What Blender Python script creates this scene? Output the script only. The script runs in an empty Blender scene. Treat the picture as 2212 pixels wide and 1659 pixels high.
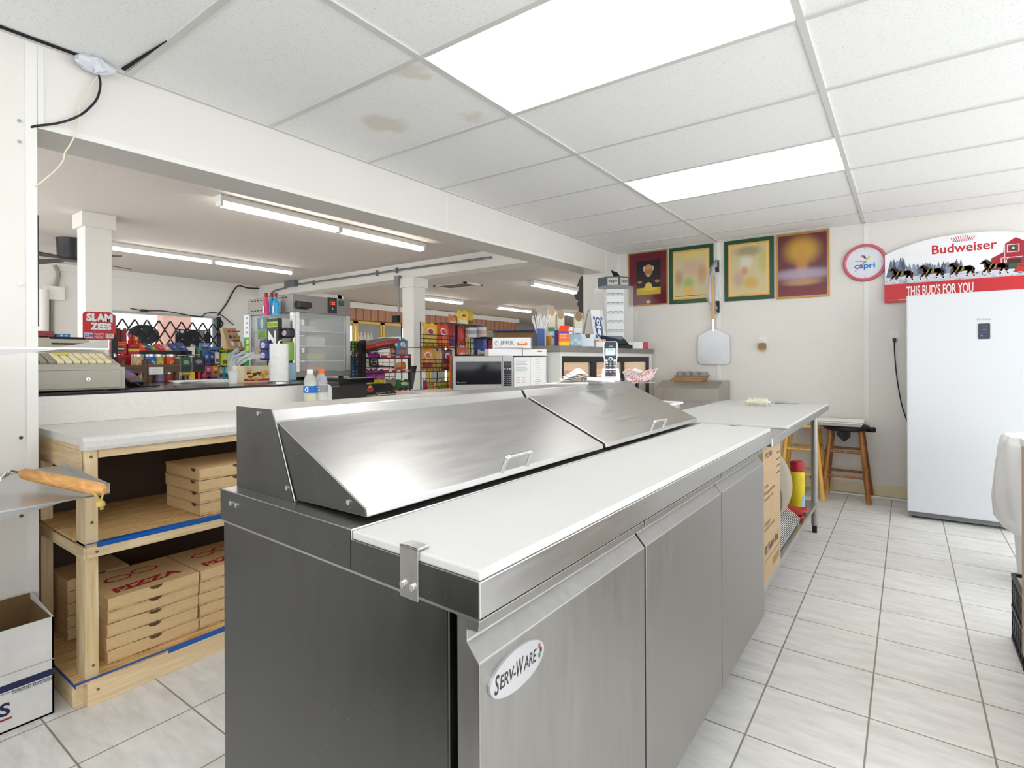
import bpy, bmesh, math, random
from mathutils import Vector, Matrix
S = bpy.context.scene
C = S.collection
random.seed(7)

# ---------------------------------------------------------------- camera
CH, FPX, YAW, ROLL, CX, CY = 1.168, 1178.1, 0.62667, -0.00448, 1106.0, 779.0
Fw = Vector((-math.sin(YAW), math.cos(YAW), 0)); Rt = Vector((math.cos(YAW), math.sin(YAW), 0)); Up0 = Vector((0, 0, 1))
R2 = math.cos(ROLL)*Rt + math.sin(ROLL)*Up0; U2 = R2.cross(Fw)
cam = bpy.data.cameras.new('camera'); cam_o = bpy.data.objects.new('camera', cam); C.objects.link(cam_o)
cam.sensor_fit = 'HORIZONTAL'; cam.sensor_width = 36.0; cam.lens = FPX/2212*36.0
cam.shift_x = 0.0; cam.shift_y = -(829.5-CY)/2212
cam.clip_start = 0.02; cam.clip_end = 100
M = Matrix((( R2.x, U2.x, -Fw.x, 0), (R2.y, U2.y, -Fw.y, 0), (R2.z, U2.z, -Fw.z, CH), (0, 0, 0, 1)))
cam_o.matrix_world = M
S.camera = cam_o

# ---------------------------------------------------------------- world, exposure
W = bpy.data.worlds.new('world'); S.world = W; W.use_nodes = True
W.node_tree.nodes['Background'].inputs[0].default_value = (0.93, 0.97, 1.0, 1)
W.node_tree.nodes['Background'].inputs[1].default_value = 2.5
S.view_settings.view_transform = 'Standard'; S.view_settings.look = 'None'
S.view_settings.gamma = 1.0; S.view_settings.use_curve_mapping = False
S.view_settings.exposure = 0.38
LAMP_NEAR, LAMP_FAR, LAMP_REAR, LAMP_SHOP = 7.4, 5.0, 10.0, 18.0

# ---------------------------------------------------------------- helpers
def ray(px, py): return Fw + R2*((px-CX)/FPX) - U2*((py-CY)/FPX)
EYE = Vector((0, 0, CH))
def at_x(px, py, x): d = ray(px, py); return EYE + d*(x/d.x)      # where a sight line meets the plane x = const
def at_y(px, py, y): d = ray(px, py); return EYE + d*(y/d.y)
def at_z(px, py, z): d = ray(px, py); return EYE + d*((z-CH)/d.z)

def lin(c):
    def g(u):
        u = u/255.0
        return u/12.92 if u <= 0.04045 else ((u+0.055)/1.055)**2.4
    return (g(c[0]), g(c[1]), g(c[2]), 1.0)

MATS = {}
def mat(name, rgb=None, rough=0.5, metal=0.0, var=0.05, scale=9.0, bump=0.0, stretch=(1, 1, 1), emit=0.0, trans=0.0, coat=0.0, alpha=1.0, ior=1.45, rvar=0.0):
    if name in MATS: return MATS[name]
    m = bpy.data.materials.new(name); m.use_nodes = True; MATS[name] = m
    n = m.node_tree.nodes; l = m.node_tree.links; b = n['Principled BSDF']
    b.inputs['Roughness'].default_value = rough; b.inputs['Metallic'].default_value = metal
    b.inputs['IOR'].default_value = ior
    if trans: b.inputs['Transmission Weight'].default_value = trans
    if coat: b.inputs['Coat Weight'].default_value = coat
    if alpha < 1: b.inputs['Alpha'].default_value = alpha
    col = lin(rgb)
    if emit:
        b.inputs['Emission Color'].default_value = col; b.inputs['Emission Strength'].default_value = emit
    tc = n.new('ShaderNodeTexCoord'); mp = n.new('ShaderNodeMapping'); mp.inputs['Scale'].default_value = stretch
    l.new(tc.outputs['Object'], mp.inputs[0])
    nz = n.new('ShaderNodeTexNoise'); nz.inputs['Scale'].default_value = scale; nz.inputs['Detail'].default_value = 5
    l.new(mp.outputs[0], nz.inputs['Vector'])
    mx = n.new('ShaderNodeMix'); mx.data_type = 'RGBA'
    lo = [max(0, c*(1-2*var)) for c in col[:3]]+[1]; hi = [min(1, c*(1+2*var)) for c in col[:3]]+[1]
    mx.inputs[6].default_value = lo; mx.inputs[7].default_value = hi
    l.new(nz.outputs[0], mx.inputs[0]); l.new(mx.outputs[2], b.inputs['Base Color'])
    if rvar:
        mr = n.new('ShaderNodeMapRange'); mr.inputs[3].default_value = max(.02, rough-rvar); mr.inputs[4].default_value = rough+rvar
        l.new(nz.outputs[0], mr.inputs[0]); l.new(mr.outputs[0], b.inputs['Roughness'])
    if bump:
        bp = n.new('ShaderNodeBump'); bp.inputs['Strength'].default_value = bump; bp.inputs['Distance'].default_value = 0.002
        l.new(nz.outputs[0], bp.inputs['Height']); l.new(bp.outputs[0], b.inputs['Normal'])
    return m
def pl(r, g, b, rough=0.45):                                         # plain painted / printed colour
    return mat('print_%02x%02x%02x_%d' % (r, g, b, int(rough*100)), (r, g, b), rough, var=0.03, scale=14)

def frame(o, x, y):                                                  # local frame: x, y in plane, z = normal
    x = Vector(x).normalized(); y = Vector(y); z = x.cross(y).normalized(); y = z.cross(x)
    return Matrix(((x.x, y.x, z.x, o[0]), (x.y, y.y, z.y, o[1]), (x.z, y.z, z.z, o[2]), (0, 0, 0, 1)))
def FX(o): return frame(o, (0, 1, 0), (0, 0, 1))                     # faces +x (towards the kitchen)
def FY(o): return frame(o, (1, 0, 0), (0, 0, 1))                     # faces -y
def FZ(o, a=0.0): return frame(o, (math.cos(a), math.sin(a), 0), (-math.sin(a), math.cos(a), 0))

TXT = {}
def text_mesh(s, bold, shear):
    k = (s, bold, shear)
    if k not in TXT:
        cu = bpy.data.curves.new('t', 'FONT'); cu.body = s; cu.offset = bold; cu.shear = shear; cu.resolution_u = 3; cu.fill_mode = 'FRONT'
        ob = bpy.data.objects.new('t', cu); C.objects.link(ob)
        bpy.context.view_layer.update()
        me = bpy.data.meshes.new_from_object(ob.evaluated_get(bpy.context.evaluated_depsgraph_get()))
        vs = [v.co.copy() for v in me.vertices]; fs = [tuple(p.vertices) for p in me.polygons]
        C.objects.unlink(ob); bpy.data.objects.remove(ob); bpy.data.curves.remove(cu); bpy.data.meshes.remove(me)
        x0 = min(v.x for v in vs); x1 = max(v.x for v in vs); y0 = min(v.y for v in vs); y1 = max(v.y for v in vs)
        TXT[k] = ([((v.x-x0)/(x1-x0), (v.y-y0)/(y1-y0)) for v in vs], fs)
    return TXT[k]

class MB:
    """collects geometry for one mesh object"""
    def __init__(s, fr=None, wf=None): s.pc = []; s.v = []; s.f = []; s.mi = []; s.mats = []; s.fr = fr; s.wf = wf
    def k(s, m):
        if m not in s.mats: s.mats.append(m)
        return s.mats.index(m)
    def add(s, vs, fs, m, fr=None):
        b = len(s.v); i = s.k(m); fr = fr or s.fr
        for p in vs:
            p = Vector(p)
            if fr: p = fr @ p
            if s.wf: p = Vector(s.wf(p))
            s.v.append(p)
        s.pc.append((b, len(s.f)))
        for f in fs: s.f.append([b+q for q in f]); s.mi.append(i)
        return s
    def box(s, a, b, m, fr=None):
        x0, x1 = sorted((a[0], b[0])); y0, y1 = sorted((a[1], b[1])); z0, z1 = sorted((a[2], b[2]))
        vs = [(x0,y0,z0),(x1,y0,z0),(x1,y1,z0),(x0,y1,z0),(x0,y0,z1),(x1,y0,z1),(x1,y1,z1),(x0,y1,z1)]
        return s.add(vs, [(0,3,2,1),(4,5,6,7),(0,1,5,4),(1,2,6,5),(2,3,7,6),(3,0,4,7)], m, fr)
    def hexa(s, vs, m, fr=None):
        return s.add(vs, [(0,3,2,1),(4,5,6,7),(0,1,5,4),(1,2,6,5),(2,3,7,6),(3,0,4,7)], m, fr)
    def poly(s, ps, m, fr=None): return s.add(ps, [tuple(range(len(ps)))], m, fr)
    def prism(s, ps, z0, z1, m, fr=None):                            # outline in local xy, extruded along local z
        n = len(ps); vs = [(p[0], p[1], z0) for p in ps]+[(p[0], p[1], z1) for p in ps]
        fs = [tuple(range(n-1, -1, -1)), tuple(range(n, 2*n))]+[(i, (i+1) % n, n+(i+1) % n, n+i) for i in range(n)]
        return s.add(vs, fs, m, fr)
    def cyl(s, p, q, r, m, r2=None, n=16, cap=True, fr=None):
        p = Vector(p); q = Vector(q); d = (q-p).normalized(); a = d.orthogonal().normalized(); b = d.cross(a); r2 = r if r2 is None else r2
        vs = []
        for c, rr in ((p, r), (q, r2)):
            for i in range(n):
                t = 2*math.pi*i/n; vs.append(c+a*math.cos(t)*rr+b*math.sin(t)*rr)
        fs = [(i, (i+1) % n, n+(i+1) % n, n+i) for i in range(n)]
        if cap: fs += [tuple(range(n-1, -1, -1)), tuple(range(n, 2*n))]
        return s.add(vs, fs, m, fr)
    def lathe(s, o, prof, m, n=20, sx=1.0, sy=1.0, fr=None, cap=True):         # profile of (radius, z) about a vertical axis
        vs = []; fs = []; o = Vector(o)
        for r, z in prof:
            for i in range(n):
                t = 2*math.pi*i/n; vs.append(o+Vector((r*sx*math.cos(t), r*sy*math.sin(t), z)))
        for j in range(len(prof)-1):
            for i in range(n): fs.append((j*n+i, j*n+(i+1) % n, (j+1)*n+(i+1) % n, (j+1)*n+i))
        if cap and prof[0][0] > 1e-6: fs.append(tuple(range(n-1, -1, -1)))
        if cap and prof[-1][0] > 1e-6: fs.append(tuple(range((len(prof)-1)*n, len(prof)*n)))
        return s.add(vs, fs, m, fr)
    def tube(s, pts, r, m, n=8, fr=None, closed=False):
        pts = [Vector(p) for p in pts]; vs = []; fs = []; L = len(pts); up = None
        for i, p in enumerate(pts):
            d = (pts[(i+1) % L if closed else min(i+1, L-1)]-pts[(i-1) % L if closed else max(i-1, 0)]).normalized()
            if up is None: up = d.orthogonal().normalized()
            a = (up-d*up.dot(d)).normalized(); up = a; b = d.cross(a); rr = r[i] if isinstance(r, (list, tuple)) else r
            for k in range(n):
                t = 2*math.pi*k/n; vs.append(p+a*math.cos(t)*rr+b*math.sin(t)*rr)
        for i in range(L if closed else L-1):
            for k in range(n): fs.append((i*n+k, i*n+(k+1) % n, ((i+1) % L)*n+(k+1) % n, ((i+1) % L)*n+k))
        if not closed: fs += [tuple(range(n-1, -1, -1)), tuple(range((L-1)*n, L*n))]
        return s.add(vs, fs, m, fr)
    def grid(s, fn, nu, nv, m, fr=None):
        vs = [fn(i/nu, j/nv) for j in range(nv+1) for i in range(nu+1)]
        fs = [(j*(nu+1)+i, j*(nu+1)+i+1, (j+1)*(nu+1)+i+1, (j+1)*(nu+1)+i) for j in range(nv) for i in range(nu)]
        return s.add(vs, fs, m, fr)
    def rect(s, x0, y0, x1, y1, m, z=0.0008, fr=None): return s.add([(x0,y0,z),(x1,y0,z),(x1,y1,z),(x0,y1,z)], [(0,1,2,3)], m, fr)
    def disc(s, x, y, rx, ry, m, z=0.0009, n=28, fr=None, r0=0.0):
        o = [(x+rx*math.cos(2*math.pi*i/n), y+ry*math.sin(2*math.pi*i/n), z) for i in range(n)]
        if not r0: return s.add(o, [tuple(range(n))], m, fr)
        q = [(x+rx*r0*math.cos(2*math.pi*i/n), y+ry*r0*math.sin(2*math.pi*i/n), z) for i in range(n)]
        return s.add(o+q, [(i, (i+1) % n, n+(i+1) % n, n+i) for i in range(n)], m, fr)
    def text(s, t, x, y, w, h, m, z=0.0012, fr=None, bold=0.0, shear=0.0, fn=None):   # lettering fitted into a w x h box at (x, y)
        vs, fs = text_mesh(t, bold, shear)
        pts = [(x+a*w, y+b*h) for a, b in vs]
        if fn: pts = [fn(p) for p in pts]
        return s.add([(p[0], p[1], z) for p in pts], fs, m, fr)

BASE = {}
EACH = {'screw', 'foot', 'tube_holder', 'upright', 'slat', 'rib', 'vent_slot', 'rivet', 'hand', 'prong', 'curled_page', 'clear_bag'}   # one object per piece
def build(name, mb, parent=None, *a, **k):
    if name in EACH and len(mb.pc) > 1:
        o = None; ends = mb.pc[1:]+[(len(mb.v), len(mb.f))]
        for (v0, f0), (v1, f1) in zip(mb.pc, ends):
            q = MB(); q.v = mb.v[v0:v1]; q.f = [[i-v0 for i in f] for f in mb.f[f0:f1]]; q.mi = mb.mi[f0:f1]; q.mats = mb.mats
            o = build1(name, q, parent, *a, **k)
        return o
    return build1(name, mb, parent, *a, **k)
def build1(name, mb, parent=None, bev=0.0, smooth=False, base=None, label=None):
    base = BASE[parent.name] if parent is not None else (Vector(base) if base is not None else None)
    if base is None:
        xs = [v.x for v in mb.v]; ys = [v.y for v in mb.v]; zs = [v.z for v in mb.v]
        base = Vector(((min(xs)+max(xs))/2, (min(ys)+max(ys))/2, min(zs)))
    me = bpy.data.meshes.new(name)
    me.from_pydata([v-base for v in mb.v], [], mb.f)
    for m in mb.mats: me.materials.append(m)
    for p, i in zip(me.polygons, mb.mi): p.material_index = i
    bm = bmesh.new(); bm.from_mesh(me); bmesh.ops.recalc_face_normals(bm, faces=[f for f in bm.faces if all(len(e.link_faces) == 2 for e in f.edges)]); bm.to_mesh(me); bm.free()
    me.update()
    if smooth:
        for p in me.polygons: p.use_smooth = True
        try: me.set_sharp_from_angle(angle=math.radians(38))
        except Exception: pass
    o = bpy.data.objects.new(name, me); C.objects.link(o)
    if parent is not None: o.parent = parent
    else: o.location = base
    BASE[o.name] = base
    if bev:
        b = o.modifiers.new('bevel', 'BEVEL'); b.width = bev; b.segments = 2; b.limit_method = 'ANGLE'; b.angle_limit = math.radians(40); b.use_clamp_overlap = True
    if label: o['label'] = label
    return o
def struct(name, mb, parent=None, bev=0.0, base=None):
    o = build(name, mb, parent, bev, base=base)
    if parent is None: o['kind'] = 'structure'
    return o
def thing(name, loc, label, cat, group=None):
    o = bpy.data.objects.new(name, None); C.objects.link(o); o.location = loc; o.empty_display_size = 0.05
    BASE[o.name] = Vector(loc); o['label'] = label; o['category'] = cat
    if group: o['group'] = group
    return o
def solo(name, mb, label, cat, group=None, bev=0.0, smooth=False, kind=None):
    o = build(name, mb, None, bev, smooth); o['label'] = label; o['category'] = cat
    if group: o['group'] = group
    if kind: o['kind'] = kind
    return o
def dup(root, loc, rz=None, label=None, group=None):
    r = root.copy(); C.objects.link(r); r.location = loc; BASE[r.name] = Vector(loc)
    if rz is not None: r.rotation_euler = (0, 0, rz)
    if label: r['label'] = label
    if group: r['group'] = group
    for ch in list(root.children):
        c = ch.copy(); C.objects.link(c); c.parent = r
        for g in list(ch.children):
            d = g.copy(); C.objects.link(d); d.parent = c
    return r
def rrect(w, h, r, n=4, x=0.0, y=0.0):                               # rounded rectangle outline, centred
    out = []
    for cx, cy, a in ((w/2-r, h/2-r, 0), (-w/2+r, h/2-r, 90), (-w/2+r, -h/2+r, 180), (w/2-r, -h/2+r, 270)):
        for i in range(n+1):
            t = math.radians(a+90*i/n); out.append((x+cx+r*math.cos(t), y+cy+r*math.sin(t)))
    return out
def curve_pts(ps, n=8):                                              # Catmull-Rom through points
    ps = [Vector(p) for p in ps]; q = [ps[0]*2-ps[1]]+ps+[ps[-1]*2-ps[-2]]; out = []
    for i in range(1, len(q)-2):
        for k in range(n):
            t = k/n; a, b, c, d = q[i-1], q[i], q[i+1], q[i+2]
            out.append(0.5*((2*b)+(c-a)*t+(2*a-5*b+4*c-d)*t*t+(3*b-a-3*c+d)*t**3))
    out.append(ps[-1]); return out

# ---------------------------------------------------------------- materials
def nodes(m): return m.node_tree.nodes, m.node_tree.links, m.node_tree.nodes['Principled BSDF']
WHITE = mat('white_paint', (226, 223, 217), 0.5, var=0.015, scale=3)
FRP = mat('cream_wall_panel', (226, 222, 215), 0.38, var=0.02, scale=2.5, bump=0.05)
TRIMW = mat('white_plastic_trim', (232, 230, 224), 0.35, var=0.01)
STEEL = mat('brushed_steel', (190, 189, 187), 0.30, 1.0, var=0.05, scale=5, stretch=(14, 1.2, 14), rvar=0.06)
STEELD = mat('satin_steel_door', (160, 158, 155), 0.40, 1.0, var=0.07, scale=7, stretch=(9, 9, 1.2), rvar=0.08)
STEELE = mat('steel_dark_reflection', (104, 104, 103), 0.36, 1.0, var=0.12, scale=3.5, stretch=(5, 5, 1.4), rvar=0.12)  # base colour darkened to stand for a dim reflection on the end faces
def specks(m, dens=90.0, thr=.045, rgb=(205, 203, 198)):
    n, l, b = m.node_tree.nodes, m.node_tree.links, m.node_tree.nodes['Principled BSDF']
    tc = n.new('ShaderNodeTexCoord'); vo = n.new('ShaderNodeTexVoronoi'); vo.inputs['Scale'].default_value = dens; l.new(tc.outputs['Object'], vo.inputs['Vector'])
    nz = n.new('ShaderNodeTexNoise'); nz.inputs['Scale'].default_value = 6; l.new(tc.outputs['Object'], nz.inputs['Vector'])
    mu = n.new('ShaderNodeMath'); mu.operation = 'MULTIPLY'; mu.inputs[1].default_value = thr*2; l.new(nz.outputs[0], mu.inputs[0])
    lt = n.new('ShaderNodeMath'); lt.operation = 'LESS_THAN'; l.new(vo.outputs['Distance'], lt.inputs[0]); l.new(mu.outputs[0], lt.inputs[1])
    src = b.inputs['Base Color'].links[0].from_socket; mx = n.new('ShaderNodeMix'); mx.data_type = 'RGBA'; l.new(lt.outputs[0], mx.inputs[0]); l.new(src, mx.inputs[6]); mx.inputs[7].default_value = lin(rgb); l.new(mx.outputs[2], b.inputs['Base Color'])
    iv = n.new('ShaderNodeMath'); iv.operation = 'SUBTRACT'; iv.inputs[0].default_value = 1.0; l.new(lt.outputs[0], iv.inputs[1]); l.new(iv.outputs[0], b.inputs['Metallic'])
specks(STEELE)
CHROME = mat('polished_metal', (215, 215, 215), 0.14, 1.0, var=0.02)
BLACK = mat('black_plastic', (22, 23, 25), 0.42, var=0.1)
DARK = mat('dark_gap', (14, 14, 15), 0.8, var=0.1)
BLKMET = mat('black_metal', (26, 26, 28), 0.45, 0.3, var=0.1)
HDPE = mat('white_cutting_board', (200, 200, 197), 0.48, var=0.012, scale=4)
WHITEP = mat('white_plastic', (236, 236, 236), 0.35, var=0.01)
APPL = mat('white_enamel', (212, 214, 217), 0.28, var=0.008, scale=2)
PAPER = mat('white_paper', (240, 239, 236), 0.8, var=0.02)
CARD = mat('brown_cardboard', (184, 157, 120), 0.8, var=0.05, scale=30)
CARDD = mat('dark_cardboard', (120, 92, 58), 0.85, var=0.08, scale=20)
GLASS = mat('clear_glass', (250, 252, 252), 0.03, trans=1.0, var=0.0)
CLEAR = mat('clear_acrylic', (236, 240, 240), 0.08, var=0.0, alpha=0.22)
FILM = mat('clear_film', (235, 236, 238), 0.15, var=0.0, alpha=0.35)
GREYP = mat('grey_putty_plastic', (178, 173, 158), 0.5, var=0.03)
RED = pl(196, 22, 32); 

def wood_mat(name, a, b, sc=1.0, axis=1, rough=0.6, dens=7.0):
    m = bpy.data.materials.new(name); m.use_nodes = True; MATS[name] = m; n, l, p = nodes(m)
    tc = n.new('ShaderNodeTexCoord'); mp = n.new('ShaderNodeMapping'); st = [14*sc]*3; st[axis] = 1.1*sc; mp.inputs['Scale'].default_value = st
    l.new(tc.outputs['Object'], mp.inputs[0])
    nz = n.new('ShaderNodeTexNoise'); nz.inputs['Scale'].default_value = dens; nz.inputs['Detail'].default_value = 6; nz.inputs['Distortion'].default_value = 1.2
    l.new(mp.outputs[0], nz.inputs['Vector'])
    cr = n.new('ShaderNodeValToRGB'); cr.color_ramp.elements[0].position = 0.33; cr.color_ramp.elements[1].position = 0.68
    cr.color_ramp.elements[0].color = lin(a); cr.color_ramp.elements[1].color = lin(b)
    l.new(nz.outputs[0], cr.inputs[0]); l.new(cr.outputs[0], p.inputs['Base Color']); p.inputs['Roughness'].default_value = rough
    return m
PINEY = wood_mat('pine_along_y', (216, 186, 138), (240, 218, 178), 0.35, 1)
PINEX = wood_mat('pine_along_x', (208, 178, 132), (234, 212, 172), 0.35, 0)
PINEZ = wood_mat('pine_upright', (214, 184, 134), (242, 220, 180), 0.35, 2)
OSB = wood_mat('strand_board', (190, 148, 92), (240, 206, 146), 1.6, 1, 0.7, 4.0)
OAK = wood_mat('stained_oak', (120, 72, 28), (176, 116, 56), 0.5, 2, 0.45)
MAPLE = wood_mat('yellow_wood', (206, 150, 60), (232, 186, 96), 0.5, 2, 0.45)
BROWNW = wood_mat('brown_crate_wood', (74, 52, 36), (112, 82, 58), 0.5, 1, 0.6)
PEELX = wood_mat('handle_wood_long', (190, 132, 66), (224, 172, 106), 0.5, 0, 0.5)
PEEL = wood_mat('handle_wood', (196, 140, 74), (228, 180, 116), 0.5, 2, 0.5)
# ================================================================ the setting
HC, WY, BX = 2.335, 5.57, -2.575; Y0 = -1.7 #         # ceiling height, back wall, partition plane
def floor_mat():
    m = bpy.data.materials.new('grey_floor_tile'); m.use_nodes = True; n, l, p = nodes(m)
    g = n.new('ShaderNodeNewGeometry'); mp = n.new('ShaderNodeMapping'); mp.inputs['Location'].default_value = (0.104, -2.43+0.0, 0)
    l.new(g.outputs['Position'], mp.inputs[0])
    br = n.new('ShaderNodeTexBrick'); br.offset = 0.0; br.squash = 1.0
    br.inputs['Scale'].default_value = 1.0; br.inputs['Brick Width'].default_value = 0.3089; br.inputs['Row Height'].default_value = 0.3150
    br.inputs['Mortar Size'].default_value = 0.0032; br.inputs['Mortar Smooth'].default_value = 0.3; br.inputs['Bias'].default_value = 0
    br.inputs['Color1'].default_value = lin((236, 234, 230)); br.inputs['Color2'].default_value = lin((228, 226, 222)); br.inputs['Mortar'].default_value = lin((148, 142, 130))
    l.new(mp.outputs[0], br.inputs['Vector'])
    m2 = n.new('ShaderNodeMapping'); m2.inputs['Scale'].default_value = (1.2, 4.5, 1); m2.inputs['Rotation'].default_value = (0, 0, 0.5)
    l.new(g.outputs['Position'], m2.inputs[0])
    nz = n.new('ShaderNodeTexNoise'); nz.inputs['Scale'].default_value = 5; nz.inputs['Detail'].default_value = 8; nz.inputs['Roughness'].default_value = 0.65
    l.new(m2.outputs[0], nz.inputs['Vector'])
    cr = n.new('ShaderNodeValToRGB'); cr.color_ramp.elements[0].position = 0.3; cr.color_ramp.elements[1].position = 0.62
    cr.color_ramp.elements[0].color = (0.80, 0.795, 0.785, 1); cr.color_ramp.elements[1].color = (1, 1, 1, 1)
    l.new(nz.outputs[0], cr.inputs[0])
    mx = n.new('ShaderNodeMix'); mx.data_type = 'RGBA'; mx.blend_type = 'MULTIPLY'; mx.inputs[0].default_value = 1
    l.new(br.outputs[0], mx.inputs[6]); l.new(cr.outputs[0], mx.inputs[7]); l.new(mx.outputs[2], p.inputs['Base Color'])
    p.inputs['Roughness'].default_value = 0.42
    bp = n.new('ShaderNodeBump'); bp.inputs['Strength'].default_value = 0.35; bp.inputs['Distance'].default_value = 0.002; bp.invert = True
    l.new(br.outputs[1], bp.inputs['Height']); l.new(bp.outputs[0], p.inputs['Normal'])
    return m
def ceil_mat():
    m = bpy.data.materials.new('white_ceiling_board'); m.use_nodes = True; n, l, p = nodes(m)
    g = n.new('ShaderNodeNewGeometry')
    nz = n.new('ShaderNodeTexNoise'); nz.inputs['Scale'].default_value = 260; nz.inputs['Detail'].default_value = 3
    l.new(g.outputs['Position'], nz.inputs['Vector'])
    cr = n.new('ShaderNodeValToRGB'); cr.color_ramp.elements[0].position = 0.30; cr.color_ramp.elements[1].position = 0.40
    cr.color_ramp.elements[0].color = lin((206, 205, 202)); cr.color_ramp.elements[1].color = lin((244, 244, 243))
    l.new(nz.outputs[0], cr.inputs[0]); last = cr.outputs[0]
    n2 = n.new('ShaderNodeTexNoise'); n2.inputs['Scale'].default_value = 7; l.new(g.outputs['Position'], n2.inputs['Vector'])
    for (x, y, r) in ((-1.72, 2.02, .10), (-1.62, 1.55, .07), (-2.1, 1.82, .13), (-1.75, 2.2, .05)):   # old water marks
        d = n.new('ShaderNodeVectorMath'); d.operation = 'DISTANCE'; d.inputs[1].default_value = (x, y, HC)
        l.new(g.outputs['Position'], d.inputs[0])
        ad = n.new('ShaderNodeMath'); ad.operation = 'MULTIPLY_ADD'; l.new(n2.outputs[0], ad.inputs[0]); ad.inputs[1].default_value = 0.25; l.new(d.outputs['Value'], ad.inputs[2])
        r2 = n.new('ShaderNodeMapRange'); r2.inputs[1].default_value = r*0.4+0.12; r2.inputs[2].default_value = r+0.12; r2.inputs[3].default_value = 0.5; r2.inputs[4].default_value = 0
        l.new(ad.outputs[0], r2.inputs[0])
        mx = n.new('ShaderNodeMix'); mx.data_type = 'RGBA'; l.new(r2.outputs[0], mx.inputs[0]); l.new(last, mx.inputs[6]); mx.inputs[7].default_value = lin((214, 200, 176)); last = mx.outputs[2]
    l.new(last, p.inputs['Base Color']); p.inputs['Roughness'].default_value = 0.85
    bp = n.new('ShaderNodeBump'); bp.inputs['Strength'].default_value = 0.25; bp.inputs['Distance'].default_value = 0.003
    l.new(nz.outputs[0], bp.inputs['Height']); l.new(bp.outputs[0], p.inputs['Normal'])
    return m
FLOOR = floor_mat(); CEIL = ceil_mat()
X1 = 2.4
struct('floor', MB().box((-12.6, -3, -0.1), (X1+.1, 19, 0), FLOOR), base=(0, 0, 0))

# drop ceiling: boards between real T bars, openings left for the two light fixtures
TX = [-2.575, -1.515, -0.292, 0.93, 2.15]                            # lines running along y
TY0, TP = 0.885, 0.6115                                              # first cross line, pitch
TY = [TY0+TP*i for i in range(-6, 9)]                                # ... 5.4 m
TYc = [y for y in TY if y < WY-0.05]
cb = MB()
ys = [Y0]+TYc+[WY]; xs = TX+[X1]
LIGHT_CELLS = []
def find(y): return min(range(len(ys)), key=lambda i: abs(ys[i]-y))
i_near = find(1.4965); i_far = find(3.331)
lit = [(1, i_near), (1, i_far), (2, find(-0.95)), (1, find(-0.95))]  # last two are unseen rear lights, strengthened to brighten the left floor
for i in range(len(xs)-1):
    for j in range(len(ys)-1):
        if (i, j) in lit: continue
        cb.box((xs[i], ys[j], HC+0.006), (xs[i+1], ys[j+1], HC+0.022), CEIL)
struct('ceiling', cb, base=(0, 0, HC))
tb = MB(); TBAR = mat('grey_white_t_bar', (212, 211, 208), 0.4, var=0.01)
for x in TX[1:]: tb.box((x-0.0125, Y0, HC-0.001), (x+0.0125, WY, HC+0.006), TBAR)
for y in TYc: tb.box((BX, y-0.0125, HC), (X1, y+0.0125, HC+0.006), TBAR)
tb.box((BX, Y0, HC-0.001), (BX+0.02, WY, HC+0.006), TBAR); tb.box((BX, WY-0.02, HC-0.001), (X1, WY, HC+0.006), TBAR)
struct('trim_1', tb, base=(0, 0, HC))

# recessed light fixtures: a white pan, two tubes' glow behind a ribbed lens
def lens_mat(name, y0, y1, k):
    m = bpy.data.materials.new(name); m.use_nodes = True; n, l, p = nodes(m)
    g = n.new('ShaderNodeNewGeometry'); sp = n.new('ShaderNodeSeparateXYZ'); l.new(g.outputs['Position'], sp.inputs[0])
    mr = n.new('ShaderNodeMapRange'); mr.inputs[1].default_value = y0; mr.inputs[2].default_value = y1; l.new(sp.outputs[1], mr.inputs[0])
    cr = n.new('ShaderNodeValToRGB'); e = cr.color_ramp; e.elements[0].position = 0.0; e.elements[1].position = 1.0
    e.elements[0].color = (.135, .135, .135, 1); e.elements[1].color = (.135, .135, .135, 1)
    for pos, v in ((.10, .10), (.20, .11), (.34, 1.0), (.44, .24), (.56, .24), (.66, 1.0), (.80, .11), (.90, .10)):
        q = e.elements.new(pos); q.color = (v, v, v, 1)
    l.new(mr.outputs[0], cr.inputs[0])
    mu = n.new('ShaderNodeMath'); mu.operation = 'MULTIPLY'; mu.inputs[1].default_value = k; l.new(cr.outputs[0], mu.inputs[0])
    sx_ = n.new('ShaderNodeMath'); sx_.operation = 'MULTIPLY'; sx_.inputs[1].default_value = 520.0; l.new(sp.outputs[0], sx_.inputs[0])
    sn = n.new('ShaderNodeMath'); sn.operation = 'SINE'; l.new(sx_.outputs[0], sn.inputs[0])
    rb = n.new('ShaderNodeMath'); rb.operation = 'MULTIPLY_ADD'; rb.inputs[1].default_value = 0.13; rb.inputs[2].default_value = 1.0; l.new(sn.outputs[0], rb.inputs[0])
    m3 = n.new('ShaderNodeMath'); m3.operation = 'MULTIPLY'; l.new(mu.outputs[0], m3.inputs[0]); l.new(rb.outputs[0], m3.inputs[1]); mu = m3
    p.inputs['Emission Color'].default_value = (1.0, 0.99, 0.98, 1); l.new(mu.outputs[0], p.inputs['Emission Strength'])
    p.inputs['Base Color'].default_value = (0.8, 0.8, 0.8, 1); p.inputs['Roughness'].default_value = 0.3
    vo = n.new('ShaderNodeTexVoronoi'); vo.inputs['Scale'].default_value = 140; vo.distance = 'CHEBYCHEV'; vo.inputs['Randomness'].default_value = 0.0
    l.new(g.outputs['Position'], vo.inputs['Vector']); bp = n.new('ShaderNodeBump'); bp.inputs['Strength'].default_value = 0.4; bp.inputs['Distance'].default_value = 0.003
    l.new(vo.outputs[0], bp.inputs['Height']); l.new(bp.outputs[0], p.inputs['Normal'])
    return m
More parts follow.
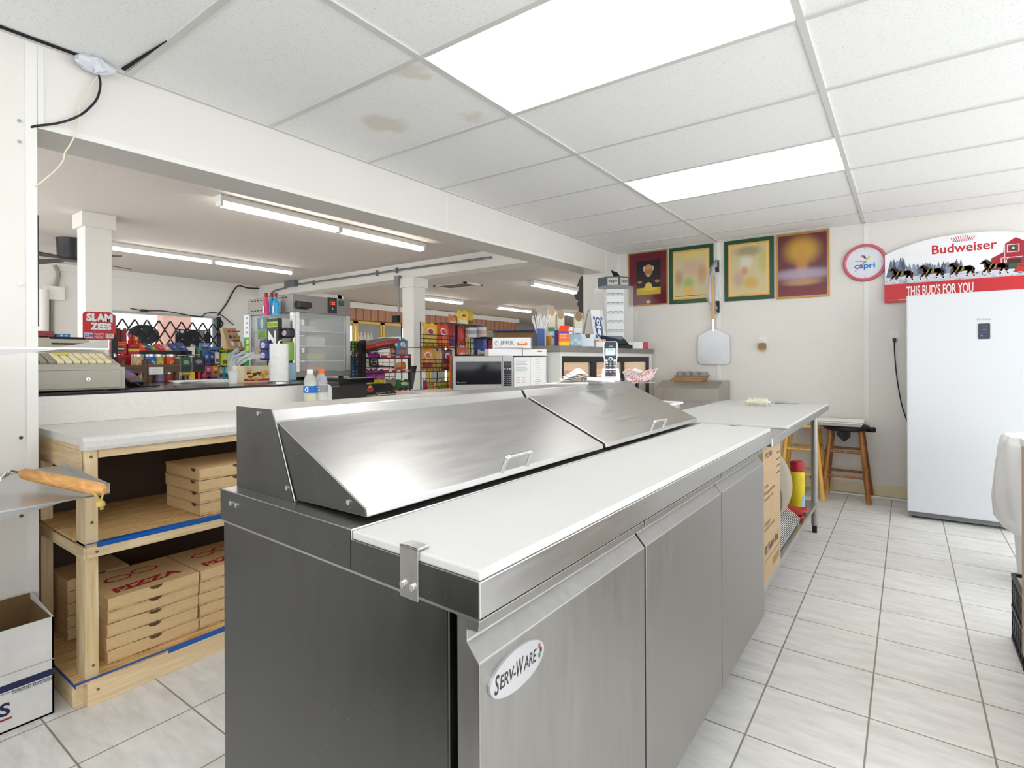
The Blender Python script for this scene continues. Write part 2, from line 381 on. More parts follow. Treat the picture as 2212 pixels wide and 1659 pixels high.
for (i, j), lab in zip(lit, ('large recessed ceiling light nearest above the cutting board', 'recessed ceiling light farther off, toward the posters on the back wall', 'unseen recessed ceiling light behind the viewer, right side', 'unseen recessed ceiling light behind the viewer, left side')):
    x0, x1, y0, y1 = xs[i], xs[i+1], ys[j], ys[j+1]
    t = thing('recessed_ceiling_light', ((x0+x1)/2, (y0+y1)/2, HC), lab, 'ceiling light', 'recessed lights in the drop ceiling')
    h = MB().box((x0+.004, y0+.004, HC+.09), (x1-.004, y1-.004, HC+.1), TRIMW)
    for a, b in (((x0+.004, y0+.004), (x0+.014, y1-.004)), ((x1-.014, y0+.004), (x1-.004, y1-.004)), ((x0+.014, y0+.004), (x1-.014, y0+.014)), ((x0+.014, y1-.014), (x1-.014, y1-.004))):
        h.box((*a, HC+.008), (*b, HC+.09), TRIMW)
    build('housing', h, t)
    build('diffuser', MB().box((x0+.0135, y0+.0135, HC+.001), (x1-.0135, y1-.0135, HC+.004), lens_mat('lens_glow_%d_%d' % (i, j), y0, y1, LAMP_REAR*1.4 if y1 < 0 else LAMP_NEAR*1.25 if y1 < 2.5 else LAMP_FAR*1.25)), t)

# partition: left wall panel, beam, end stub
wl = MB().box((BX-.24, Y0, 0), (BX, 0.575, HC+.02), FRP)
struct('wall_left', wl, base=(BX, 0, 0))
w = MB()
w.box((BX, .566, 0), (BX+.006, .598, HC-.01), TRIMW); w.box((BX-.24, .575, 0), (BX, .598, 2.03), TRIMW)
w.box((BX, .60, 2.04), (BX+.004, .618, HC-.01), TRIMW)
for z in (2.035, 1.96, .33, .62, .9, 1.45): w.cyl((BX, .55, z), (BX+.006, .55, z), .006, CHROME, n=10)
struct('trim_2', w, base=(BX, .58, 0))
def zb(y): return 2.030+.060*(y-.6)/4.7                              # the beam's underside climbs a little
bm_ = MB(); ST = 14
for i in range(ST):
    a = .575+(WY-.575)*i/ST; b = .575+(WY-.575)*(i+1)/ST
    bm_.hexa([(BX-.24, a, zb(a)), (BX, a, zb(a)), (BX, b, zb(b)), (BX-.24, b, zb(b)), (BX-.24, a, HC+.35), (BX, a, HC+.35), (BX, b, HC+.35), (BX-.24, b, HC+.35)], FRP)
struct('wall_beam', bm_, base=(BX, 0, 2.03))
w = MB()
for i in range(ST):
    a = .6+(4.74-.6)*i/ST; b = .6+(4.74-.6)*(i+1)/ST
    for (ya, yb) in ((a, b),):
        w.hexa([(BX, ya, zb(ya)-.004), (BX+.006, ya, zb(ya)-.004), (BX+.006, yb, zb(yb)-.004), (BX, yb, zb(yb)-.004), (BX, ya, zb(ya)+.018), (BX+.006, ya, zb(ya)+.018), (BX+.006, yb, zb(yb)+.018), (BX, yb, zb(yb)+.018)], TRIMW)
w.box((BX, 2.78, zb(2.8)+.018), (BX+.004, 2.80, HC-.01), TRIMW); w.box((BX, 5.25, zb(5.2)), (BX+.004, 5.29, HC-.01), TRIMW)
struct('trim_3', w, base=(BX, 2, 2.03))
struct('wall_stub', MB().box((BX-.24, 5.20, 0), (BX, WY, 2.09), WHITE), base=(BX, 5, 0))

# back wall with battens, cove base and floor edging
struct('wall_back', MB().box((-2.9, WY, 0), (X1, WY+.12, HC+.3), FRP), base=(0, WY, 0))
w = MB()
for x in (-1.505, -.279, .94): w.box((x-.018, WY-.005, .1), (x+.018, WY, HC), TRIMW)
w.box((BX, WY-.006, .1), (BX+.02, WY, HC), TRIMW)
struct('trim_4', w, base=(0, WY, 0))
COVE = mat('cream_cove_base', (224, 212, 178), 0.45, var=0.02)
struct('baseboard_back', MB().box((BX, WY-.008, 0.0), (X1, WY, .105), COVE), base=(0, WY, 0))
struct('trim_5', MB().box((-1.2, WY-.06, 0), (X1, WY-.008, .012), GREYP).box((-.55, WY-.075, .001), (X1, WY-.06, .016), TRIMW), base=(0, WY, 0), bev=.003)

# unseen, added behind the viewer: dark half wall and mat that darken steel reflections
struct('wall_added_dark', MB().box((BX, Y0-.1, 0), (X1, Y0, 1.05), mat('dark_reflection_wall', (44, 42, 41), .6)), base=(0, Y0, 0))
solo('floor_mat', MB().box((-1.95, -1.55, .0003), (.6, -.12, .012), mat('dark_reflection_mat', (30, 30, 32), .8)), 'added unseen dark mat behind the viewer, darkening the cooler end reflection', 'mat', bev=.004)

# ---- the shop behind the partition
HS = 2.62; WX_ = -10.1
SHOPC = mat('stippled_shop_ceiling', (214, 206, 199), 0.9, var=0.06, scale=60, bump=0.6)
struct('ceiling_shop', MB().box((WX_-.2, Y0, HS), (BX-.24, 7.5, HS+.1), SHOPC).box((-12.6, 7.5, HS), (BX-.24, 19, HS+.1), SHOPC).box((BX-.24, WY+.12, HS), (X1, 19, HS+.1), SHOPC), base=(-6, 2, HS))
WX = -10.1
wp = [at_x(253, 672, WX), at_x(475, 680, WX)]
wy0, wy1 = wp[0].y-.25, wp[1].y
wz1 = 1.985; wz0 = .75
SW = mat('white_shop_wall', (228, 225, 220), 0.6, var=0.015, scale=2)
struct('wall_shop', MB().box((WX-.2, Y0, 0), (WX, wy0, HS), SW).box((WX-.2, wy1, 0), (WX, 7.6, HS), SW).box((WX-.2, wy0, wz1), (WX, wy1, HS), SW).box((WX-.2, wy0, 0), (WX, wy1, wz0), SW), base=(WX, 3, 0))
struct('trim_6', MB().box((WX, Y0, HS-.10), (WX+.02, 5.55, HS-.012), SW).box((WX, Y0, HS-.035), (WX+.035, 5.55, HS), SW), base=(WX, 3, HS-.1))
# shop window
fr = MB(); AL = mat('dark_window_frame', (42, 44, 48), 0.4, 0.6)
fr.box((WX-.14, wy0, wz1-.03), (WX+.02, wy1, wz1), mat('grey_window_head', (170, 168, 162), 0.5)); fr.box((WX-.14, wy1-.07, wz0), (WX+.03, wy1, wz1), AL); fr.box((WX-.14, wy0, wz0), (WX+.03, wy0+.05, wz1), AL); fr.box((WX-.14, wy0, wz0), (WX+.03, wy1, wz0+.04), AL)
wf = struct('window_1', fr, base=(WX, 4, wz0))
build('pane', MB().box((WX-.09, wy0+.05, wz0+.04), (WX-.085, wy1-.07, wz1-.03), CLEAR), wf)
# what stands outside the window: a pale lot and a brick pier
struct('wall_outside', MB().box((WX-6.2, wy0-8, -.1), (WX-6.1, wy1+9, 3.4), mat('pale_siding', (236, 238, 242), .8, var=.02)), base=(WX-2.2, 4, 0))
OUTS = mat('outdoor_brick', (176, 120, 100), .85, var=.12, scale=14)
pa = at_x(352, 690, WX-3.6); pb = at_x(413, 690, WX-3.6)
solo('brick_pier', MB().box((WX-3.9, pa.y, 0), (WX-3.6, pb.y, 3.4), OUTS), 'red brick pier seen outside through the shop window', 'pier')
struct('wall_far', MB().box((-12.7, 18.9, 0), (X1, 19, HS), mat('grey_far_wall', (176, 178, 180), .7)), base=(-6, 19, 0))
# wood-panelled cooler wall
def panel_mat():
    m = bpy.data.materials.new('brown_wood_panelling'); m.use_nodes = True; n, l, p = nodes(m)
    g = n.new('ShaderNodeNewGeometry'); sp = n.new('ShaderNodeSeparateXYZ'); l.new(g.outputs['Position'], sp.inputs[0])
    a = n.new('ShaderNodeMath'); a.operation = 'MODULO'; a.inputs[1].default_value = .23; l.new(sp.outputs[1], a.inputs[0])
    c = n.new('ShaderNodeMath'); c.operation = 'LESS_THAN'; c.inputs[1].default_value = .022; l.new(a.outputs[0], c.inputs[0])
    mp = n.new('ShaderNodeMapping'); mp.inputs['Scale'].default_value = (8, 8, .9); l.new(g.outputs['Position'], mp.inputs[0])
    nz = n.new('ShaderNodeTexNoise'); nz.inputs['Scale'].default_value = 3; nz.inputs['Detail'].default_value = 4; l.new(mp.outputs[0], nz.inputs['Vector'])
    cr = n.new('ShaderNodeValToRGB'); cr.color_ramp.elements[0].color = lin((158, 108, 82)); cr.color_ramp.elements[1].color = lin((190, 140, 110)); l.new(nz.outputs[0], cr.inputs[0])
    mx = n.new('ShaderNodeMix'); mx.data_type = 'RGBA'; l.new(c.outputs[0], mx.inputs[0]); l.new(cr.outputs[0], mx.inputs[6]); mx.inputs[7].default_value = lin((92, 58, 42))
    l.new(mx.outputs[2], p.inputs['Base Color']); p.inputs['Roughness'].default_value = .55
    return m
VX = -10.85; VE = 15.3
struct('wall_panelled', MB().box((VX-.9, 7.55, 2.18), (VX, VE, HS), panel_mat()).box((VX-.95, 7.5, 0), (VX-.9, VE, HS), mat('dark_cooler_back', (58, 62, 60), .7)).box((VX-.9, 7.55, 0), (VX-.02, VE, .25), MATS['dark_cooler_back']), base=(VX, 11, 0))
struct('trim_7', MB().box((VX, 7.55, HS-.16), (VX+.05, VE+.05, HS-.02), TRIMW), base=(VX, 11, HS))
struct('wall_jog', MB().box((VX-.9, 7.45, 0), (WX, 7.55, HS), SW), base=(VX, 7.5, 0))
struct('wall_far_left', MB().box((-12.7, 7.5, 0), (-12.6, 19, HS), MATS['grey_far_wall']), base=(-12.6, 12, 0))
# second beam across the shop
B2 = 5.64
struct('trim_8', MB().box((WX, B2, 2.40), (BX-.24, B2+.28, HS), WHITE), base=(-6, B2, 2.4))
# posts
def post(x, y, s, ztop, lab, name='support_post'):
    t = thing(name, (x, y, 0), lab, 'post', 'white support posts in the shop')
    build('shaft', MB().box((x-s/2, y-s/2, 0), (x+s/2, y+s/2, ztop-.12), WHITE), t, bev=.004)
    build('capital', MB().box((x-s/2-.03, y-s/2-.03, ztop-.14), (x+s/2+.03, y+s/2+.03, ztop), WHITE), t, bev=.004)
post(-6.5, 1.95, .22, HS, 'white square support post nearest the left wall panel, beside the ceiling fan')
post(-5.98, B2+.12, .24, 2.40, 'white square support post under the middle of the conduit beam')
post(-7.75, 12.2, .30, HS, 'white square support post far back behind the straws and foil box')
# ================================================================ sandwich prep cooler
def cw(p): u, v, z = p; return (-.462-u+.005*v, .562+v+.046*u, z)      # depth back from the front edge, length, height
L = 1.868
ck = thing('prep_cooler', (-.84, 1.5, 0), 'long stainless steel sandwich prep cooler with sloped lids and three doors', 'cooler')
def cm(): return MB(wf=cw)
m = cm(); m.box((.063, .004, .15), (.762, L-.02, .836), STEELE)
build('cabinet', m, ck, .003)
m = cm(); m.box((.055, .03, .16), (.0631, L-.04, .835), DARK); build('door_gasket', m, ck)
m = cm()
m.box((0, 0, .822), (.285, L, .8725), STEEL); m.box((.285, 0, .822), (.765, L, .889), STEEL)
build('top_rail', m, ck, .002)
m = cm(); m.box((0, .001, .873), (.284, L-.002, .8875), HDPE)
build('cutting_board', m, ck, .003, label='white cutting board along the front of the cooler')
# housing behind the lids (two sections with a dark slot between)
for va, vb in ((.036, .937), (.953, 1.845)):
    m = MB(fr=Matrix(((1, 0, 0, 0), (0, 0, 1, 0), (0, 1, 0, 0), (0, 0, 0, 1))), wf=cw)   # prism axis = length
    m.prism([(.762, .8895), (.523, .8895), (.597, 1.046), (.611, 1.068), (.762, 1.068)], va, vb, STEEL)
    build('lid_housing', m, ck, .0025)
for k, (va, vb) in enumerate(((.040, .936), (.956, 1.842))):
    m = MB(fr=Matrix(((1, 0, 0, 0), (0, 0, 1, 0), (0, 1, 0, 0), (0, 0, 0, 1))), wf=cw)
    m.prism([(.5175, .893), (.592, 1.044), (.296, .912), (.294, .898)], va, vb, STEEL)
    ld = build('lid', m, ck, .002)
    fa, fb = ((1086, 1015), (1140, 1001)) if k == 0 else ((1406, 928), (1432, 921))
    a = at_z(*fa, .936); b = at_z(*fb, .936)
    nrm = Vector((.40, 0, .917)); d = (b-a).normalized()
    h = MB(); h.tube(curve_pts([a-nrm*.006, a+nrm*.022, a+nrm*.030+d*.008, b+nrm*.030-d*.008, b+nrm*.022, b-nrm*.006], 5), .0048, CHROME, 10)
    build('handle', h, ld, smooth=True)
SW_ = Matrix(((1, 0, 0, 0), (0, 0, 1, 0), (0, 1, 0, 0), (0, 0, 0, 1)))
m = MB(fr=SW_, wf=cw); m.prism([(.763, .8893), (.523, .8893), (.597, 1.046), (.611, 1.0685), (.763, 1.0685)], .0345, .0358, STEELE); build('end_shade_plate', m, ck)  # added skins: darkened steel puts a dim reflection on hood and lid ends
m = MB(fr=SW_, wf=cw); m.prism([(.5165, .894), (.591, 1.041), (.300, .9125), (.297, .900)], .0386, .0399, STEELE); build('end_shade_plate', m, ck)
m = cm(); m.box((.001, -.0013, .823), (.284, -.0002, .872), STEELE); m.box((.286, -.0013, .823), (.764, -.0002, .888), STEELE); m.box((.0, -.0022, .8195), (.764, -.0002, .8232), STEEL); build('rail_end_shade_plate', m, ck)  # added skin, darkens the rail end the same way
# doors with a scooped pull along the top
for k, (va, vb) in enumerate(((.008, .576), (.584, 1.176), (1.184, 1.772))):
    m = MB(fr=Matrix(((1, 0, 0, 0), (0, 0, 1, 0), (0, 1, 0, 0), (0, 0, 0, 1))), wf=cw)
    m.prism([(.050, .155), (.008, .155), (.008, .757), (.031, .782), (.031, .797), (.010, .799), (.008, .815), (.050, .815)], va, vb, STEELD)
    dr = build('door', m, ck, .0018)
    if k == 0:
        c = at_x(1117, 1441, -.469); a = at_x(1062, 1478, -.469); b = at_x(1175, 1400, -.469)
        F = FX((-.4695, c.y, c.z)); rx, rz = (b.y-a.y)/2*1.02, .0300
        q = MB(fr=F); o = [(rx*math.cos(t*math.pi/20), rz*math.sin(t*math.pi/20)) for t in range(40)]
        q.prism(o, -.001, .004, mat('silver_badge', (198, 198, 200), .35, .6))
        INK = pl(40, 36, 34)
        q.text('S', -rx*.86, -.013, rx*.16, .027, INK, .0044, shear=.2, bold=.01); q.text('ERV-', -rx*.68, -.010, rx*.56, .019, INK, .0044, shear=.2, bold=.01)
        q.text('W', -rx*.10, -.011, rx*.27, .024, INK, .0044, shear=.2, bold=.01); q.text('ARE', rx*.18, -.010, rx*.5, .019, INK, .0044, shear=.2, bold=.01)
        for (x, y, cc) in ((.80, .009, (190, 40, 34)), (.86, .002, (40, 40, 60)), (.80, -.005, (40, 130, 50))): q.disc(rx*x, y, .0028, .0045, pl(*cc), .0045, 12)
        build('badge', q, dr, label='oval silver maker badge')
# clips over the cutting board, screws, legs
m = cm()
m.box((.118, -.004, .815), (.158, -.0005, .893), STEEL); m.box((.118, -.004, .889), (.158, .020, .893), STEEL)
for u, z in ((.128, .835), (.149, .835)): m.cyl((u, -.008, z), (u, -.003, z), .006, CHROME, n=12)
build('board_clip', m, ck, .0012)
m = cm(); m.box((.118, L+.0005, .815), (.158, L+.004, .893), STEEL); m.box((.118, L-.020, .8885), (.158, L+.004, .893), STEEL)
build('board_clip', m, ck, .0012)
m = cm()
for u, z in ((.712, .865), (.688, .865)): m.cyl((u, -.004, z), (u, .001, z), .0055, CHROME, n=12)
for u, z in ((.66, 1.058), (.545, .915)): m.cyl((u, .031, z), (u, .037, z), .005, CHROME, n=12)
m.cyl((.345, .036, .917), (.345, .041, .917), .005, CHROME, n=12); m.cyl((.768, .06, .97), (.76, .06, .97), .005, CHROME, n=12)
build('screw', m, ck)
for u, v in ((.10, 1.79), (.70, 1.79), (.10, .07), (.70, .07)):
    m = cm(); m.cyl((u, v, .06), (u, v, .15), .022, STEEL, n=16); m.cyl((u, v, 0), (u, v, .06), .019, BLACK, n=16)
    build('leg', m, ck)
m = cm(); m.box((.055, .012, .808), (.02, .05, .820), BLKMET); build('hinge_bracket', m, ck)

# ================================================================ work table beyond the cooler
TT = .838; BZ = .8515
wt = thing('work_table', (-.75, 3.4, 0), 'stainless steel work table with undershelf standing between cooler and stools', 'table')
tx0, tx1, ty0, ty1 = -1.50, -.455, 2.474, 4.52
build('table_top', MB().box((tx0, ty0, TT-.035), (tx1, ty1, TT), STEEL), wt, .003)
build('undershelf', MB().box((tx0+.03, ty0+.006, .18), (-.492, 4.19, .21), STEEL), wt, .003)
for x, y in ((tx0+.06, ty0+.4), (tx0+.06, 4.176), (-.72, 2.895), (-.508, 4.176)):
    if True:
        lg = MB().cyl((x, y, .05), (x, y, TT-.03), .0205, STEELD, n=18).cyl((x, y, 0), (x, y, .06), .015, BLKMET, n=14)
        build('leg', lg, wt, smooth=True)
solo('cutting_board', MB().box((-1.15, 2.84, TT+.0005), (-.458, 4.48, BZ), HDPE), 'big white cutting board covering the stainless work table', 'cutting board', bev=.003)
# dough docker
c = at_z(1637, 868, BZ+.028)
dk = thing('dough_docker', (c.x, c.y, BZ), 'white spiked dough docker lying near the far edge of the table board', 'docker')
dk_p = mat('ivory_plastic', (226, 224, 204), .4)
y = c.y; zk = BZ+.028
m = MB().cyl((c.x-.062, y, zk), (c.x+.062, y, zk), .017, dk_p, n=18)
build('roller', m, dk)
m = MB()
for i in range(13):
    for k in range(10):
        a = k*.628+(i % 2)*.314; x = c.x-.058+i*.0097
        m.cyl((x, y+.016*math.cos(a), zk+.016*math.sin(a)), (x, y+.0285*math.cos(a), zk+.0285*math.sin(a)), .0026, dk_p, r2=.0014, n=5)
build('spike', m, dk)
m = MB().cyl((c.x-.08, y, zk), (c.x-.062, y, zk), .008, dk_p, n=12).cyl((c.x+.062, y, zk), (c.x+.08, y, zk), .008, dk_p, n=12)
m.tube(curve_pts([(c.x-.078, y, zk), (c.x-.075, y+.06, zk-.008), (c.x, y+.085, zk-.014), (c.x+.075, y+.06, zk-.008), (c.x+.078, y, zk)], 6), .004, CHROME, 8)
m.cyl((c.x, y+.085, zk-.015), (c.x, y+.17, zk-.015), .012, dk_p, n=12)
build('handle', m, dk, smooth=True)
# dough scraper
a = at_z(1673, 869, BZ+.008); b = at_z(1727, 869, BZ+.008)
sc = thing('dough_scraper', ((a.x+b.x)/2, a.y, BZ), 'flat metal dough scraper beside the spiked roller on table board', 'scraper')
build('blade', MB().box((a.x, a.y, BZ+.0005), (b.x, a.y+.09, BZ+.0025), STEEL), sc)
build('grip', MB().box((a.x, a.y-.012, BZ+.0005), (b.x, a.y+.016, BZ+.016), mat('grey_metal_grip', (170, 174, 178), .4, .7)), sc, .004)
# glass shaker with metal lid
c = at_z(1456, 889, .8635)
sx, sy = -1.128, 2.56
c = at_y(1456, 889, sy)
sh = thing('shaker_jar', (c.x, sy, TT), 'ribbed glass shaker jar with metal lid at the cooler end', 'jar')
m = MB()
pr = [(.001, .001), (.032, .001), (.034, .008), (.034, .062), (.031, .075)]
m.lathe((c.x, sy, TT), pr, GLASS, 24); build('glass_body', m, sh, smooth=True)
m = MB()
for k in range(16):
    t = k*math.pi/8; m.cyl((c.x+.0335*math.cos(t), sy+.0335*math.sin(t), TT+.006), (c.x+.0335*math.cos(t), sy+.0335*math.sin(t), TT+.064), .0025, GLASS, n=6)
build('rib', m, sh)
build('lid', MB().lathe((c.x, sy, TT), [(.033, .074), (.0345, .076), (.0345, .088), (.030, .093), (.001, .095)], CHROME, 24), sh, smooth=True)
# clear plastic food tub
c = at_y(1432, 862, 2.80)
tb_ = thing('food_tub', (c.x, 2.80, TT), 'clear plastic food tub with white rim behind the shaker jar', 'tub')
tx, tyy = c.x-.02, 2.80
def tub(m, z0, z1, w0, w1, mt):
    ring = lambda w, z: [(tx+x, tyy+y, z) for x, y in rrect(w, w*.85, .03)]
    lo, hi = ring(w0, z0), ring(w1, z1); n = len(lo)
    m.add(lo+hi, [(i, (i+1) % n, n+(i+1) % n, n+i) for i in range(n)]+[tuple(range(n-1, -1, -1))], mt)
m = MB(); tub(m, TT+.001, .937, .145, .19, FILM); build('tub_wall', m, tb_, smooth=True)
m = MB()
o = rrect(.215, .185, .035, x=tx, y=tyy); q = rrect(.185, .155, .03, x=tx, y=tyy); n = len(o)
m.add([(x, y, .938) for x, y in o]+[(x, y, .938) for x, y in q]+[(x, y, .946) for x, y in o]+[(x, y, .946) for x, y in q],
      [(i, (i+1) % n, n+(i+1) % n, n+i) for i in range(n)]+[(2*n+i, 2*n+(i+1) % n, 3*n+(i+1) % n, 3*n+i) for i in range(n)]+[(i, (i+1) % n, 2*n+(i+1) % n, 2*n+i) for i in range(n)]+[(n+i, n+(i+1) % n, 3*n+(i+1) % n, 3*n+i) for i in range(n)], WHITEP)
build('rim', m, tb_)
# things on the undershelf
SZ = .2105
a = at_x(1648, 1000, -.43); b = at_x(1686, 1000, -.43)
bx0, bx1 = -1.0, -.4925
y0, y1 = 2.482, 2.862
fk = thing('carton', (-.68, 2.6, SZ), 'large brown portion cup carton standing on the table undershelf', 'box')
m = MB().box((bx0, y0, SZ), (bx1, y1, .797), CARD)
m.box((bx0+.005, y0+.001, .797), (bx1-.002, y1-.001, .7975), CARDD)
F = FX((bx1, y0, SZ)) @ Matrix.Diagonal((1.75, 1.03, 1, 1)); INK = pl(72, 60, 44)
m.text('PC400', .03, .515, .075, .022, INK, fr=F); m.text('4 oz.', .012, .392, .05, .016, pl(120, 50, 40), fr=F); m.text('Polypropylene', .012, .362, .13, .017, INK, fr=F); m.text('Portion Cup', .012, .335, .11, .017, INK, fr=F)
m.text('GOBELET', .012, .235, .075, .013, INK, fr=F); m.text('EN POLYPROPYLENE', .012, .213, .12, .013, INK, fr=F)
m.rect(.016, .118, .046, .150, INK, fr=F); m.text('Fabri-Kal', .056, .118, .125, .036, INK, fr=F, bold=.01); m.text('H', .023, .123, .016, .022, CARD, .0018, fr=F)
m.rect(.01, .088, .205, .0895, INK, fr=F); m.rect(.115, .03, .195, .062, mat('grey_stamp', (150, 126, 94), .8), fr=F)
for i in range(4): m.rect(.165, .505-.03*i, .21, .510-.03*i, INK, fr=F)
build('carton_body', m, fk, .002)
# round pizza pans leaning on the shelf
PAN = mat('dark_pan_metal', (126, 122, 114), .35, .9, var=.1); PANL = mat('pale_pan', (206, 196, 176), .6, .1)
def pan(y, r, tilt, mt, lab):
    c = Vector((-.745+(.0 if r < .25 else -.025), y, SZ+r+.002)); d = Vector((0, math.cos(tilt), math.sin(tilt)*.0))
    ax = Vector((0, 1, tilt)).normalized(); up = Vector((0, -tilt, 1)).normalized(); xx = Vector((1, 0, 0))
    fm = Matrix(((xx.x, up.x, ax.x, c.x), (xx.y, up.y, ax.y, c.y), (xx.z, up.z, ax.z, c.z), (0, 0, 0, 1)))
    m = MB(fr=fm); m.lathe((0, 0, 0), [(.001, 0), (r-.02, 0), (r-.004, .012), (r, .013), (r, .016), (r-.006, .016), (r-.022, .004), (.001, .004)], mt, 40)
    solo('pizza_pan', m, lab, 'pan', 'round pans leaning under the table', smooth=True)
pan(3.32, .258, 0, PANL, 'largest pale round pan leaning at the back of the undershelf row')
for i, (yy, lab) in enumerate(((2.93, 'dark round pizza pan next to the brown carton'), (3.0, 'dark round pizza pan, second from the brown carton'), (3.07, 'dark round pizza pan, third from the brown carton'), (3.14, 'dark round pizza pan, farthest dark one from the carton'))):
    pan(yy, .225-.004*i, 0, PAN, lab)
# wire rack lying on the shelf front
a = at_z(1650, 1170, .245); b = at_z(1725, 1080, .30)
m = MB(); p0 = Vector((-.515, 2.90, SZ+.012)); p1 = Vector((-.515, 3.62, SZ+.012)); q0 = Vector((-.62, 2.90, SZ+.09)); q1 = Vector((-.62, 3.62, SZ+.09))
m.tube([p0, p1], .004, CHROME, 8); m.tube([q0, q1], .004, CHROME, 8)
for i in range(29):
    t = i/28; m.tube([p0.lerp(p1, t), q0.lerp(q1, t)], .0022, CHROME, 6)
for z in (0, 1):
    yy = 2.95+.6*z; m.tube([(-.620, yy, SZ+.09), (-.625, yy, SZ+.004)], .0035, CHROME, 6); m.tube([(-.515, yy, SZ+.012), (-.515, yy, SZ+.001)], .0035, CHROME, 6)
solo('wire_rack', m, 'chrome wire rack propped in front of the round pans', 'rack')
# spray can
c = at_x(1722, 1085, -.56); sp = thing('spray_can', (-.58, 3.95, SZ), 'yellow cleaner spray can with red cap on the undershelf', 'can')
YEL = pl(214, 196, 28)
build('can_body', MB().lathe((-.58, 3.95, SZ), [(.001, 0), (.042, 0), (.044, .006), (.044, .215), (.040, .232)], YEL, 28), sp, smooth=True)
m = MB(); F = FX((-.5355, 3.92, SZ))
for i in range(9):
    a0 = -.9+i*.2; a1 = a0+.2; R_ = .0445
    m.add([(-.58+R_*math.cos(t), 3.95+R_*math.sin(t), SZ+z) for t, z in ((a0, .01+.0*i), (a1, .01), (a1, .075+.006*i), (a0, .07+.006*i))], [(0, 1, 2, 3)], pl(150, 176, 200))
    m.add([(-.58+R_*math.cos(t), 3.95+R_*math.sin(t), SZ+z) for t, z in ((a0, .15), (a1, .15), (a1, .2), (a0, .2))], [(0, 1, 2, 3)], pl(176, 30, 30) if i > 4 else YEL)
build('label', m, sp)
build('cap', MB().lathe((-.58, 3.95, SZ), [(.038, .228), (.040, .23), (.040, .285), (.034, .298), (.001, .300)], pl(168, 18, 30), 28), sp, smooth=True)
# red cloth
random.seed(3)
cx, cy_ = -.575, 3.74
m = MB()
for k in range(2):
    z0 = SZ+.002+.014*k
    m.grid(lambda u, v: (cx-.07+.13*u+.01*math.sin(v*7+k), cy_-.11+.22*v, z0+.006*math.sin(u*6+k)*math.sin(v*8)+.008), 10, 12, pl(188, 58, 62, .9))
    m.grid(lambda u, v: (cx-.07+.13*u+.01*math.sin(v*7+k), cy_-.11+.22*v, z0+.006*math.sin(u*6+k)*math.sin(v*8)+.014), 10, 12, pl(188, 58, 62, .9))
    m.grid(lambda u, v: (cx+.06+.01*math.sin(v*7+k), cy_-.11+.22*v, z0+.006*math.sin(6+k)*math.sin(v*8)+.008+.006*u), 1, 12, pl(188, 58, 62, .9))
solo('red_cloth', m, 'folded red cloth on the undershelf corner by the table leg', 'cloth', smooth=True)
# ================================================================ stools, pan, freezer, wall things
def stool(cx, cy, seat_z, wd, lab, sp, seat=True, front_only=False):
    t = thing('wooden_stool', (cx, cy, 0), lab, 'stool', 'wooden stools by the back wall')
    f = .165; tp = .105
    for sx in (-1, 1):
        for sy in (-1, 1):
            m = MB().cyl((cx+sx*f, cy+sy*f*sp, 0), (cx+sx*tp, cy+sy*tp*sp, seat_z-.02), .021, wd, r2=.017, n=12)
            build('leg', m, t, smooth=True)
    for z, ss in ((.20, ((0, -1), (0, 1))), (.23, ((-1, 0), (1, 0))), (.40, ((0, -1), (0, 1))), (.42, ((-1, 0), (1, 0)))):
        k = f+(tp-f)*z/seat_z
        for sx, sy in ss:
            a, b = ((-k, sy*k*sp), (k, sy*k*sp)) if sx == 0 else ((sx*k, -k*sp), (sx*k, k*sp))
            m = MB().cyl((cx+a[0], cy+a[1], z), (cx+b[0], cy+b[1], z), .0105, wd, n=10)
            build('rung', m, t, smooth=True)
    return t
SEATZ = .615
s1 = stool(-.415, 5.385, SEATZ, OAK, 'dark brown wooden stool with black padded seat', 1.0)
m = MB().lathe((-.415, 5.36, SEATZ-.045), [(.001, 0), (.13, 0), (.165, .012), (.172, .03), (.165, .046), (.001, .05)], mat('black_vinyl', (24, 24, 28), .5, bump=.2), 32)
build('seat', m, s1, smooth=True)
m = MB().grid(lambda u, v: (-.415-.06+.10*u, 5.36-.13-.004*math.sin(u*9), SEATZ-.045-(.085*v*(1-abs(u-.55)*1.2))), 10, 8, mat('black_vinyl_rag', (22, 22, 26), .7)).grid(lambda u, v: (-.415-.06+.10*u, 5.36-.127-.004*math.sin(u*9), SEATZ-.045-(.085*v*(1-abs(u-.55)*1.2))), 10, 8, MATS['black_vinyl_rag'])
build('hanging_seat_cover', m, s1, smooth=True)
m = MB().cyl((-.27, 5.33, SEATZ-.025), (-.215, 5.30, SEATZ-.022), .022, MATS['black_vinyl'], n=14); build('seat_knob', m, s1, smooth=True)
s2 = stool(-.735, 5.33, SEATZ, MAPLE, 'yellow wooden stool partly behind the table leg', 1.0)
m = MB().lathe((-.735, 5.33, SEATZ-.03), [(.001, 0), (.14, 0), (.15, .012), (.146, .03), (.001, .033)], MAPLE, 32); build('seat', m, s2, smooth=True)
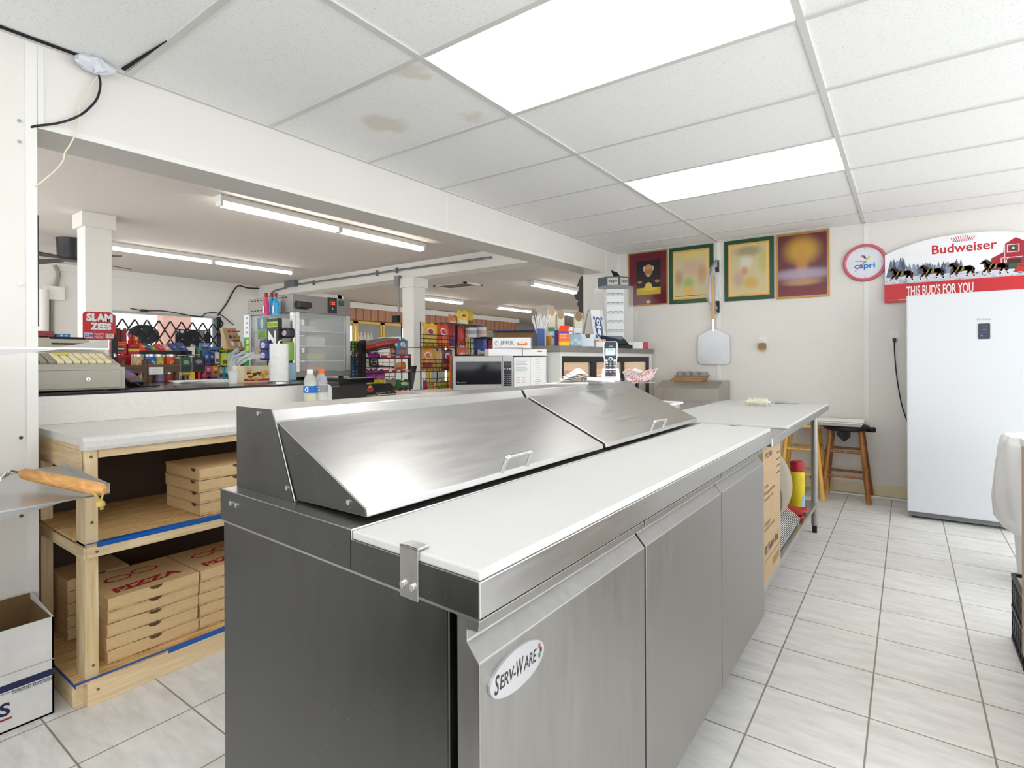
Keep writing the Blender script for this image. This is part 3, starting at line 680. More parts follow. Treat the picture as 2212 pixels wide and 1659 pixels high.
# aluminium sheet pan across both seats
a = at_y(1873, 922, 5.2); ALU = mat('pale_aluminium', (214, 212, 206), .35, .8, var=.06)
px0, px1, py0, py1, pz = -.86, -.285, 5.16, 5.535, SEATZ+.006
m = MB(); m.box((px0+.015, py0+.015, pz), (px1-.015, py1-.015, pz+.003), ALU)
def side(p, q, r, s_): m.hexa([p, q, (q[0], q[1], q[2]+.003), (p[0], p[1], p[2]+.003), r, s_, (s_[0], s_[1], s_[2]+.003), (r[0], r[1], r[2]+.003)], ALU)
T = .026
for (ax, ay), (bx, by), (ox, oy) in (((px0+.015, py0+.015), (px1-.015, py0+.015), (0, -.015)), ((px0+.015, py1-.015), (px1-.015, py1-.015), (0, .015)), ((px0+.015, py0+.015), (px0+.015, py1-.015), (-.015, 0)), ((px1-.015, py0+.015), (px1-.015, py1-.015), (.015, 0))):
    m.add([(ax, ay, pz), (bx, by, pz), (bx+ox, by+oy, pz+T), (ax+ox, ay+oy, pz+T), (ax+ox*.8, ay+oy*.8, pz), (bx+ox*.8, by+oy*.8, pz)], [(0, 1, 2, 3)], ALU)
m.tube([(px0, py0, pz+T), (px1, py0, pz+T), (px1, py1, pz+T), (px0, py1, pz+T)], .004, ALU, 6, closed=True)
solo('sheet_pan', m, 'aluminium sheet pan laid across the two wooden stools', 'pan')

# freezer
fz = thing('upright_freezer', (.33, 5.2, 0), 'tall white upright freezer against the back wall at right', 'freezer')
fy = 4.95; fx0, fx1, fh = -.002, .72, 1.632
build('cabinet', MB().box((fx0+.004, fy+.065, .05), (fx1-.004, 5.50, fh-.008), APPL), fz, .006)
fzd = build('door', MB().box((fx0, fy, .05), (fx1, fy+.055, fh), APPL), fz, .008)
build('door_seal', MB().box((fx0+.012, fy+.054, .06), (fx1-.012, fy+.066, fh-.012), mat('grey_seal', (150, 152, 156), .6)), fz)
build('kick_plate', MB().box((fx0+.012, fy+.02, .018), (fx1-.012, fy+.05, .05), mat('grey_kick', (120, 122, 124), .5)), fz)
m = MB()
for x in (fx0+.05, fx1-.05):
    for y in (fy+.06, 5.44): m.cyl((x, y, 0), (x, y, .055), .02, BLACK, n=12)
build('foot', m, fz)
a = at_y(2113, 699, fy-.002); b = at_y(2139, 732, fy-.002)
F = FY((a.x, fy, b.z)); w, h = b.x-a.x, a.z-b.z
m = MB(fr=F); m.prism(rrect(w, h, .006, x=w/2, y=h/2), -.001, .0035, mat('dark_display', (34, 40, 50), .2))
m.rect(w*.2, h*.18, w*.38, h*.26, mat('blue_led', (40, 80, 255), .4, emit=1.5), .004)
for i in range(3): m.rect(w*.35, h*(.42+.18*i), w*.75, h*(.45+.18*i), pl(110, 118, 130), .004)
build('control_panel', m, fzd, label='dark control panel')
a = at_y(2109, 692, fy); b = at_y(2141, 683, fy); F = FY((a.x, fy, a.z)); m = MB(fr=F); g = pl(150, 152, 156)
m.disc(.006, .006, .0065, .0065, g, .001, r0=.72); m.text('Midea', .015, .0, b.x-a.x-.015, .013, g, .001)
build('nameplate', m, fzd)
# outlets
def outlet(c, lab, n2=True):
    t = thing('wall_outlet', (c.x, WY, c.z), lab, 'outlet', 'white wall outlets'); F = FY((c.x, WY, c.z)); m = MB(fr=F)
    m.prism(rrect(.072, .116, .005), 0, .005, TRIMW); pt_ = build('plate', m, t)
    for s in (1, -1):
        m = MB(fr=F); m.prism(rrect(.034, .03, .010, y=s*.0195), .004, .007, WHITEP)
        for x in (-.007, .006): m.rect(x-.0012, s*.0195-.002, x+.0012, s*.0195+.007, DARK, .0074)
        m.disc(0, s*.0195-.008, .0025, .0025, DARK, .0074, 10)
        build('socket', m, pt_)
    return t
c1 = at_y(1648, 741, WY); o1 = outlet(c1, 'wall outlet with brown plug-in freshener, beside the pizza peel')
c2 = at_y(1932, 729, WY); o2 = outlet(c2, 'wall outlet feeding the black cord beside the freezer')
c3 = at_y(1788, 974, WY); o3 = outlet(c3, 'low wall outlet behind the two wooden stools')
BRN = mat('brown_freshener', (156, 118, 78), .5)
m = MB(fr=FY((c1.x, WY-.008, c1.z-.03))); m.prism(rrect(.062, .062, .014), 0, .04, BRN); m.prism(rrect(.03, .02, .006, y=-.038), .006, .03, mat('amber_glass', (190, 170, 130), .2))
solo('plug_in_freshener', m, 'brown plug-in air freshener in the outlet right of the peel', 'air freshener', bev=.003)
m = MB(); m.box((c2.x-.012, WY-.035, c2.z-.04), (c2.x+.012, WY-.008, c2.z-.005), BLACK)
m.tube(curve_pts([(c2.x, WY-.03, c2.z-.03), at_y(1933, 770, WY-.03), at_y(1938, 820, WY-.03), at_y(1947, 870, WY-.03), at_y(1958, 906, WY-.03), (c2.x+.17, WY-.05, .35), (c2.x+.2, WY-.04, .09)], 6), .0045, BLACK, 8)
solo('power_cord', m, 'black power cord hanging from outlet down behind the freezer', 'cord', smooth=True)
m = MB(); a = at_y(1789, 968, WY-.02); m.box((a.x-.012, WY-.03, a.z-.01), (a.x+.014, WY-.008, a.z+.014), BLACK); m.tube(curve_pts([(a.x, WY-.025, a.z), (a.x-.05, WY-.03, a.z-.06), (a.x-.14, WY-.03, .1)], 6), .004, BLACK, 6)
solo('plug', m, 'small black plug in the low outlet behind the stools', 'plug')

# framed posters: plain generic artwork
def poster(tl, br, lab, kind):
    x0, x1 = tl[0], br[0]; z0, z1 = br[1], tl[1]; w, h = x1-x0, z1-z0
    t = thing('poster', ((x0+x1)/2, WY, z0), lab, 'poster', 'framed posters below the ceiling'); F = FY((x0, WY, z0))
    gold = mat('gold_edge', (176, 132, 66), .35, .5); green = pl(34, 76, 46, .25); maroon = pl(104, 28, 42, .2)
    out = gold if kind in ('man', 'blur') else green
    m = MB(fr=F); m.box((0, 0, 0), (w, h, .012), out); pf_ = build('frame', m, t, .001)
    m = MB(fr=F)
    if kind == 'man':
        m.rect(.012, .012, w-.012, h-.012, maroon, .0125)
        bx0, bx1, bz0, bz1 = w*.22, w*.83, h*.2, h*.83
        m.rect(bx0, bz0, bx1, bz1, pl(26, 18, 18, .3), .013)
        m.rect(bx0, bz0, bx1, bz0+h*.13, pl(196, 168, 40, .3), .0132)
        sk = pl(176, 112, 70, .4)
        cxm = (bx0+bx1)/2
        m.disc(cxm, bz1-h*.19, w*.10, h*.105, sk, .0134); m.disc(cxm-w*.105, bz1-h*.15, w*.03, h*.05, pl(196, 186, 170), .0133); m.disc(cxm+w*.105, bz1-h*.15, w*.03, h*.05, pl(196, 186, 170), .0133)
        m.disc(cxm, bz1-h*.125, w*.088, h*.05, pl(204, 140, 92, .4), .0136); m.disc(cxm, bz1-h*.275, w*.05, h*.03, pl(180, 160, 140), .0136)
        for s in (-1, 1): m.disc(cxm+s*w*.04, bz1-h*.175, w*.018, h*.008, pl(50, 26, 18), .0138, 12); m.disc(cxm+s*w*.22, bz0+h*.24, w*.06, h*.028, sk, .0136)
        m.disc(cxm, bz1-h*.205, w*.014, h*.03, pl(150, 90, 56), .0138, 12); m.disc(cxm, bz1-h*.245, w*.032, h*.006, pl(90, 44, 32), .0138, 12)
        m.disc(cxm, bz0+h*.1, w*.22, h*.04, pl(216, 188, 70), .0138); m.disc(cxm, bz0+h*.15, w*.09, h*.075, pl(226, 190, 70), .014)
        m.disc(w*.52, h*.065, w*.06, h*.03, pl(206, 180, 150), .0132)
    elif kind == 'blur':
        m.rect(.02, .02, w-.02, h-.02, blur_mat(x0, z0, w, h, (96, 34, 44), ((.5, .72, .34, .22, (206, 160, 52)), (.5, .5, .12, .2, (196, 130, 50)), (.5, .36, .6, .1, (176, 160, 176)), (.5, .24, .38, .06, (186, 140, 100)), (.5, .08, .6, .1, (120, 28, 40)))), .0125)
    else:
        m.rect(w*.085, h*.07, w-w*.085, h-h*.065, pl(222, 180, 106, .3), .0125)
        m.rect(w*.095, h*.078, w-w*.095, h-h*.073, pl(150, 60, 40, .3), .0128); m.rect(w*.10, h*.083, w-w*.10, h-h*.078, pl(230, 190, 116, .3), .0131)
        A = ((.5, .62, .22, .16, (206, 166, 150)), (.45, .36, .14, .1, (150, 176, 90)), (.45, .22, .14, .08, (222, 178, 76)), (.22, .45, .12, .16, (170, 140, 110)), (.75, .5, .12, .2, (190, 150, 110)), (.5, .86, .3, .1, (214, 200, 110)))
        if kind == 'green_b': A = ((.5, .8, .3, .1, (150, 140, 100)), (.45, .62, .14, .12, (220, 214, 204)), (.42, .48, .08, .08, (206, 140, 100)), (.55, .28, .16, .1, (206, 160, 50)), (.3, .35, .12, .14, (190, 160, 140)), (.8, .6, .12, .2, (190, 184, 100)))
        m.rect(w*.15, h*.13, w-w*.15, h-h*.115, blur_mat(x0, z0, w, h, (206, 190, 146), A), .0134)
        if kind == 'green_a': m.rect(w*.15, h*.125, w*.85, h*.135, pl(30, 60, 30), .0137)
        for s in range(26): m.rect(w*(.14+.028*s), h*.955-.03, w*(.14+.028*s)+.006, h*.955-.026, pl(110, 60, 40), .0134); m.rect(w*(.14+.028*s), h*.098, w*(.14+.028*s)+.006, h*.102, pl(110, 60, 40), .0134)
    build('print', m, pf_)
BL = [0]
def blur_mat(x0, z0, w, h, base, blobs):
    BL[0] += 1; m = bpy.data.materials.new('soft_print_%d' % BL[0]); m.use_nodes = True; n, l, p = nodes(m)
    g = n.new('ShaderNodeNewGeometry'); last = None
    for (u, v, ru, rv, cc) in blobs:
        mp = n.new('ShaderNodeMapping'); mp.vector_type = 'POINT'; cxw, czw = x0+u*w, z0+v*h
        mp.inputs['Location'].default_value = (-cxw/(ru*w), 0, -czw/(rv*h)); mp.inputs['Scale'].default_value = (1/(ru*w), 0, 1/(rv*h)); l.new(g.outputs['Position'], mp.inputs[0])
        d = n.new('ShaderNodeVectorMath'); d.operation = 'LENGTH'; l.new(mp.outputs[0], d.inputs[0])
        r = n.new('ShaderNodeMapRange'); r.interpolation_type = 'SMOOTHSTEP'; r.inputs[1].default_value = .35; r.inputs[2].default_value = 1.35; r.inputs[3].default_value = .85; r.inputs[4].default_value = 0; l.new(d.outputs['Value'], r.inputs[0])
        mx = n.new('ShaderNodeMix'); mx.data_type = 'RGBA'; l.new(r.outputs[0], mx.inputs[0]); mx.inputs[7].default_value = lin(cc)
        if last is None: mx.inputs[6].default_value = lin(base)
        else: l.new(last, mx.inputs[6])
        last = mx.outputs[2]
    l.new(last, p.inputs['Base Color']); p.inputs['Roughness'].default_value = .3; return m
ZT = 2.325
poster((-2.455, ZT), (-2.018, 1.75), 'maroon poster of an old man over a plate of pasta, leftmost', 'man')
poster((-2.000, ZT), (-1.552, 1.745), 'green bordered cream poster left of the pizza peel', 'green_a')
poster((-1.448, ZT), (-1.002, 1.737), 'green bordered cream poster right of the pizza peel', 'green_b')
poster((-.985, ZT), (-.552, 1.727), 'maroon poster with a blurred yellow picture, nearest the clock', 'blur')
# pizza peel with wooden handle
PY = 5.545
pe = thing('pizza_peel', (-1.552, WY, 1.12), 'aluminium pizza peel with wooden handle hanging on the wall', 'peel')
P1 = lambda x, y: at_y(x, y, PY)
pts = []
pc = P1(1541, 711); l_ = P1(1507, 750).x; r_ = P1(1577, 750).x; bt = P1(1541, 787).z; tp_ = P1(1541, 711).z; shz = P1(1541, 724).z
w = r_-l_
out = [(l_+.004, shz-.02), (l_+.02, shz), (pc.x-.02, tp_), (pc.x+.02, tp_), (r_-.02, shz), (r_-.004, shz-.02)]
for i in range(7): t = math.radians(0-90*i/6); out.append((r_-.05+.05*math.cos(t), bt+.05+.05*math.sin(t)))
for i in range(7): t = math.radians(-90-90*i/6); out.append((l_+.05+.05*math.cos(t), bt+.05+.05*math.sin(t)))
m = MB(fr=frame((0, PY, 0), (1, 0, 0), (0, 0, 1))); m.prism(out, -.001, .002, mat('scuffed_aluminium', (214, 216, 220), .42, .75, var=.04))
build('blade', m, pe)
a = P1(1541, 716); b = P1(1541, 690); c = P1(1541, 596)
build('ferrule', MB().cyl((a.x, PY-.008, a.z), (b.x, PY-.012, b.z), .010, CHROME, n=12), pe, smooth=True)
build('handle', MB().cyl((b.x, PY-.012, b.z), (c.x, PY-.014, c.z), .0125, PEEL, r2=.011, n=14), pe, smooth=True)
d = P1(1540, 573)
build('hanging_loop', MB().tube([(c.x-.004, PY-.012, c.z), (d.x, PY-.012, d.z), (c.x+.006, PY-.012, c.z)], .0028, CHROME, 6).cyl((d.x, WY, d.z+.006), (d.x, PY-.03, d.z+.008), .003, BLKMET, n=8), pe)
# long knife in a plastic sleeve
kf = thing('wrapped_knife', (-1.52, WY, 1.65), 'long two-handled knife in clear plastic hanging behind the peel handle', 'knife')
F = frame((0, 5.56, 0), (1, 0, 0), (0, 0, 1))
a, b = P1(1549, 562), P1(1549, 588); c, d = P1(1550, 650), P1(1550, 676)
m = MB(fr=F); m.prism(rrect(.036, a.z-b.z, .008, x=a.x, y=(a.z+b.z)/2), 0, .022, BLACK); build('handle', m, kf, label='upper black handle')
m = MB(fr=F); m.prism(rrect(.036, c.z-d.z, .008, x=c.x, y=(c.z+d.z)/2), 0, .022, BLACK); build('handle', m, kf, label='lower black handle')
e0, e1 = P1(1532, 600), P1(1531, 650)
m = MB(fr=F); m.prism([(a.x, a.z-.01), (a.x-.03, a.z-.03), (e0.x, e0.z), (e0.x-.005, (e0.z+e1.z)/2), (e1.x, e1.z), (c.x, d.z+.03)], .004, .006, mat('knife_blade', (206, 208, 212), .25, .9)); build('blade', m, kf)
m = MB()
def slv(u, v):
    z = d.z-.01+(a.z+.005-d.z)*v; xl = a.x-.11*math.sin(min(1, max(0, v))*math.pi)**.6-.012; xr = a.x+.03
    return (xl+(xr-xl)*u, 5.552-.016*math.sin(u*math.pi)+.003*math.sin(v*40+u*9), z)
m.grid(slv, 10, 30, FILM); build('plastic_sleeve', m, kf, smooth=True)
# clock
cc = at_y(1868, 568, WY); CR = .162
ck_ = thing('wall_clock', (cc.x, WY, cc.z-CR), 'round pink rimmed wall clock with a white dial', 'clock'); F = FY((cc.x, WY, cc.z))
m = MB(fr=F); m.lathe((0, 0, 0), [(CR-.001, 0), (CR, .01), (CR-.006, .028), (CR-.016, .034), (CR-.026, .028), (CR-.028, .012)], pl(206, 104, 120, .3), 56, cap=False); build('rim', m, ck_, smooth=True)
m = MB(fr=F); m.disc(0, 0, CR-.027, CR-.027, pl(222, 228, 234), .0125, 56)
bl = pl(30, 128, 206)
m.text('capri', -.075, -.062, .150, .06, bl, .013, bold=.03)
for i in range(4): t = i*math.pi/2; m.rect(-.0015+.118*math.cos(t), -.006+.118*math.sin(t), .0015+.118*math.cos(t), .006+.118*math.sin(t), pl(110, 130, 150), .013)
m.poly([(.02, .02, .0135), (.045, .05, .0135), (.03, .055, .0135), (.006, .028, .0135)], pl(224, 214, 40)); m.poly([(-.03, .06, .0135), (.01, .03, .0135), (-.01, .07, .0135)], pl(206, 90, 100)); m.poly([(-.01, .045, .0135), (.018, .025, .0135), (.0, .065, .0135)], pl(120, 120, 200))
build('dial', m, ck_)
m = MB(fr=F); hr = pl(190, 110, 90)
m.poly([(.012, .004, .018), (-.07, .017, .018), (-.07, .020, .018), (.012, .010, .018)], hr); m.poly([(.01, .006, .0185), (-.072, -.074, .0185), (-.074, -.071, .0185), (.006, .010, .0185)], pl(214, 60, 50)); m.disc(.008, .006, .005, .005, hr, .019, 12)
build('hand', m, ck_)
# beer sign
sx0 = at_y(1912, 640, 5.545).x; sz0 = at_y(1912, 655, 5.545).z
F = FY((sx0, 5.545, sz0)); sw = .96
bs = thing('beer_sign', (sx0+sw/2, WY, sz0), 'arched white beer sign with horses, red barn and red band', 'sign')
RZ = at_y(1914, 616, 5.545).z-sz0
prof = [(0, RZ), (sw, RZ)]
zl = at_y(1916, 552, 5.545).z-sz0; zt = at_y(2085, 505, 5.545).z-sz0
top = []
hs_ = at_y(2085, 505, 5.545).x-sx0
for i in range(25):
    x = sw*i/24; top.append((x, zl+(zt-zl)*(1-abs(x/hs_-1)**2.3)))
m = MB(fr=F); m.prism([(0, RZ-.002)]+[(sw, RZ-.002)]+top[::-1], 0, .02, pl(238, 238, 240, .3)); build('sign_panel', m, bs)
m = MB(fr=F); m.box((-.004, 0, -.01), (sw+.004, RZ, .03), pl(200, 22, 34, .3)); wt_ = pl(246, 240, 238)
zz = at_y(1995, 648, 5.52).z-sz0
m.text("THIS BUD'S FOR YOU", .145, RZ*.30, .42, RZ*.55, wt_, .0306, bold=.02); m.text('enjoy', .03, .016, .06, .006, wt_, .0306); m.text('Responsibly', .095, .014, .07, .012, wt_, .0306)
build('red_band', m, bs, label='red band with white slogan')
m = MB(fr=F); bred = pl(190, 34, 44)
q0 = at_y(2013, 551, 5.525); q1 = at_y(2154, 527, 5.525)
tx_, tw_ = q0.x-sx0, q1.x-q0.x; tz_ = q0.z-sz0
m.text('Budweiser', tx_, tz_+.004, tw_, .072, bred, .0206, bold=.018)
for i in range(11):
    t = (i-5)/5; xx = tx_+tw_*.49+t*.05; hh = .042-.016*abs(t); m.poly([(xx-.0032, tz_+.086, .0206), (xx+.0032, tz_+.086, .0206), (xx+.0022+t*.02, tz_+.086+hh, .0206), (xx-.0022+t*.02, tz_+.086+hh, .0206)], bred); m.disc(xx+t*.022, tz_+.090+hh, .003, .004, bred, .0206, 8)
build('lettering', m, bs)
# picture: snowy trees, barn, team of horses
m = MB(fr=F); random.seed(5)
cols = [pl(96, 108, 128), pl(134, 146, 164), pl(70, 82, 100), pl(170, 180, 194)]
for i in range(210):
    x = random.uniform(.004, .50)**1.0; x = .034+.47*random.random()**1.3; hgt = (.135 if x < .13 else .085)*random.uniform(.6, 1.15); z0 = RZ+.055+random.uniform(-.012, .02)
    ww = hgt*.22; m.poly([(x-ww, z0, .0203+i*1e-6), (x+ww, z0, .0203+i*1e-6), (x, z0+hgt, .0203+i*1e-6)], random.choice(cols))
m.rect(.004, RZ+.002, sw-.004, RZ+.058, pl(206, 212, 222), .0206)
for i in range(60):
    x = random.uniform(.01, sw-.02); m.disc(x, RZ+random.uniform(.006, .05), random.uniform(.006, .02), random.uniform(.002, .005), pl(176, 182, 194), .0208, 10)
build('snow_scene', m, bs)
m = MB(fr=F); bx = at_y(2141, 560, 5.525).x-sx0
brn = pl(160, 26, 40); wl_ = pl(226, 206, 206)
bz = RZ+.055
m.poly([(bx, bz, .0208), (bx+.28, bz, .0208), (bx+.28, bz+.15, .0208), (bx+.22, bz+.18, .0208), (bx+.14, bz+.235, .0208), (bx+.075, bz+.19, .0208), (bx+.07, bz+.13, .0208), (bx, bz+.09, .0208)], brn)
for (a, b, c, d) in ((.075, 0, .080, .19), (.055, .085, .18, .09), (.055, 0, .06, .088)): m.rect(bx+a, bz+b, bx+c, bz+d, wl_, .0211)
m.poly([(bx+.062, bz+.0, .0211), (bx+.07, bz, .0211), (bx+.1, bz+.085, .0211), (bx+.092, bz+.085, .0211)], wl_); m.rect(bx+.09, bz+.125, bx+.16, bz+.185, wl_, .0211); m.rect(bx+.096, bz+.13, bx+.154, bz+.18, brn, .0213); m.disc(bx+.125, bz+.155, .02, .022, pl(40, 70, 50), .0215, 20); m.disc(bx+.125, bz+.155, .009, .01, pl(200, 206, 214), .0217, 16)
m.rect(bx+.09, bz, bx+.17, bz+.075, pl(60, 24, 28), .0211); m.rect(bx+.10, bz+.01, bx+.16, bz+.04, pl(36, 90, 56), .0213)
build('barn_picture', m, bs)
m = MB(fr=F)
def horse(x, z, k, mt, dk_):
    b = .0214; P_ = lambda u, v: (x+u*k, z+v*k, b)
    m.poly([P_(.020, .050), P_(.045, .044), (P_(.09, .050)), P_(.125, .046), P_(.136, .062), P_(.132, .078), P_(.115, .086), P_(.08, .082), P_(.05, .088), P_(.03, .10), P_(.018, .116), P_(.010, .120), P_(.002, .112), P_(-.014, .096), P_(-.010, .088), P_(.004, .092), P_(.010, .082), P_(.010, .066)], mt)
    m.poly([(x+.010*k, z+.118*k, b+.0002), (x+.022*k, z+.116*k, b+.0002), (x+.05*k, z+.088*k, b+.0002), (x+.038*k, z+.084*k, b+.0002)], dk_)
    for lx, ox in ((.018, -.020), (.034, .004), (.112, -.012), (.128, .012)):
        m.poly([(x+(lx-.008)*k, z+.052*k, b), (x+(lx+.008)*k, z+.052*k, b), (x+(lx+ox+.005)*k, z+.018*k, b), (x+(lx+ox-.005)*k, z+.018*k, b)], mt)
        m.poly([(x+(lx+ox-.006)*k, z+.020*k, b+.0001), (x+(lx+ox+.006)*k, z+.020*k, b+.0001), (x+(lx+ox*1.2+.009)*k, z, b+.0001), (x+(lx+ox*1.2-.009)*k, z, b+.0001)], wl2)
    m.poly([(x+.130*k, z+.078*k, b+.0001), (x+.146*k, z+.06*k, b+.0001), (x+.142*k, z+.03*k, b+.0001), (x+.132*k, z+.055*k, b+.0001)], dk_)
    for q in (.034, .062): m.poly([(x+q*k, z+.048*k, b+.0004), (x+(q+.003)*k, z+.048*k, b+.0004), (x+(q+.018)*k, z+.086*k, b+.0004), (x+(q+.015)*k, z+.086*k, b+.0004)], pl(190, 176, 80))
    m.rect(x+.075*k, z+.05*k, x+.0775*k, z+.083*k, pl(190, 176, 80), b+.0004)
wl2 = pl(226, 220, 214); hb = pl(92, 58, 42); hd = pl(40, 28, 24)
for i, px in enumerate((1924, 1988, 2052, 2122)):
    x = at_y(px, 585, 5.52).x-sx0
    horse(x+.010, RZ+.024, .98, pl(70, 44, 34), hd); horse(x, RZ+.016, 1.02, hb, hd)
m.disc(at_y(2204, 590, 5.52).x-sx0, RZ+.05, .03, .03, pl(70, 60, 50), .0216, 20, r0=.85); m.poly([(bx+.13, RZ+.03, .0215), (bx+.3, RZ+.03, .0215), (bx+.3, RZ+.12, .0215), (bx+.15, RZ+.09, .0215)], pl(190, 40, 30))
build('horse_team', m, bs)

# ---- stainless bin with pulp cup carriers against the back wall
q = [at_y(1440, 830, 5.15), at_y(1553, 828, 5.15)]
bn = thing('steel_hopper', (-1.65, 5.3, 0), 'stainless steel hopper cabinet below the pizza peel', 'hopper')
DST = mat('dull_steel', (184, 180, 170), .45, .9, var=.08)
m = MB(fr=frame((0, 0, 0), (0, 1, 0), (0, 0, 1))); m.prism([(5.12, .72), (5.54, .72), (5.54, .965), (5.30, .965), (5.12, .90)], -1.99, -1.395, DST)
build('hopper_body', m, bn, .003)
m = MB().box((-1.99, 5.14, .12), (-1.40, 5.53, .72), DST); build('base_cabinet', m, bn, .003)
m = MB()
for x in (-1.96, -1.43):
    for y in (5.18, 5.49): m.cyl((x, y, 0), (x, y, .125), .018, BLKMET, n=10)
build('foot', m, bn)
PULP = mat('grey_pulp', (150, 148, 146), .95, bump=.3); KR = mat('kraft_edge', (176, 142, 104), .9)
for i in range(4):
    m = MB(); z = .9655+.012*i; x0, x1, y0, y1 = -1.90+.012*i, -1.60+.006*i, 5.30+.004*i, 5.50
    m.box((x0, y0, z), (x1, y1, z+.010), KR)
    solo('cup_carrier', m, 'brown carrier sheet %s under the grey pulp carrier' % ('at the bottom', 'second from the bottom', 'second from the top', 'directly')[i], 'cup carrier', 'stacked cup carriers')
m = MB(); z = 1.0145
m.box((-1.86, 5.30, z), (-1.57, 5.49, z+.006), PULP)
for i in range(4):
    for k in range(2): m.lathe((-1.825+.075*i, 5.35+.09*k, z+.004), [(.034, 0), (.028, .022), (.014, .034), (.001, .035)], PULP, 12)
solo('cup_carrier', m, 'grey moulded pulp cup carrier on top of the hopper stack', 'cup carrier', 'stacked cup carriers')
# small rack with paper boats (seen past the cooler's far end)
ft = at_y(1376, 822, 3.0)
st = thing('round_stand', (ft.x, 3.0, TT), 'small round metal stand holding the checkered paper food boats', 'stand')
z = ft.z-.012
build('plate', MB().lathe((ft.x, 3.0, z), [(.001, 0), (.105, 0), (.107, .004), (.001, .006)], CHROME, 32), st, smooth=True)
build('column', MB().cyl((ft.x, 3.0, TT+.001), (ft.x, 3.0, z), .010, BLKMET, n=14), st); build('base', MB().lathe((ft.x, 3.0, TT), [(.07, .0005), (.07, .006), (.02, .012)], BLKMET, 28), st)
CHK = mat('checker_paper', (236, 222, 218), .8)
n_, l_2, p_ = nodes(CHK); ck2 = n_.new('ShaderNodeTexChecker'); ck2.inputs['Scale'].default_value = 90; ck2.inputs[1].default_value = lin((240, 234, 228)); ck2.inputs[2].default_value = lin((206, 140, 146))
tc2 = n_.new('ShaderNodeTexCoord'); mp2 = n_.new('ShaderNodeMapping'); mp2.inputs['Rotation'].default_value = (.6, .2, .78); l_2.new(tc2.outputs['Object'], mp2.inputs[0]); l_2.new(mp2.outputs[0], ck2.inputs['Vector']); l_2.new(ck2.outputs[0], p_.inputs['Base Color'])
for i in range(6):
    m = MB(); o = Vector((ft.x+.0045*i, 3.0+.007*i, z+.0065+.0035*i))
    w0, w1, d0, d1, hh = .045, .072, .03, .05, .048
    lo = [(-w0, -d0), (w0, -d0), (w0, d0), (-w0, d0)]; hi = [(-w1, -d1), (w1, -d1), (w1, d1), (-w1, d1)]
    hz = [hh+.012]*4
    for s in (0, .0012):
        vs = [o+Vector((x*(1-s*6), y*(1-s*6), s)) for x, y in lo]+[o+Vector((x*(1-s*6), y*(1-s*6), h_)) for (x, y), h_ in zip(hi, hz)]+[o+Vector((0, -d1*.86, hh*.72)), o+Vector((w1*.86, 0, hh*.72)), o+Vector((0, d1*.86, hh*.72)), o+Vector((-w1*.86, 0, hh*.72))]
        m.add(vs, [(0, 1, 2, 3), (0, 1, 5, 8, 4), (1, 2, 6, 9, 5), (2, 3, 7, 10, 6), (3, 0, 4, 11, 7)], CHK if s == 0 else PAPER)
    solo('paper_boat', m, 'red checkered paper food boat nested in the stack on the round stand', 'food boat', 'nested paper boats')
# ================================================================ left: counter bench with pizza boxes
BXF, BXB, by0, by1 = -2.262, -2.852, .640, 2.045
bn2 = thing('counter_bench', (-2.55, 1.34, 0), 'pale laminate counter on a pine frame with open shelves of pizza boxes', 'counter')
LAM = mat('speckled_laminate', (226, 223, 217), .32, var=.045, scale=70)
m = MB(fr=Matrix(((1, 0, 0, 0), (0, 0, 1, 0), (0, 1, 0, 0), (0, 0, 0, 1))))
m.prism([(-2.25, .868), (-2.246, .880), (-2.247, .900), (-2.254, .912), (-2.266, .9165), (-2.285, .9125), (BXB, .914), (BXB, .885), (-2.285, .885), (-2.285, .868)], by0, by1, LAM)
build('countertop', m, bn2, label='speckled pale laminate countertop')
m = MB(fr=FX((BXB, by0, .914)))
pr = [(0, 0), (by1-by0, 0)]+[(by1-by0-.03+.03*math.cos(t), .086+.03*math.sin(t)) for t in [math.radians(15*i) for i in range(7)]]+[(0, .116)]
m.prism(pr, 0, .019, LAM); build('backsplash', m, bn2, .002)
def bx_(name, a, b, mt, bev=.002): return build(name, MB().box(a, b, mt), bn2, bev)
fy0, fy1 = .648, 2.03
for x0 in (-2.352, -2.845):
    for y in (fy0, fy1-.038):
        bx_('post', (x0, y, .0825), (x0+.089, y+.038, .868), PINEZ)
bx_('rail', (-2.263, fy0, .502), (-2.25, fy1, .539), PINEY); bx_('rail', (-2.845, fy0-.008, .500), (-2.25, fy0-.0005, .538), PINEX)
bx_('rail', (-2.296, fy0+.04, .838), (-2.266, fy1, .868), PINEY); bx_('rail', (-2.845, fy0-.008, .79), (-2.28, fy0-.0005, .867), PINEX)
bx_('base_rail', (-2.284, fy0, 0), (-2.246, fy1, .082), PINEY); bx_('base_rail', (-2.845, fy0-.03, 0), (-2.284, fy0+.008, .082), PINEX); bx_('base_rail', (-2.845, fy1-.03, 0), (-2.284, fy1+.008, .082), PINEX)
bx_('shelf_board', (-2.845, fy0, .539), (-2.251, fy1, .549), OSB, .001); bx_('shelf_board', (-2.845, fy0-.03, .0822), (-2.247, fy1, .0885), OSB, .001)
bx_('back_panel', (-2.858, fy0-.02, .02), (-2.846, fy1, .868), mat('dark_brown_panel', (70, 52, 42), .7))
TAPE = pl(24, 92, 176)
bx_('top_packing', (-2.845, by0+.002, .8682), (-2.286, by1, .8848), PINEX, 0)
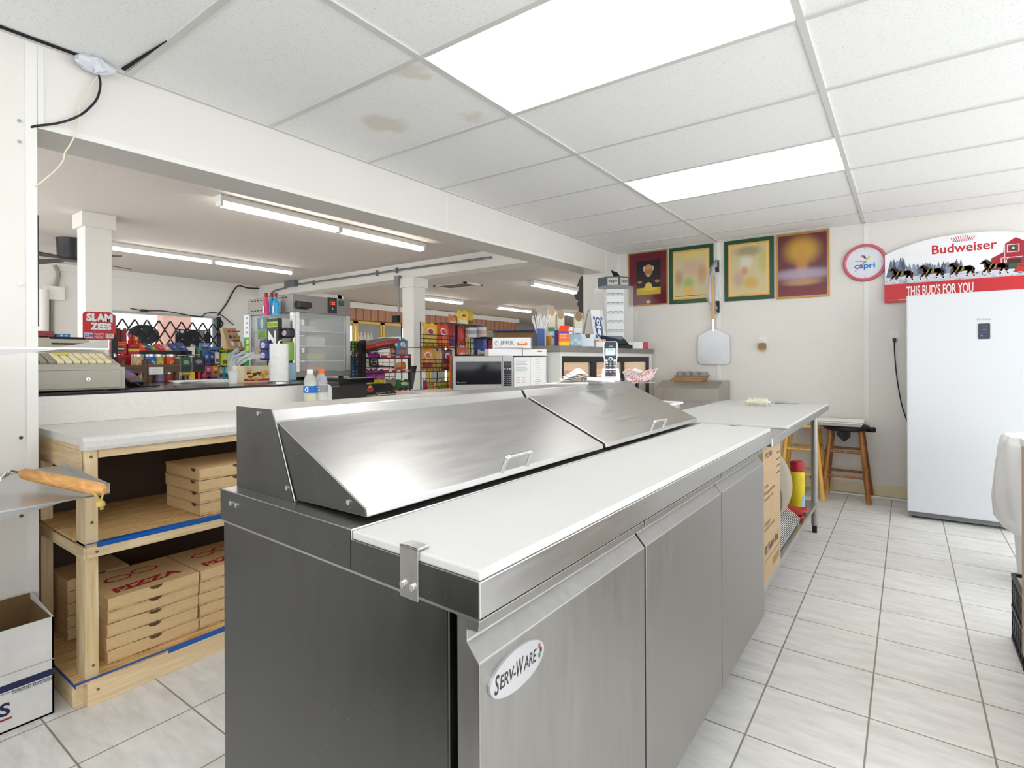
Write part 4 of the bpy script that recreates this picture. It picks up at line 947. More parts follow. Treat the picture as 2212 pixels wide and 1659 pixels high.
bx_('blue_tape', (-2.274, fy0+.0, .5492), (-2.2505, fy1-.25, .5500), TAPE, 0); bx_('blue_tape', (-2.2502, fy0+.03, .5345), (-2.2490, fy1-.25, .5500), TAPE, 0); bx_('blue_tape', (-2.2462, fy0+.25, .076), (-2.2452, fy1, .0893), TAPE, 0); bx_('blue_tape', (-2.262, fy0-.03, .0886), (-2.2462, fy1, .0893), TAPE, 0); bx_('blue_tape', (-2.845, fy0-.0305, .075), (-2.25, fy0-.0302, .0886), TAPE, 0)
m = MB()
for x, y, z in ((-2.262, fy0+.018, .845), (-2.262, fy0+.02, .62), (-2.262, fy0+.022, .13), (-2.2455, fy0+.03, .05), (-2.249, fy0+.03, .52)): m.cyl((x-.004, y, z), (x+.0012, y, z), .005, mat('brass_screw', (150, 126, 70), .4, .8), n=8)
build('screw', m, bn2)

# pizza boxes
KRAFT = mat('kraft_box', (222, 190, 142), .82, var=.05, scale=40); KIN = mat('kraft_inner', (96, 72, 46), .9); RINK = pl(176, 36, 40, .7)
def pizza_box(name, x1, y0, z, w, h, lab, group, top=False, front='x', rot=0.0, d=None, side=False):
    """front face at x1 (towards the room), left edge at y0"""
    d = d or w
    t = thing(name, (x1-d/2, y0+w/2, z), lab, 'pizza box', group)
    if rot: t.rotation_euler = (0, 0, rot)
    o = (x1, y0, z)
    m = MB(); m.box((x1-d, y0, z), (x1-.002, y0+w, z+h*.80), KRAFT); build('tray', m, t, .001)
    m = MB(); m.box((x1-d-.001, y0-.001, z+h*.80+.0002), (x1, y0+w+.001, z+h), KRAFT)
    F = FX((x1, y0, z))
    # front flap of the lid: hangs down with notched ends
    for a, b, lo in ((.0, .26, .16), (.26, .74, .02), (.74, 1.0, .16)): m.box((x1-.002, y0+w*a, z+h*(lo+.05)), (x1+.0012, y0+w*b, z+h*.80+.0002), KRAFT)
    if top:
        FT = FZ((x1-d, y0, z+h), 0)
        FT = frame((x1, y0, z+h+.0003), (0, 1, 0), (-1, 0, 0))
        m.text('PIZZA', w*.12, d*.20, w*.76, d*.17, RINK, fr=FT, bold=.03, fn=lambda p: (p[0], p[1]+.10*(p[0])-.03)); m.poly([(w*.2, d*.13, .001), (w*.9, d*.36, .001), (w*.2, d*.155, .001)], RINK, FT)
        m.disc(w*.3, d*.62, w*.15, d*.10, RINK, .001, 24, FT, r0=.8); m.disc(w*.62, d*.68, w*.16, d*.10, RINK, .001, 24, FT, r0=.8)
    for i in range(22): m.rect(w*(.03+.043*i), h*.985, w*(.03+.043*i)+w*.02, h*1.0, pl(228, 204, 160, .8), .0016, F)
    for a, b in ((.0, .12), (.26, .55)): m.rect(w*a+.003, h*.01, w*b, h*.045, KIN, .0016, F)
    if side:
        F2 = FY((x1-d, y0-.0012, z))
        for i in range(22): m.rect(d*(.03+.043*i), h*.93, d*(.03+.043*i)+d*.02, h*.965, KIN, .0008, F2)
    ld_ = build('lid', m, t)
    if side:
        m = MB(fr=F2); m.add([(d*.84+.020*math.cos(math.pi+math.pi*i/10), h*.99+.013*math.sin(math.pi+math.pi*i/10), .0012) for i in range(11)], [tuple(range(11))], KIN); build('thumb_notch', m, ld_)
    m = MB(fr=F)
    m.add([(w*.5+.022*math.cos(math.pi+math.pi*i/10), h*1.0+.013*math.sin(math.pi+math.pi*i/10), .0016) for i in range(11)], [tuple(range(11))], KIN)
    build('thumb_notch', m, ld_)
    return t
ORD = ('bottom', 'second from bottom', 'middle', 'second from top', 'topmost')
pyl, pyr = at_x(231, 1300, -2.31).y, at_x(427, 1230, -2.31).y; pw = pyr-pyl; bh = .0465
for i in range(5):
    pizza_box('pizza_box', -2.312-(.004 if i == 3 else 0)+(.004 if i == 4 else 0), pyl+(.002, -.001, .001, .004, .003)[i], .0895+bh*1.012*i, pw, bh*.99, '%s kraft pizza box by the front post on the bottom shelf%s' % (ORD[i], ', printed PIZZA' if i == 4 else ''), 'pizza boxes on the bottom shelf', top=(i == 4))
for i in range(5):
    pizza_box('pizza_box', -2.312+(.004 if i == 4 else 0), pyr+.008+(.0, .002, -.002, .003, .004)[i], .0895+bh*1.012*i+(.012 if i == 4 else 0)*0, pw, bh*.99, '%s kraft pizza box beside the cooler on the bottom shelf%s' % (ORD[i], ', red print on lid' if i == 4 else ''), 'pizza boxes on the bottom shelf', top=(i == 4))
bwk = .205
for i in range(5):
    pizza_box('pizza_box', -2.635, at_x(146, 1250, -2.635).y, .0895+bh*1.012*i, bwk, bh*.99, '%s small pizza box in the shadowed stack behind the bottom shelf post' % ORD[i], 'pizza boxes on the bottom shelf')
c = at_z(439, 1117, .552)
for i in range(4):
    pizza_box('pizza_box', min(c.x, -2.29)+(-.004, .0, .004, .002)[i], c.y+(.002, .0, -.006, -.003)[i], .5505+bh*1.02*i, pw, bh*.99, '%s kraft pizza box on the middle shelf under the countertop' % ('bottom', 'second from bottom', 'second from top', 'topmost')[i], 'pizza boxes on the middle shelf', side=True)

# sport drink bottles on the counter
def bottle(x, y, z, liq, cap, lab, labelc, h=.205, letter=None, level=.72, r=.033):
    t = thing('drink_bottle', (x, y, z), lab, 'bottle', 'sport drink bottles on the counter')
    pr = [(.001, 0), (r*.9, 0), (r, .006), (r, .06), (r*.94, .07), (r, .08), (r, .115), (r*.93, .125), (r*.98, .14), (r*.8, .165), (r*.42, .185), (r*.4, .192)]
    pb_ = build('plastic_body', MB().lathe((x, y, z), pr, FILM if not liq else mat('bottle_plastic', (228, 232, 226), .12, var=0, alpha=.5), 24), t, smooth=True)
    if liq:
        build('drink', MB().lathe((x, y, z), [(.001, .002), (r*.93, .003), (r*.95, .06), (r*.89, .07), (r*.95, .08), (r*.95, .115), (r*.88, .125), (r*.9, .13), (.001, .1305)], liq, 24), t, smooth=True)
    m = MB().lathe((x, y, z), [(r+.0006, .078), (r+.0006, .117)], labelc, 28)
    if letter:
        F = frame((x+(r+.003)*.5, y-(r+.003)*.87, z+.085), (.87, .5, 0), (0, 0, 1)); m.text(letter, -.012, 0, .022, .026, pl(240, 240, 240), .001, fr=F, bold=.03)
    build('label', m, pb_, smooth=True)
    build('cap', MB().lathe((x, y, z), [(r*.46, .186), (r*.48, .19), (r*.48, .206), (r*.42, .21), (.001, .21)], cap, 20), t, smooth=True)
for (px, liq, capc, lab, lc, let) in ((670, mat('pale_yellow_drink', (222, 222, 160), .1, var=.02), WHITEP, 'blue labelled bottle of pale yellow drink with white cap', pl(20, 110, 196), 'G'), (694, None, pl(240, 112, 30), 'empty clear bottle with orange cap beside the pale yellow drink', pl(150, 150, 154), 'G')):
    p = at_x(px, 830, -2.72)
    k = at_x(px, 796, -2.72).z-.914
    bottle(-2.72, p.y, .9145, liq, capc, lab, lc, letter=let, r=.036)

# conveyor oven trays reaching in from the left
def tray(z, q, lab):
    t = thing('oven_tray', (-2.2, .4, z), lab, 'oven tray', 'stainless oven trays at the left')
    a, b, c = [at_z(*p, z) for p in q]                                # front right, front left, back right
    d = (b-a).normalized(); b2 = a+d*.85; c2 = c+d*.85; th = Vector((0, 0, .004))
    m = MB(); m.hexa([a, c, c2, b2, a+th, c+th, c2+th, b2+th], STEEL); build('tray_plate', m, t)
    up = Vector((0, 0, .034)); n_ = (a-c).normalized().cross(Vector((0, 0, 1)))*.002
    m = MB(); m.hexa([a, c, c+n_, a+n_, a+up*.8, c+up*.55, c+up*.55+n_, a+up*.8+n_], STEEL); build('end_lip', m, t)
    dn = Vector((0, 0, -.060)); n2 = Vector((.002, 0, 0)); e = a+d*.10
    m = MB(); m.add([e, b2, b2+dn*1.8, e+n2, b2+n2, b2+dn*1.8+n2], [(0, 1, 2), (5, 4, 3), (0, 3, 4, 1), (1, 4, 5, 2), (2, 5, 3, 0)], STEELD); build('front_flange', m, t)
    return a, b, c
TA = tray(.820, ((237, 1067), (0, 1108), (131, 1008)), 'lower stainless oven tray at left holding the wooden handled tool')
UP = [Vector((p.x, p.y, 1.2015)) for p in TA]
def pxs(P): d = P-EYE; w_ = d.dot(Fw); return (CX+FPX*d.dot(R2)/w_, CY-FPX*d.dot(U2)/w_)
tray(1.2015, tuple(pxs(p) for p in UP), 'upper stainless oven tray edge crossing in front of the cash register')
# wooden handled pan gripper on the lower tray
a = at_z(48, 1022, .866); b = at_z(228, 1060, .842)
tl = thing('pan_gripper', ((a.x+b.x)/2, (a.y+b.y)/2, .824), 'wooden handled hook tool with a cord loop lying on lower tray', 'tool')
hp = [a.lerp(b, t) for t in (0, .04, .2, .5, .8, .94, 1)]
build('handle', MB().tube(hp, [.010, .015, .0165, .0165, .0175, .0165, .008], PEELX, 14), tl, smooth=True, label='worn wooden handle')
p1 = at_z(25, 1018, .872)
build('prong', MB().tube([a.lerp(b, .02), p1, at_z(14, 1022, .866), at_z(-20, 1052, .85)], .0035, CHROME, 8).tube([a.lerp(b, .02), at_z(28, 1021, .866), at_z(4, 1034, .855), at_z(-24, 1062, .84)], .003, CHROME, 8), tl, smooth=True)
CORD = mat('tan_cord', (188, 164, 96), .85, var=.15, scale=60)
e = at_z(221, 1066, .836)
m = MB().tube(curve_pts([a.lerp(b, .86)+Vector((0, 0, -.012)), at_x(205, 1068, e.x), at_x(213, 1078, e.x), at_x(217, 1086, e.x)], 6), .0028, CORD, 8)
m.tube(curve_pts([b+Vector((-.006, -.004, .008)), at_x(223, 1062, e.x), at_x(220, 1075, e.x), at_x(217, 1086, e.x)], 6), .0028, CORD, 8)
k0 = at_x(217, 1089, e.x)
m.lathe(k0-Vector((0, 0, .008)), [(.004, 0), (.010, .003), (.011, .008), (.009, .014), (.004, .017)], CORD, 12); m.tube([k0, at_x(222, 1100, e.x)], .003, CORD, 6); m.tube([k0, at_x(219, 1101, e.x)], .003, CORD, 6)
build('cord_loop', m, tl, smooth=True)

# open dough carton on the floor at left
xf, yr, yl = -2.309, .575, .12; zt = at_x(104, 1335, xf).z; xb = -2.562
db = thing('dough_carton', (-2.43, .35, 0), 'open white dough carton with navy stripe on the floor at left', 'box')
WC = mat('scuffed_white_card', (214, 212, 208), .75, var=.09, scale=12); WCI = CARDD; t_ = .005
zf = zt; zbk = zt+.02
m = MB()
m.box((xf-t_, yl, .0005), (xf, yr, zf), WC); m.box((xb, yl, .0005), (xb+t_, yr, zbk), WC)
m.hexa([(xb, yr-t_, .0005), (xf, yr-t_, .0005), (xf, yr, .0005), (xb, yr, .0005), (xb, yr-t_, zbk), (xf, yr-t_, zf), (xf, yr, zf), (xb, yr, zbk)], WC)
m.box((xb, yl, .0005), (xf, yl+t_, zf), WC); m.box((xb, yl, .0005), (xf, yr, .006), WC)
m.box((xb+t_, yl+t_, .006), (xb+t_+.001, yr-t_, zbk), WCI); m.box((xf-t_-.001, yl+t_, .006), (xf-t_, yr-t_, zf-.001), WCI); m.box((xb+t_, yr-t_-.001, .006), (xf-t_, yr-t_, zf), WCI)
F = FX((xf, 0, 0)); NAVY = pl(26, 30, 72, .6); Yp = lambda px, py: (at_x(px, py, xf).y, at_x(px, py, xf).z)
z1, z2 = Yp(114, 1443)[1], Yp(114, 1457)[1]
m.rect(yl, z2, yr, z1, NAVY, fr=F); m.rect(yl, z2-.006, yr, z2-.0045, NAVY, fr=F); m.rect(yl, z1+.03, yr, z1+.033, pl(168, 166, 164, .8), fr=F)
ta, tb2 = Yp(27, 1488), Yp(111, 1463); m.text('DO NOT EAT RAW DOUGH', ta[0], tb2[1]-.008, tb2[0]-ta[0], .011, NAVY, fr=F, bold=.01)
la = Yp(22, 1540); m.text('ROLLS', la[0]-.165, la[1]-.004, .165, .042, NAVY, fr=F, bold=.03); m.rect(la[0]-.2, la[1]-.018, la[0]+.004, la[1]-.012, pl(150, 30, 40, .6), fr=F)
build('carton_shell', m, db)

# ceiling corner: dark gap where a board has slipped, plastic-wrapped tuft, cables
m = MB(); m.box((BX+.021, Y0, HC-.002), (BX+.034, .74, HC+.004), DARK)
m.hexa([(BX+.05, .862, HC-.0025), (BX+.40, .872, HC-.0025), (BX+.40, .873, HC-.0025), (BX+.05, .848, HC-.0025), (BX+.05, .862, HC+.003), (BX+.40, .872, HC+.003), (BX+.40, .873, HC+.003), (BX+.05, .848, HC+.003)], DARK)
struct('trim_9', m, base=(BX, .6, HC))
random.seed(11)
c0 = at_z(203, 134, HC-.012)
def lump(u, v):
    t = u*2*math.pi; s = math.sin(v*math.pi); rr = 1+.18*math.sin(3*t+v*7)+.12*math.sin(7*t-v*11)
    return (c0.x+.035*s*math.cos(t)*rr, c0.y+.062*s*math.sin(t)*rr, HC-.022+.028*math.cos(v*math.pi)*(1+.2*math.sin(5*t)))
solo('plastic_tuft', MB().grid(lump, 24, 12, mat('crumpled_film', (214, 216, 222), .3, var=.08, scale=40, bump=.6)), 'crumpled white plastic tuft stuffed at the ceiling corner', 'plastic wrap', smooth=True)
XC = BX+.022
m = MB().tube(curve_pts([at_x(211, 157, XC), at_x(217, 180, XC), at_x(210, 212, XC), at_x(190, 236, XC), at_x(165, 253, XC), at_x(125, 266, XC), at_x(70, 274, BX+.006), (BX-.02, .585, 2.01)], 8), .0042, BLACK, 8)
solo('black_cable', m, 'black cable drooping from the ceiling corner to the left wall panel', 'cable', smooth=True)
m = MB().tube(curve_pts([at_x(216, 158, XC), at_x(200, 180, XC), at_x(172, 230, XC), at_x(171, 250, XC), at_x(170, 272, XC), at_x(163, 290, XC), at_x(150, 315, XC), at_x(140, 330, XC), at_x(137, 345, XC), at_x(125, 362, XC), at_x(100, 385, XC), at_x(71, 404, BX-.005), (BX-.1, .59, 1.86)], 6), .0026, mat('ivory_cord', (226, 218, 196), .6), 8)
solo('thin_cable', m, 'thin ivory cable hanging from ceiling corner down past the beam', 'cable', smooth=True)

# ================================================================ right edge: bin, milk crate, white cart
bp = at_z(2212, 1262, 0)
bc = Vector((at_y(2143, 1060, 3.85).x+.285, 3.85, 0))
bi = thing('waste_bin', (bc.x, bc.y, 0), 'white waste bin with billowing clear liner at the right edge', 'bin')
BIN = mat('white_bin_plastic', (226, 232, 236), .4)
build('bin_body', MB().lathe(bc, [(.001, 0), (.17, 0), (.185, .02), (.225, .70), (.235, .72), (.225, .72), (.215, .70), (.17, .03), (.001, .02)], BIN, 36), bi, smooth=True)
LIN = mat('white_bin_liner', (236, 236, 236), .25, var=.03, scale=16, bump=.4, alpha=.88)
def liner(u, v):
    t = u*2*math.pi; w_ = 1+.02*math.sin(9*t+v*5)+.015*math.sin(17*t-v*9)
    prof = [(.205, .735), (.232, .765), (.246, .75), (.262, .68), (.278, .56), (.285, .44), (.272, .34), (.238, .285)]
    k = v*(len(prof)-1); i = min(int(k), len(prof)-2); f = k-i; r = prof[i][0]*(1-f)+prof[i+1][0]*f; z = prof[i][1]*(1-f)+prof[i+1][1]*f
    return (bc.x+r*w_*math.cos(t), bc.y+r*w_*math.sin(t), z+.01*math.sin(5*t)*(v*(1-v))*2+(.012*math.sin(3*t) if v > .9 else 0))
build('liner', MB().grid(liner, 72, 21, LIN), bi, smooth=True)
# white cart whose left edge enters the frame
cy0, cy1 = 1.95, 2.68
ca = at_y(2207, 1100, cy1); cz = at_y(2207, 946, cy1).z; cw_ = .5
cr_ = thing('white_cart', (ca.x+cw_/2, (cy0+cy1)/2, 0), 'white shelf cart whose left edge shows at the right border', 'cart')
build('cart_top', MB().box((ca.x-.004, cy0, cz-.025), (ca.x+cw_, cy1+.004, cz), WHITEP), cr_, .003)
build('cart_side', MB().box((ca.x, cy0, .1), (ca.x+.012, cy1, cz-.025), mat('tan_edge', (188, 160, 132), .6)), cr_)
build('cart_side', MB().box((ca.x+cw_-.012, cy0, .1), (ca.x+cw_, cy1, cz-.025), WHITEP), cr_)
build('cart_back', MB().box((ca.x+.012, cy1-.012, .1), (ca.x+cw_-.012, cy1, cz-.025), mat('brown_cart_panel', (128, 84, 58), .6)), cr_)
build('cart_shelf', MB().box((ca.x+.012, cy0, .48), (ca.x+cw_-.012, cy1-.012, .50), WHITEP), cr_)
build('cart_shelf', MB().box((ca.x+.012, cy0, .1), (ca.x+cw_-.012, cy1-.012, .12), WHITEP), cr_)
for x in (ca.x+.05, ca.x+cw_-.05):
    for y in (cy0+.05, cy1-.05):
        build('caster', MB().cyl((x-.012, y, .04), (x+.012, y, .04), .04, BLACK, n=20).box((x-.015, y-.02, .06), (x+.015, y+.02, .1), STEEL), cr_)
# black milk crate
y0_, y1_ = 2.76, 3.05; xa = at_z(2190, 1385, 0).x; xb_ = xa+.30
mk = thing('milk_crate', (xa+.15, 2.9, 0), 'black lattice milk crate on the floor at the right border', 'crate')
m = MB(); H_ = .26; BK = BLACK
def face(p, q):
    p = Vector(p); q = Vector(q); d = q-p
    for z in (0.002, .135, .262): m.tube([p+Vector((0, 0, z+.008)), q+Vector((0, 0, z+.008))], .009, BK, 4)
    for i in range(7):
        t = i/6; m.tube([p+d*t+Vector((0, 0, .0)), p+d*t+Vector((0, 0, H_))], .006, BK, 4)
    for i in range(6):
        for k in range(2):
            a_ = p+d*(i/6); b_ = p+d*((i+1)/6); z0, z1 = .01+.13*k, .135+.13*k
            m.tube([a_+Vector((0, 0, z0)), b_+Vector((0, 0, z1))], .0045, BK, 4); m.tube([a_+Vector((0, 0, z1)), b_+Vector((0, 0, z0))], .0045, BK, 4)
cs = [(xa, y0_, 0), (xb_, y0_, 0), (xb_, y1_, 0), (xa, y1_, 0)]
for i in range(4): face(cs[i], cs[(i+1) % 4])
m.box((xa, y0_, .001), (xb_, y1_, .012), BK)
build('crate_lattice', m, mk)
# ================================================================ on and behind the cooler hood
# order pad with curled pages
pc_ = at_x(1250, 826, -1.125); dl = Vector((.81, .586, 0)); ln = .285; pn = Vector((-dl.y, dl.x, 0))
pd_ = thing('order_pad', (pc_.x, pc_.y, 1.0685), 'spread pad of curled white papers on the cooler hood', 'paper pad')
a = Vector((pc_.x, pc_.y, 1.0685))-dl*ln*.5-pn*.04
random.seed(4)
m = MB(); o = a-pn*.01
for k in range(3):
    z = 1.0690+.003*k
    m.hexa([o+dl*(.06*k)+Vector((0, 0, z-o.z)), o+dl*(ln*.62)+Vector((0, 0, z-o.z)), o+dl*(ln*.62)+pn*.10+Vector((0, 0, z-o.z)), o+dl*(.03*k)+pn*.10+Vector((0, 0, z-o.z)),
            o+dl*(.06*k)+Vector((0, 0, z+.002-o.z)), o+dl*(ln*.62)+Vector((0, 0, z+.002-o.z)), o+dl*(ln*.62)+pn*.10+Vector((0, 0, z+.002-o.z)), o+dl*(.03*k)+pn*.10+Vector((0, 0, z+.002-o.z))], PAPER)
build('page_stack', m, pd_)
m = MB()
for k in range(5):
    s0 = ln*(.22+.055*k); h = .012+.007*k
    def pg(u, v, s0=s0, h=h, k=k):
        p = o+dl*(s0+ln*.26*u)+pn*(.005+.10*v); p.z = 1.0775+.003*k+h*math.sin((1-u)*2.2)*(.6+.5*v)
        return p
    m.grid(pg, 10, 4, PAPER)
build('curled_page', m, pd_, smooth=True)
m = MB()
def roll(u, v):
    t = u*4.9; r = .013-.0012*t*.3; p = o+dl*(ln*.60)+pn*(.0+.11*v)
    p = p-dl*(r*math.sin(t)); p.z = 1.0705+.0145-r*math.cos(t); return p
m.grid(roll, 18, 3, PAPER)
m.hexa([o+dl*(ln*.60)+Vector((0, 0, 1.085-o.z)), o+dl*ln+Vector((0, 0, 1.075-o.z)), o+dl*ln+pn*.11+Vector((0, 0, 1.075-o.z)), o+dl*(ln*.60)+pn*.11+Vector((0, 0, 1.085-o.z)),
        o+dl*(ln*.60)+Vector((0, 0, 1.099-o.z)), o+dl*ln+Vector((0, 0, 1.089-o.z)), o+dl*ln+pn*.11+Vector((0, 0, 1.089-o.z)), o+dl*(ln*.60)+pn*.11+Vector((0, 0, 1.099-o.z))], PAPER)
build('rolled_back', m, pd_, .003, smooth=True)
# cordless phone on its cradle
pc = at_x(1319, 820, -1.135); pc.z = 1.069
ph = thing('cordless_phone', (pc.x, pc.y, 1.069), 'white and black cordless phone standing in its cradle on the hood', 'phone')
fwd = Vector((-pc.x, -pc.y, 0)).normalized(); sd = Vector((-fwd.y, fwd.x, 0))
F0 = frame((pc.x, pc.y, 1.069), sd, (0, 0, 1)); px_m = ((pc-EYE).dot(Fw))/FPX
m = MB(fr=F0); w_ = 40*px_m; m.prism([(-w_/2, 0), (w_/2, 0), (w_/2*1.02, .018), (w_/2*.86, .062), (-w_/2*.86, .062), (-w_/2*1.02, .018)], -.05, .022, WHITEP)
build('cradle', m, ph, .006)
upv = Vector((0, 0, 1))*.985-fwd*.17
Fh = frame(Vector((pc.x, pc.y, 1.069+.018))+fwd*.024, sd, upv)
hw, hh = 31*px_m, 79*px_m
m = MB(fr=Fh); ol = [(-hw*.42, 0), (hw*.42, 0), (hw*.40, hh*.3), (hw*.48, hh*.6), (hw*.5, hh*.93), (hw*.42, hh), (-hw*.42, hh), (-hw*.5, hh*.93), (-hw*.48, hh*.6), (-hw*.40, hh*.3)]
m.prism(ol, -.022, .002, WHITEP); hs = build('handset', m, ph, .003)
m = MB(fr=Fh); m.prism([(x*.84, hh*.03+y*.95) for x, y in ol], .0015, .004, pl(40, 46, 56, .35))
m.rect(-hw*.34, hh*.60, hw*.34, hh*.80, mat('lcd', (196, 214, 216), .3), .0045); m.text('7:42', -hw*.2, hh*.74, hw*.42, hh*.035, pl(40, 50, 60), .0048)
m.text('AT&T', -hw*.13, hh*.835, hw*.3, hh*.03, pl(230, 232, 236), .0048)
kfp = build('keypad_face', m, hs)
m = MB(fr=Fh); LG = pl(222, 226, 230); digs = '123456789*0#'
for i in range(12):
    x = (i % 3-1)*hw*.25; y = hh*(.38-.083*(i//3)); m.text(digs[i], x-hw*.07, y, hw*.14, hh*.045, LG, .0046)
m.disc(0, hh*.505, hw*.15, hh*.05, LG, .0046, 20, r0=.6); m.rect(-hw*.36, hh*.44, -hw*.2, hh*.49, LG, .0046); m.rect(hw*.2, hh*.44, hw*.36, hh*.49, LG, .0046); m.rect(hw*.1, hh*.055, hw*.28, hh*.08, pl(200, 60, 50), .0046)
build('keypad_print', m, hs)
m = MB(); p = at_x(1334, 826, -1.10); p.z = 1.0735; q = at_x(1362, 826, -1.13); q.z = 1.0735; q.y = min(q.y, 2.46); m.cyl(p, q, .0045, pl(214, 206, 160), n=10); m.cyl(q-(q-p)*.3, q+(q-p)*.2, .0046, pl(70, 60, 150), n=10)
solo('pen', m, 'yellow and purple pen lying beside the cordless phone', 'pen', smooth=True)

def pb(x0, y0, x1, y1, X):
    ym = (y0+y1)/2; xm = (x0+x1)/2
    return at_x(x0, ym, X).y, at_x(x1, ym, X).y, at_x(xm, y1, X).z, at_x(xm, y0, X).z       # y-left, y-right, z-low, z-high
def cbox(name, px, X, d, m_, lab, cat, group=None, bev=.002, z0=None, deco=None, kind='solo'):
    y0, y1, z, z1 = pb(*px, X)
    if z0 is not None: z1 += 0; z = z0
    m = MB().box((X-d, y0, z), (X, y1, z1), m_)
    if deco:
        F = FX((X, y0, z)); deco(m, F, y1-y0, z1-z)
    return solo(name, m, lab, cat, group, bev=bev)
# side cabinet with menus, microwave on a low counter
def along(px, py, w): return EYE+ray(px, py)*w
MW = along(1044, 800, 4.15); xr = Vector((.707, .707, 0)); nf = Vector((.707, -.707, 0)); zb_ = .93
mwd = 132*4.15/FPX*.985; z1 = along(1044, 769, 4.15).z
t = thing('side_counter', (-2.7, 3.25, 0), 'low white counter carrying the microwave behind the cooler', 'counter')
build('carcass', MB().box((-3.22, 2.95, 0), (-2.42, 3.585, zb_-.03), WHITE), t); build('counter_top', MB().box((-3.24, 2.93, zb_-.03), (-2.40, 3.59, zb_), LAM), t, .003)
FM = frame((MW.x, MW.y, zb_+.013), xr, (0, 0, 1))
mw = thing('microwave', (MW.x, MW.y, zb_), 'stainless framed microwave with black window behind the cooler hood', 'microwave')
w = mwd; h = z1-zb_-.013
build('case', MB(fr=FM).box((-w/2, 0, -.30), (w/2, h, -.012), mat('dark_microwave_case', (66, 64, 62), .4, .6)), mw, .004)
F = FM @ Matrix.Translation((-w/2, 0, -.012))
md_ = build('door', MB(fr=F).box((0, 0, .0), (w*.82, h, .012), STEELD), mw, .003)
m = MB(fr=F); m.box((.02, .045, .010), (w*.80, h*.84, .0135), mat('black_glass', (10, 12, 18), .08)); m.text('Panasonic', .03, .055, .07, .012, pl(150, 150, 156), .014); build('window', m, md_)
m = MB(fr=F); m.box((w*.825, 0, 0), (w, h, .010), STEELD); m.box((w*.84, .03, .009), (w*.975, h*.84, .0115), pl(20, 20, 24, .2)); m.rect(w*.855, h*.72, w*.96, h*.80, mat('dim_display', (46, 54, 60), .2), .012)
for i in range(3):
    m.disc(w*(.865+.042*i), h*.62, .005, .005, pl(225, 225, 225), .012, 10)
    for k in range(6): m.rect(w*(.85+.042*i), h*(.15+.06*k), w*(.875+.042*i), h*(.17+.06*k), pl(130, 132, 138), .012)
build('control_panel', m, mw)
m = MB(fr=FM)
for x in (-w/2+.05, w/2-.05):
    for d in (-.27, -.05): m.cyl((x, -.013, d), (x, 0.001, d), .015, BLACK, n=10)
build('foot', m, mw)
# upright panel with two menu sheets
pw_ = 73*4.22/FPX; FP = frame(MW+xr*(w/2+.006)+Vector((0, 0, zb_-MW.z)), xr, (0, 0, 1)); ph2 = along(1150, 771, 4.22).z-zb_
mt_ = thing('menu_panel', (FP.translation.x, FP.translation.y, zb_), 'white upright panel with two taped menu sheets right of the microwave', 'panel')
build('panel_board', MB(fr=FP).box((0, .0005, -.045), (pw_, ph2, -.02), APPL), mt_, .003)
for (u0, u1, v0, v1, lab) in ((.02, .50, .06, .99, 'handwritten menu sheet'), (.52, .96, .02, .99, 'printed menu sheet')):
    W_, H_ = pw_*(u1-u0), ph2*(v1-v0); m = MB(fr=FP @ Matrix.Translation((pw_*u0, ph2*v0, -.0195)))
    m.box((0, 0, 0), (W_, H_, .0015), PAPER)
    if 'hand' in lab:
        for i in range(9): m.rect(W_*.12, H_*(.90-.045*i), W_*(.85-.05*(i % 3)), H_*(.912-.045*i), pl(160, 160, 170), .002)
        for i in range(4): m.rect(W_*.15, H_*(.36-.05*i), W_*.35, H_*(.375-.05*i), pl(206, 160, 166), .002); m.rect(W_*.5, H_*(.36-.05*i), W_*.7, H_*(.375-.05*i), pl(206, 160, 166), .002)
    else:
        for i in range(14): ww = .18+.14*((i*7) % 3); m.rect(W_*(.5-ww/2), H_*(.92-.06*i), W_*(.5+ww/2), H_*(.93-.06*i), pl(150, 152, 160), .002)
    build('menu_sheet', m, mt_, label=lab)
PXM = 4.15/FPX
FT = frame((MW.x, MW.y, zb_+.013+h+.0005), xr, (0, 0, 1)); bh2 = 15.5*PXM
solo('flat_box', MB(fr=FT).box((12*PXM, 0, -.30), (86*PXM, bh2, -.01), WHITEP), 'flat white carton lying on top of the microwave, under the foil box', 'box', bev=.002)
m = MB(fr=FT).box((87*PXM, 0, -.28), (140*PXM, bh2*.92, .0), PAPER); m.rect(120*PXM, bh2*.55, 130*PXM, bh2*.72, pl(170, 40, 40), .0006)
solo('flat_box', m, 'flat white carton on the menu panel beside the one under the foil', 'box', bev=.002)
# foil box with its lid open
FJ = frame(FT @ Vector((22*PXM, bh2+.0006, -.04)), (.84, .54, 0), (0, 0, 1)); W_, H_ = 84*PXM, 24*PXM; dd = .17; tk = .004
jf = thing('foil_box', tuple(FJ.translation), 'open white foil sheet carton with its brown lid raised', 'box')
m = MB(fr=FJ)
m.box((0, 0, -tk), (W_, H_, 0), WHITEP); m.box((0, 0, -dd), (W_, H_, -dd+tk), WHITEP); m.box((0, 0, -dd), (tk, H_, 0), WHITEP); m.box((W_-tk, 0, -dd), (W_, H_, 0), WHITEP); m.box((0, 0, -dd), (W_, tk, 0), WHITEP); m.box((.01, tk, -dd+.01), (W_-.01, H_-.015, -.01), mat('foil_sheets', (190, 192, 196), .3, .8))
m.text('JIF·FOIL', W_*.2, H_*.26, W_*.36, H_*.46, pl(40, 44, 60)); m.disc(W_*.1, H_*.5, W_*.045, H_*.22, pl(60, 64, 70), .001, 20, r0=.8)
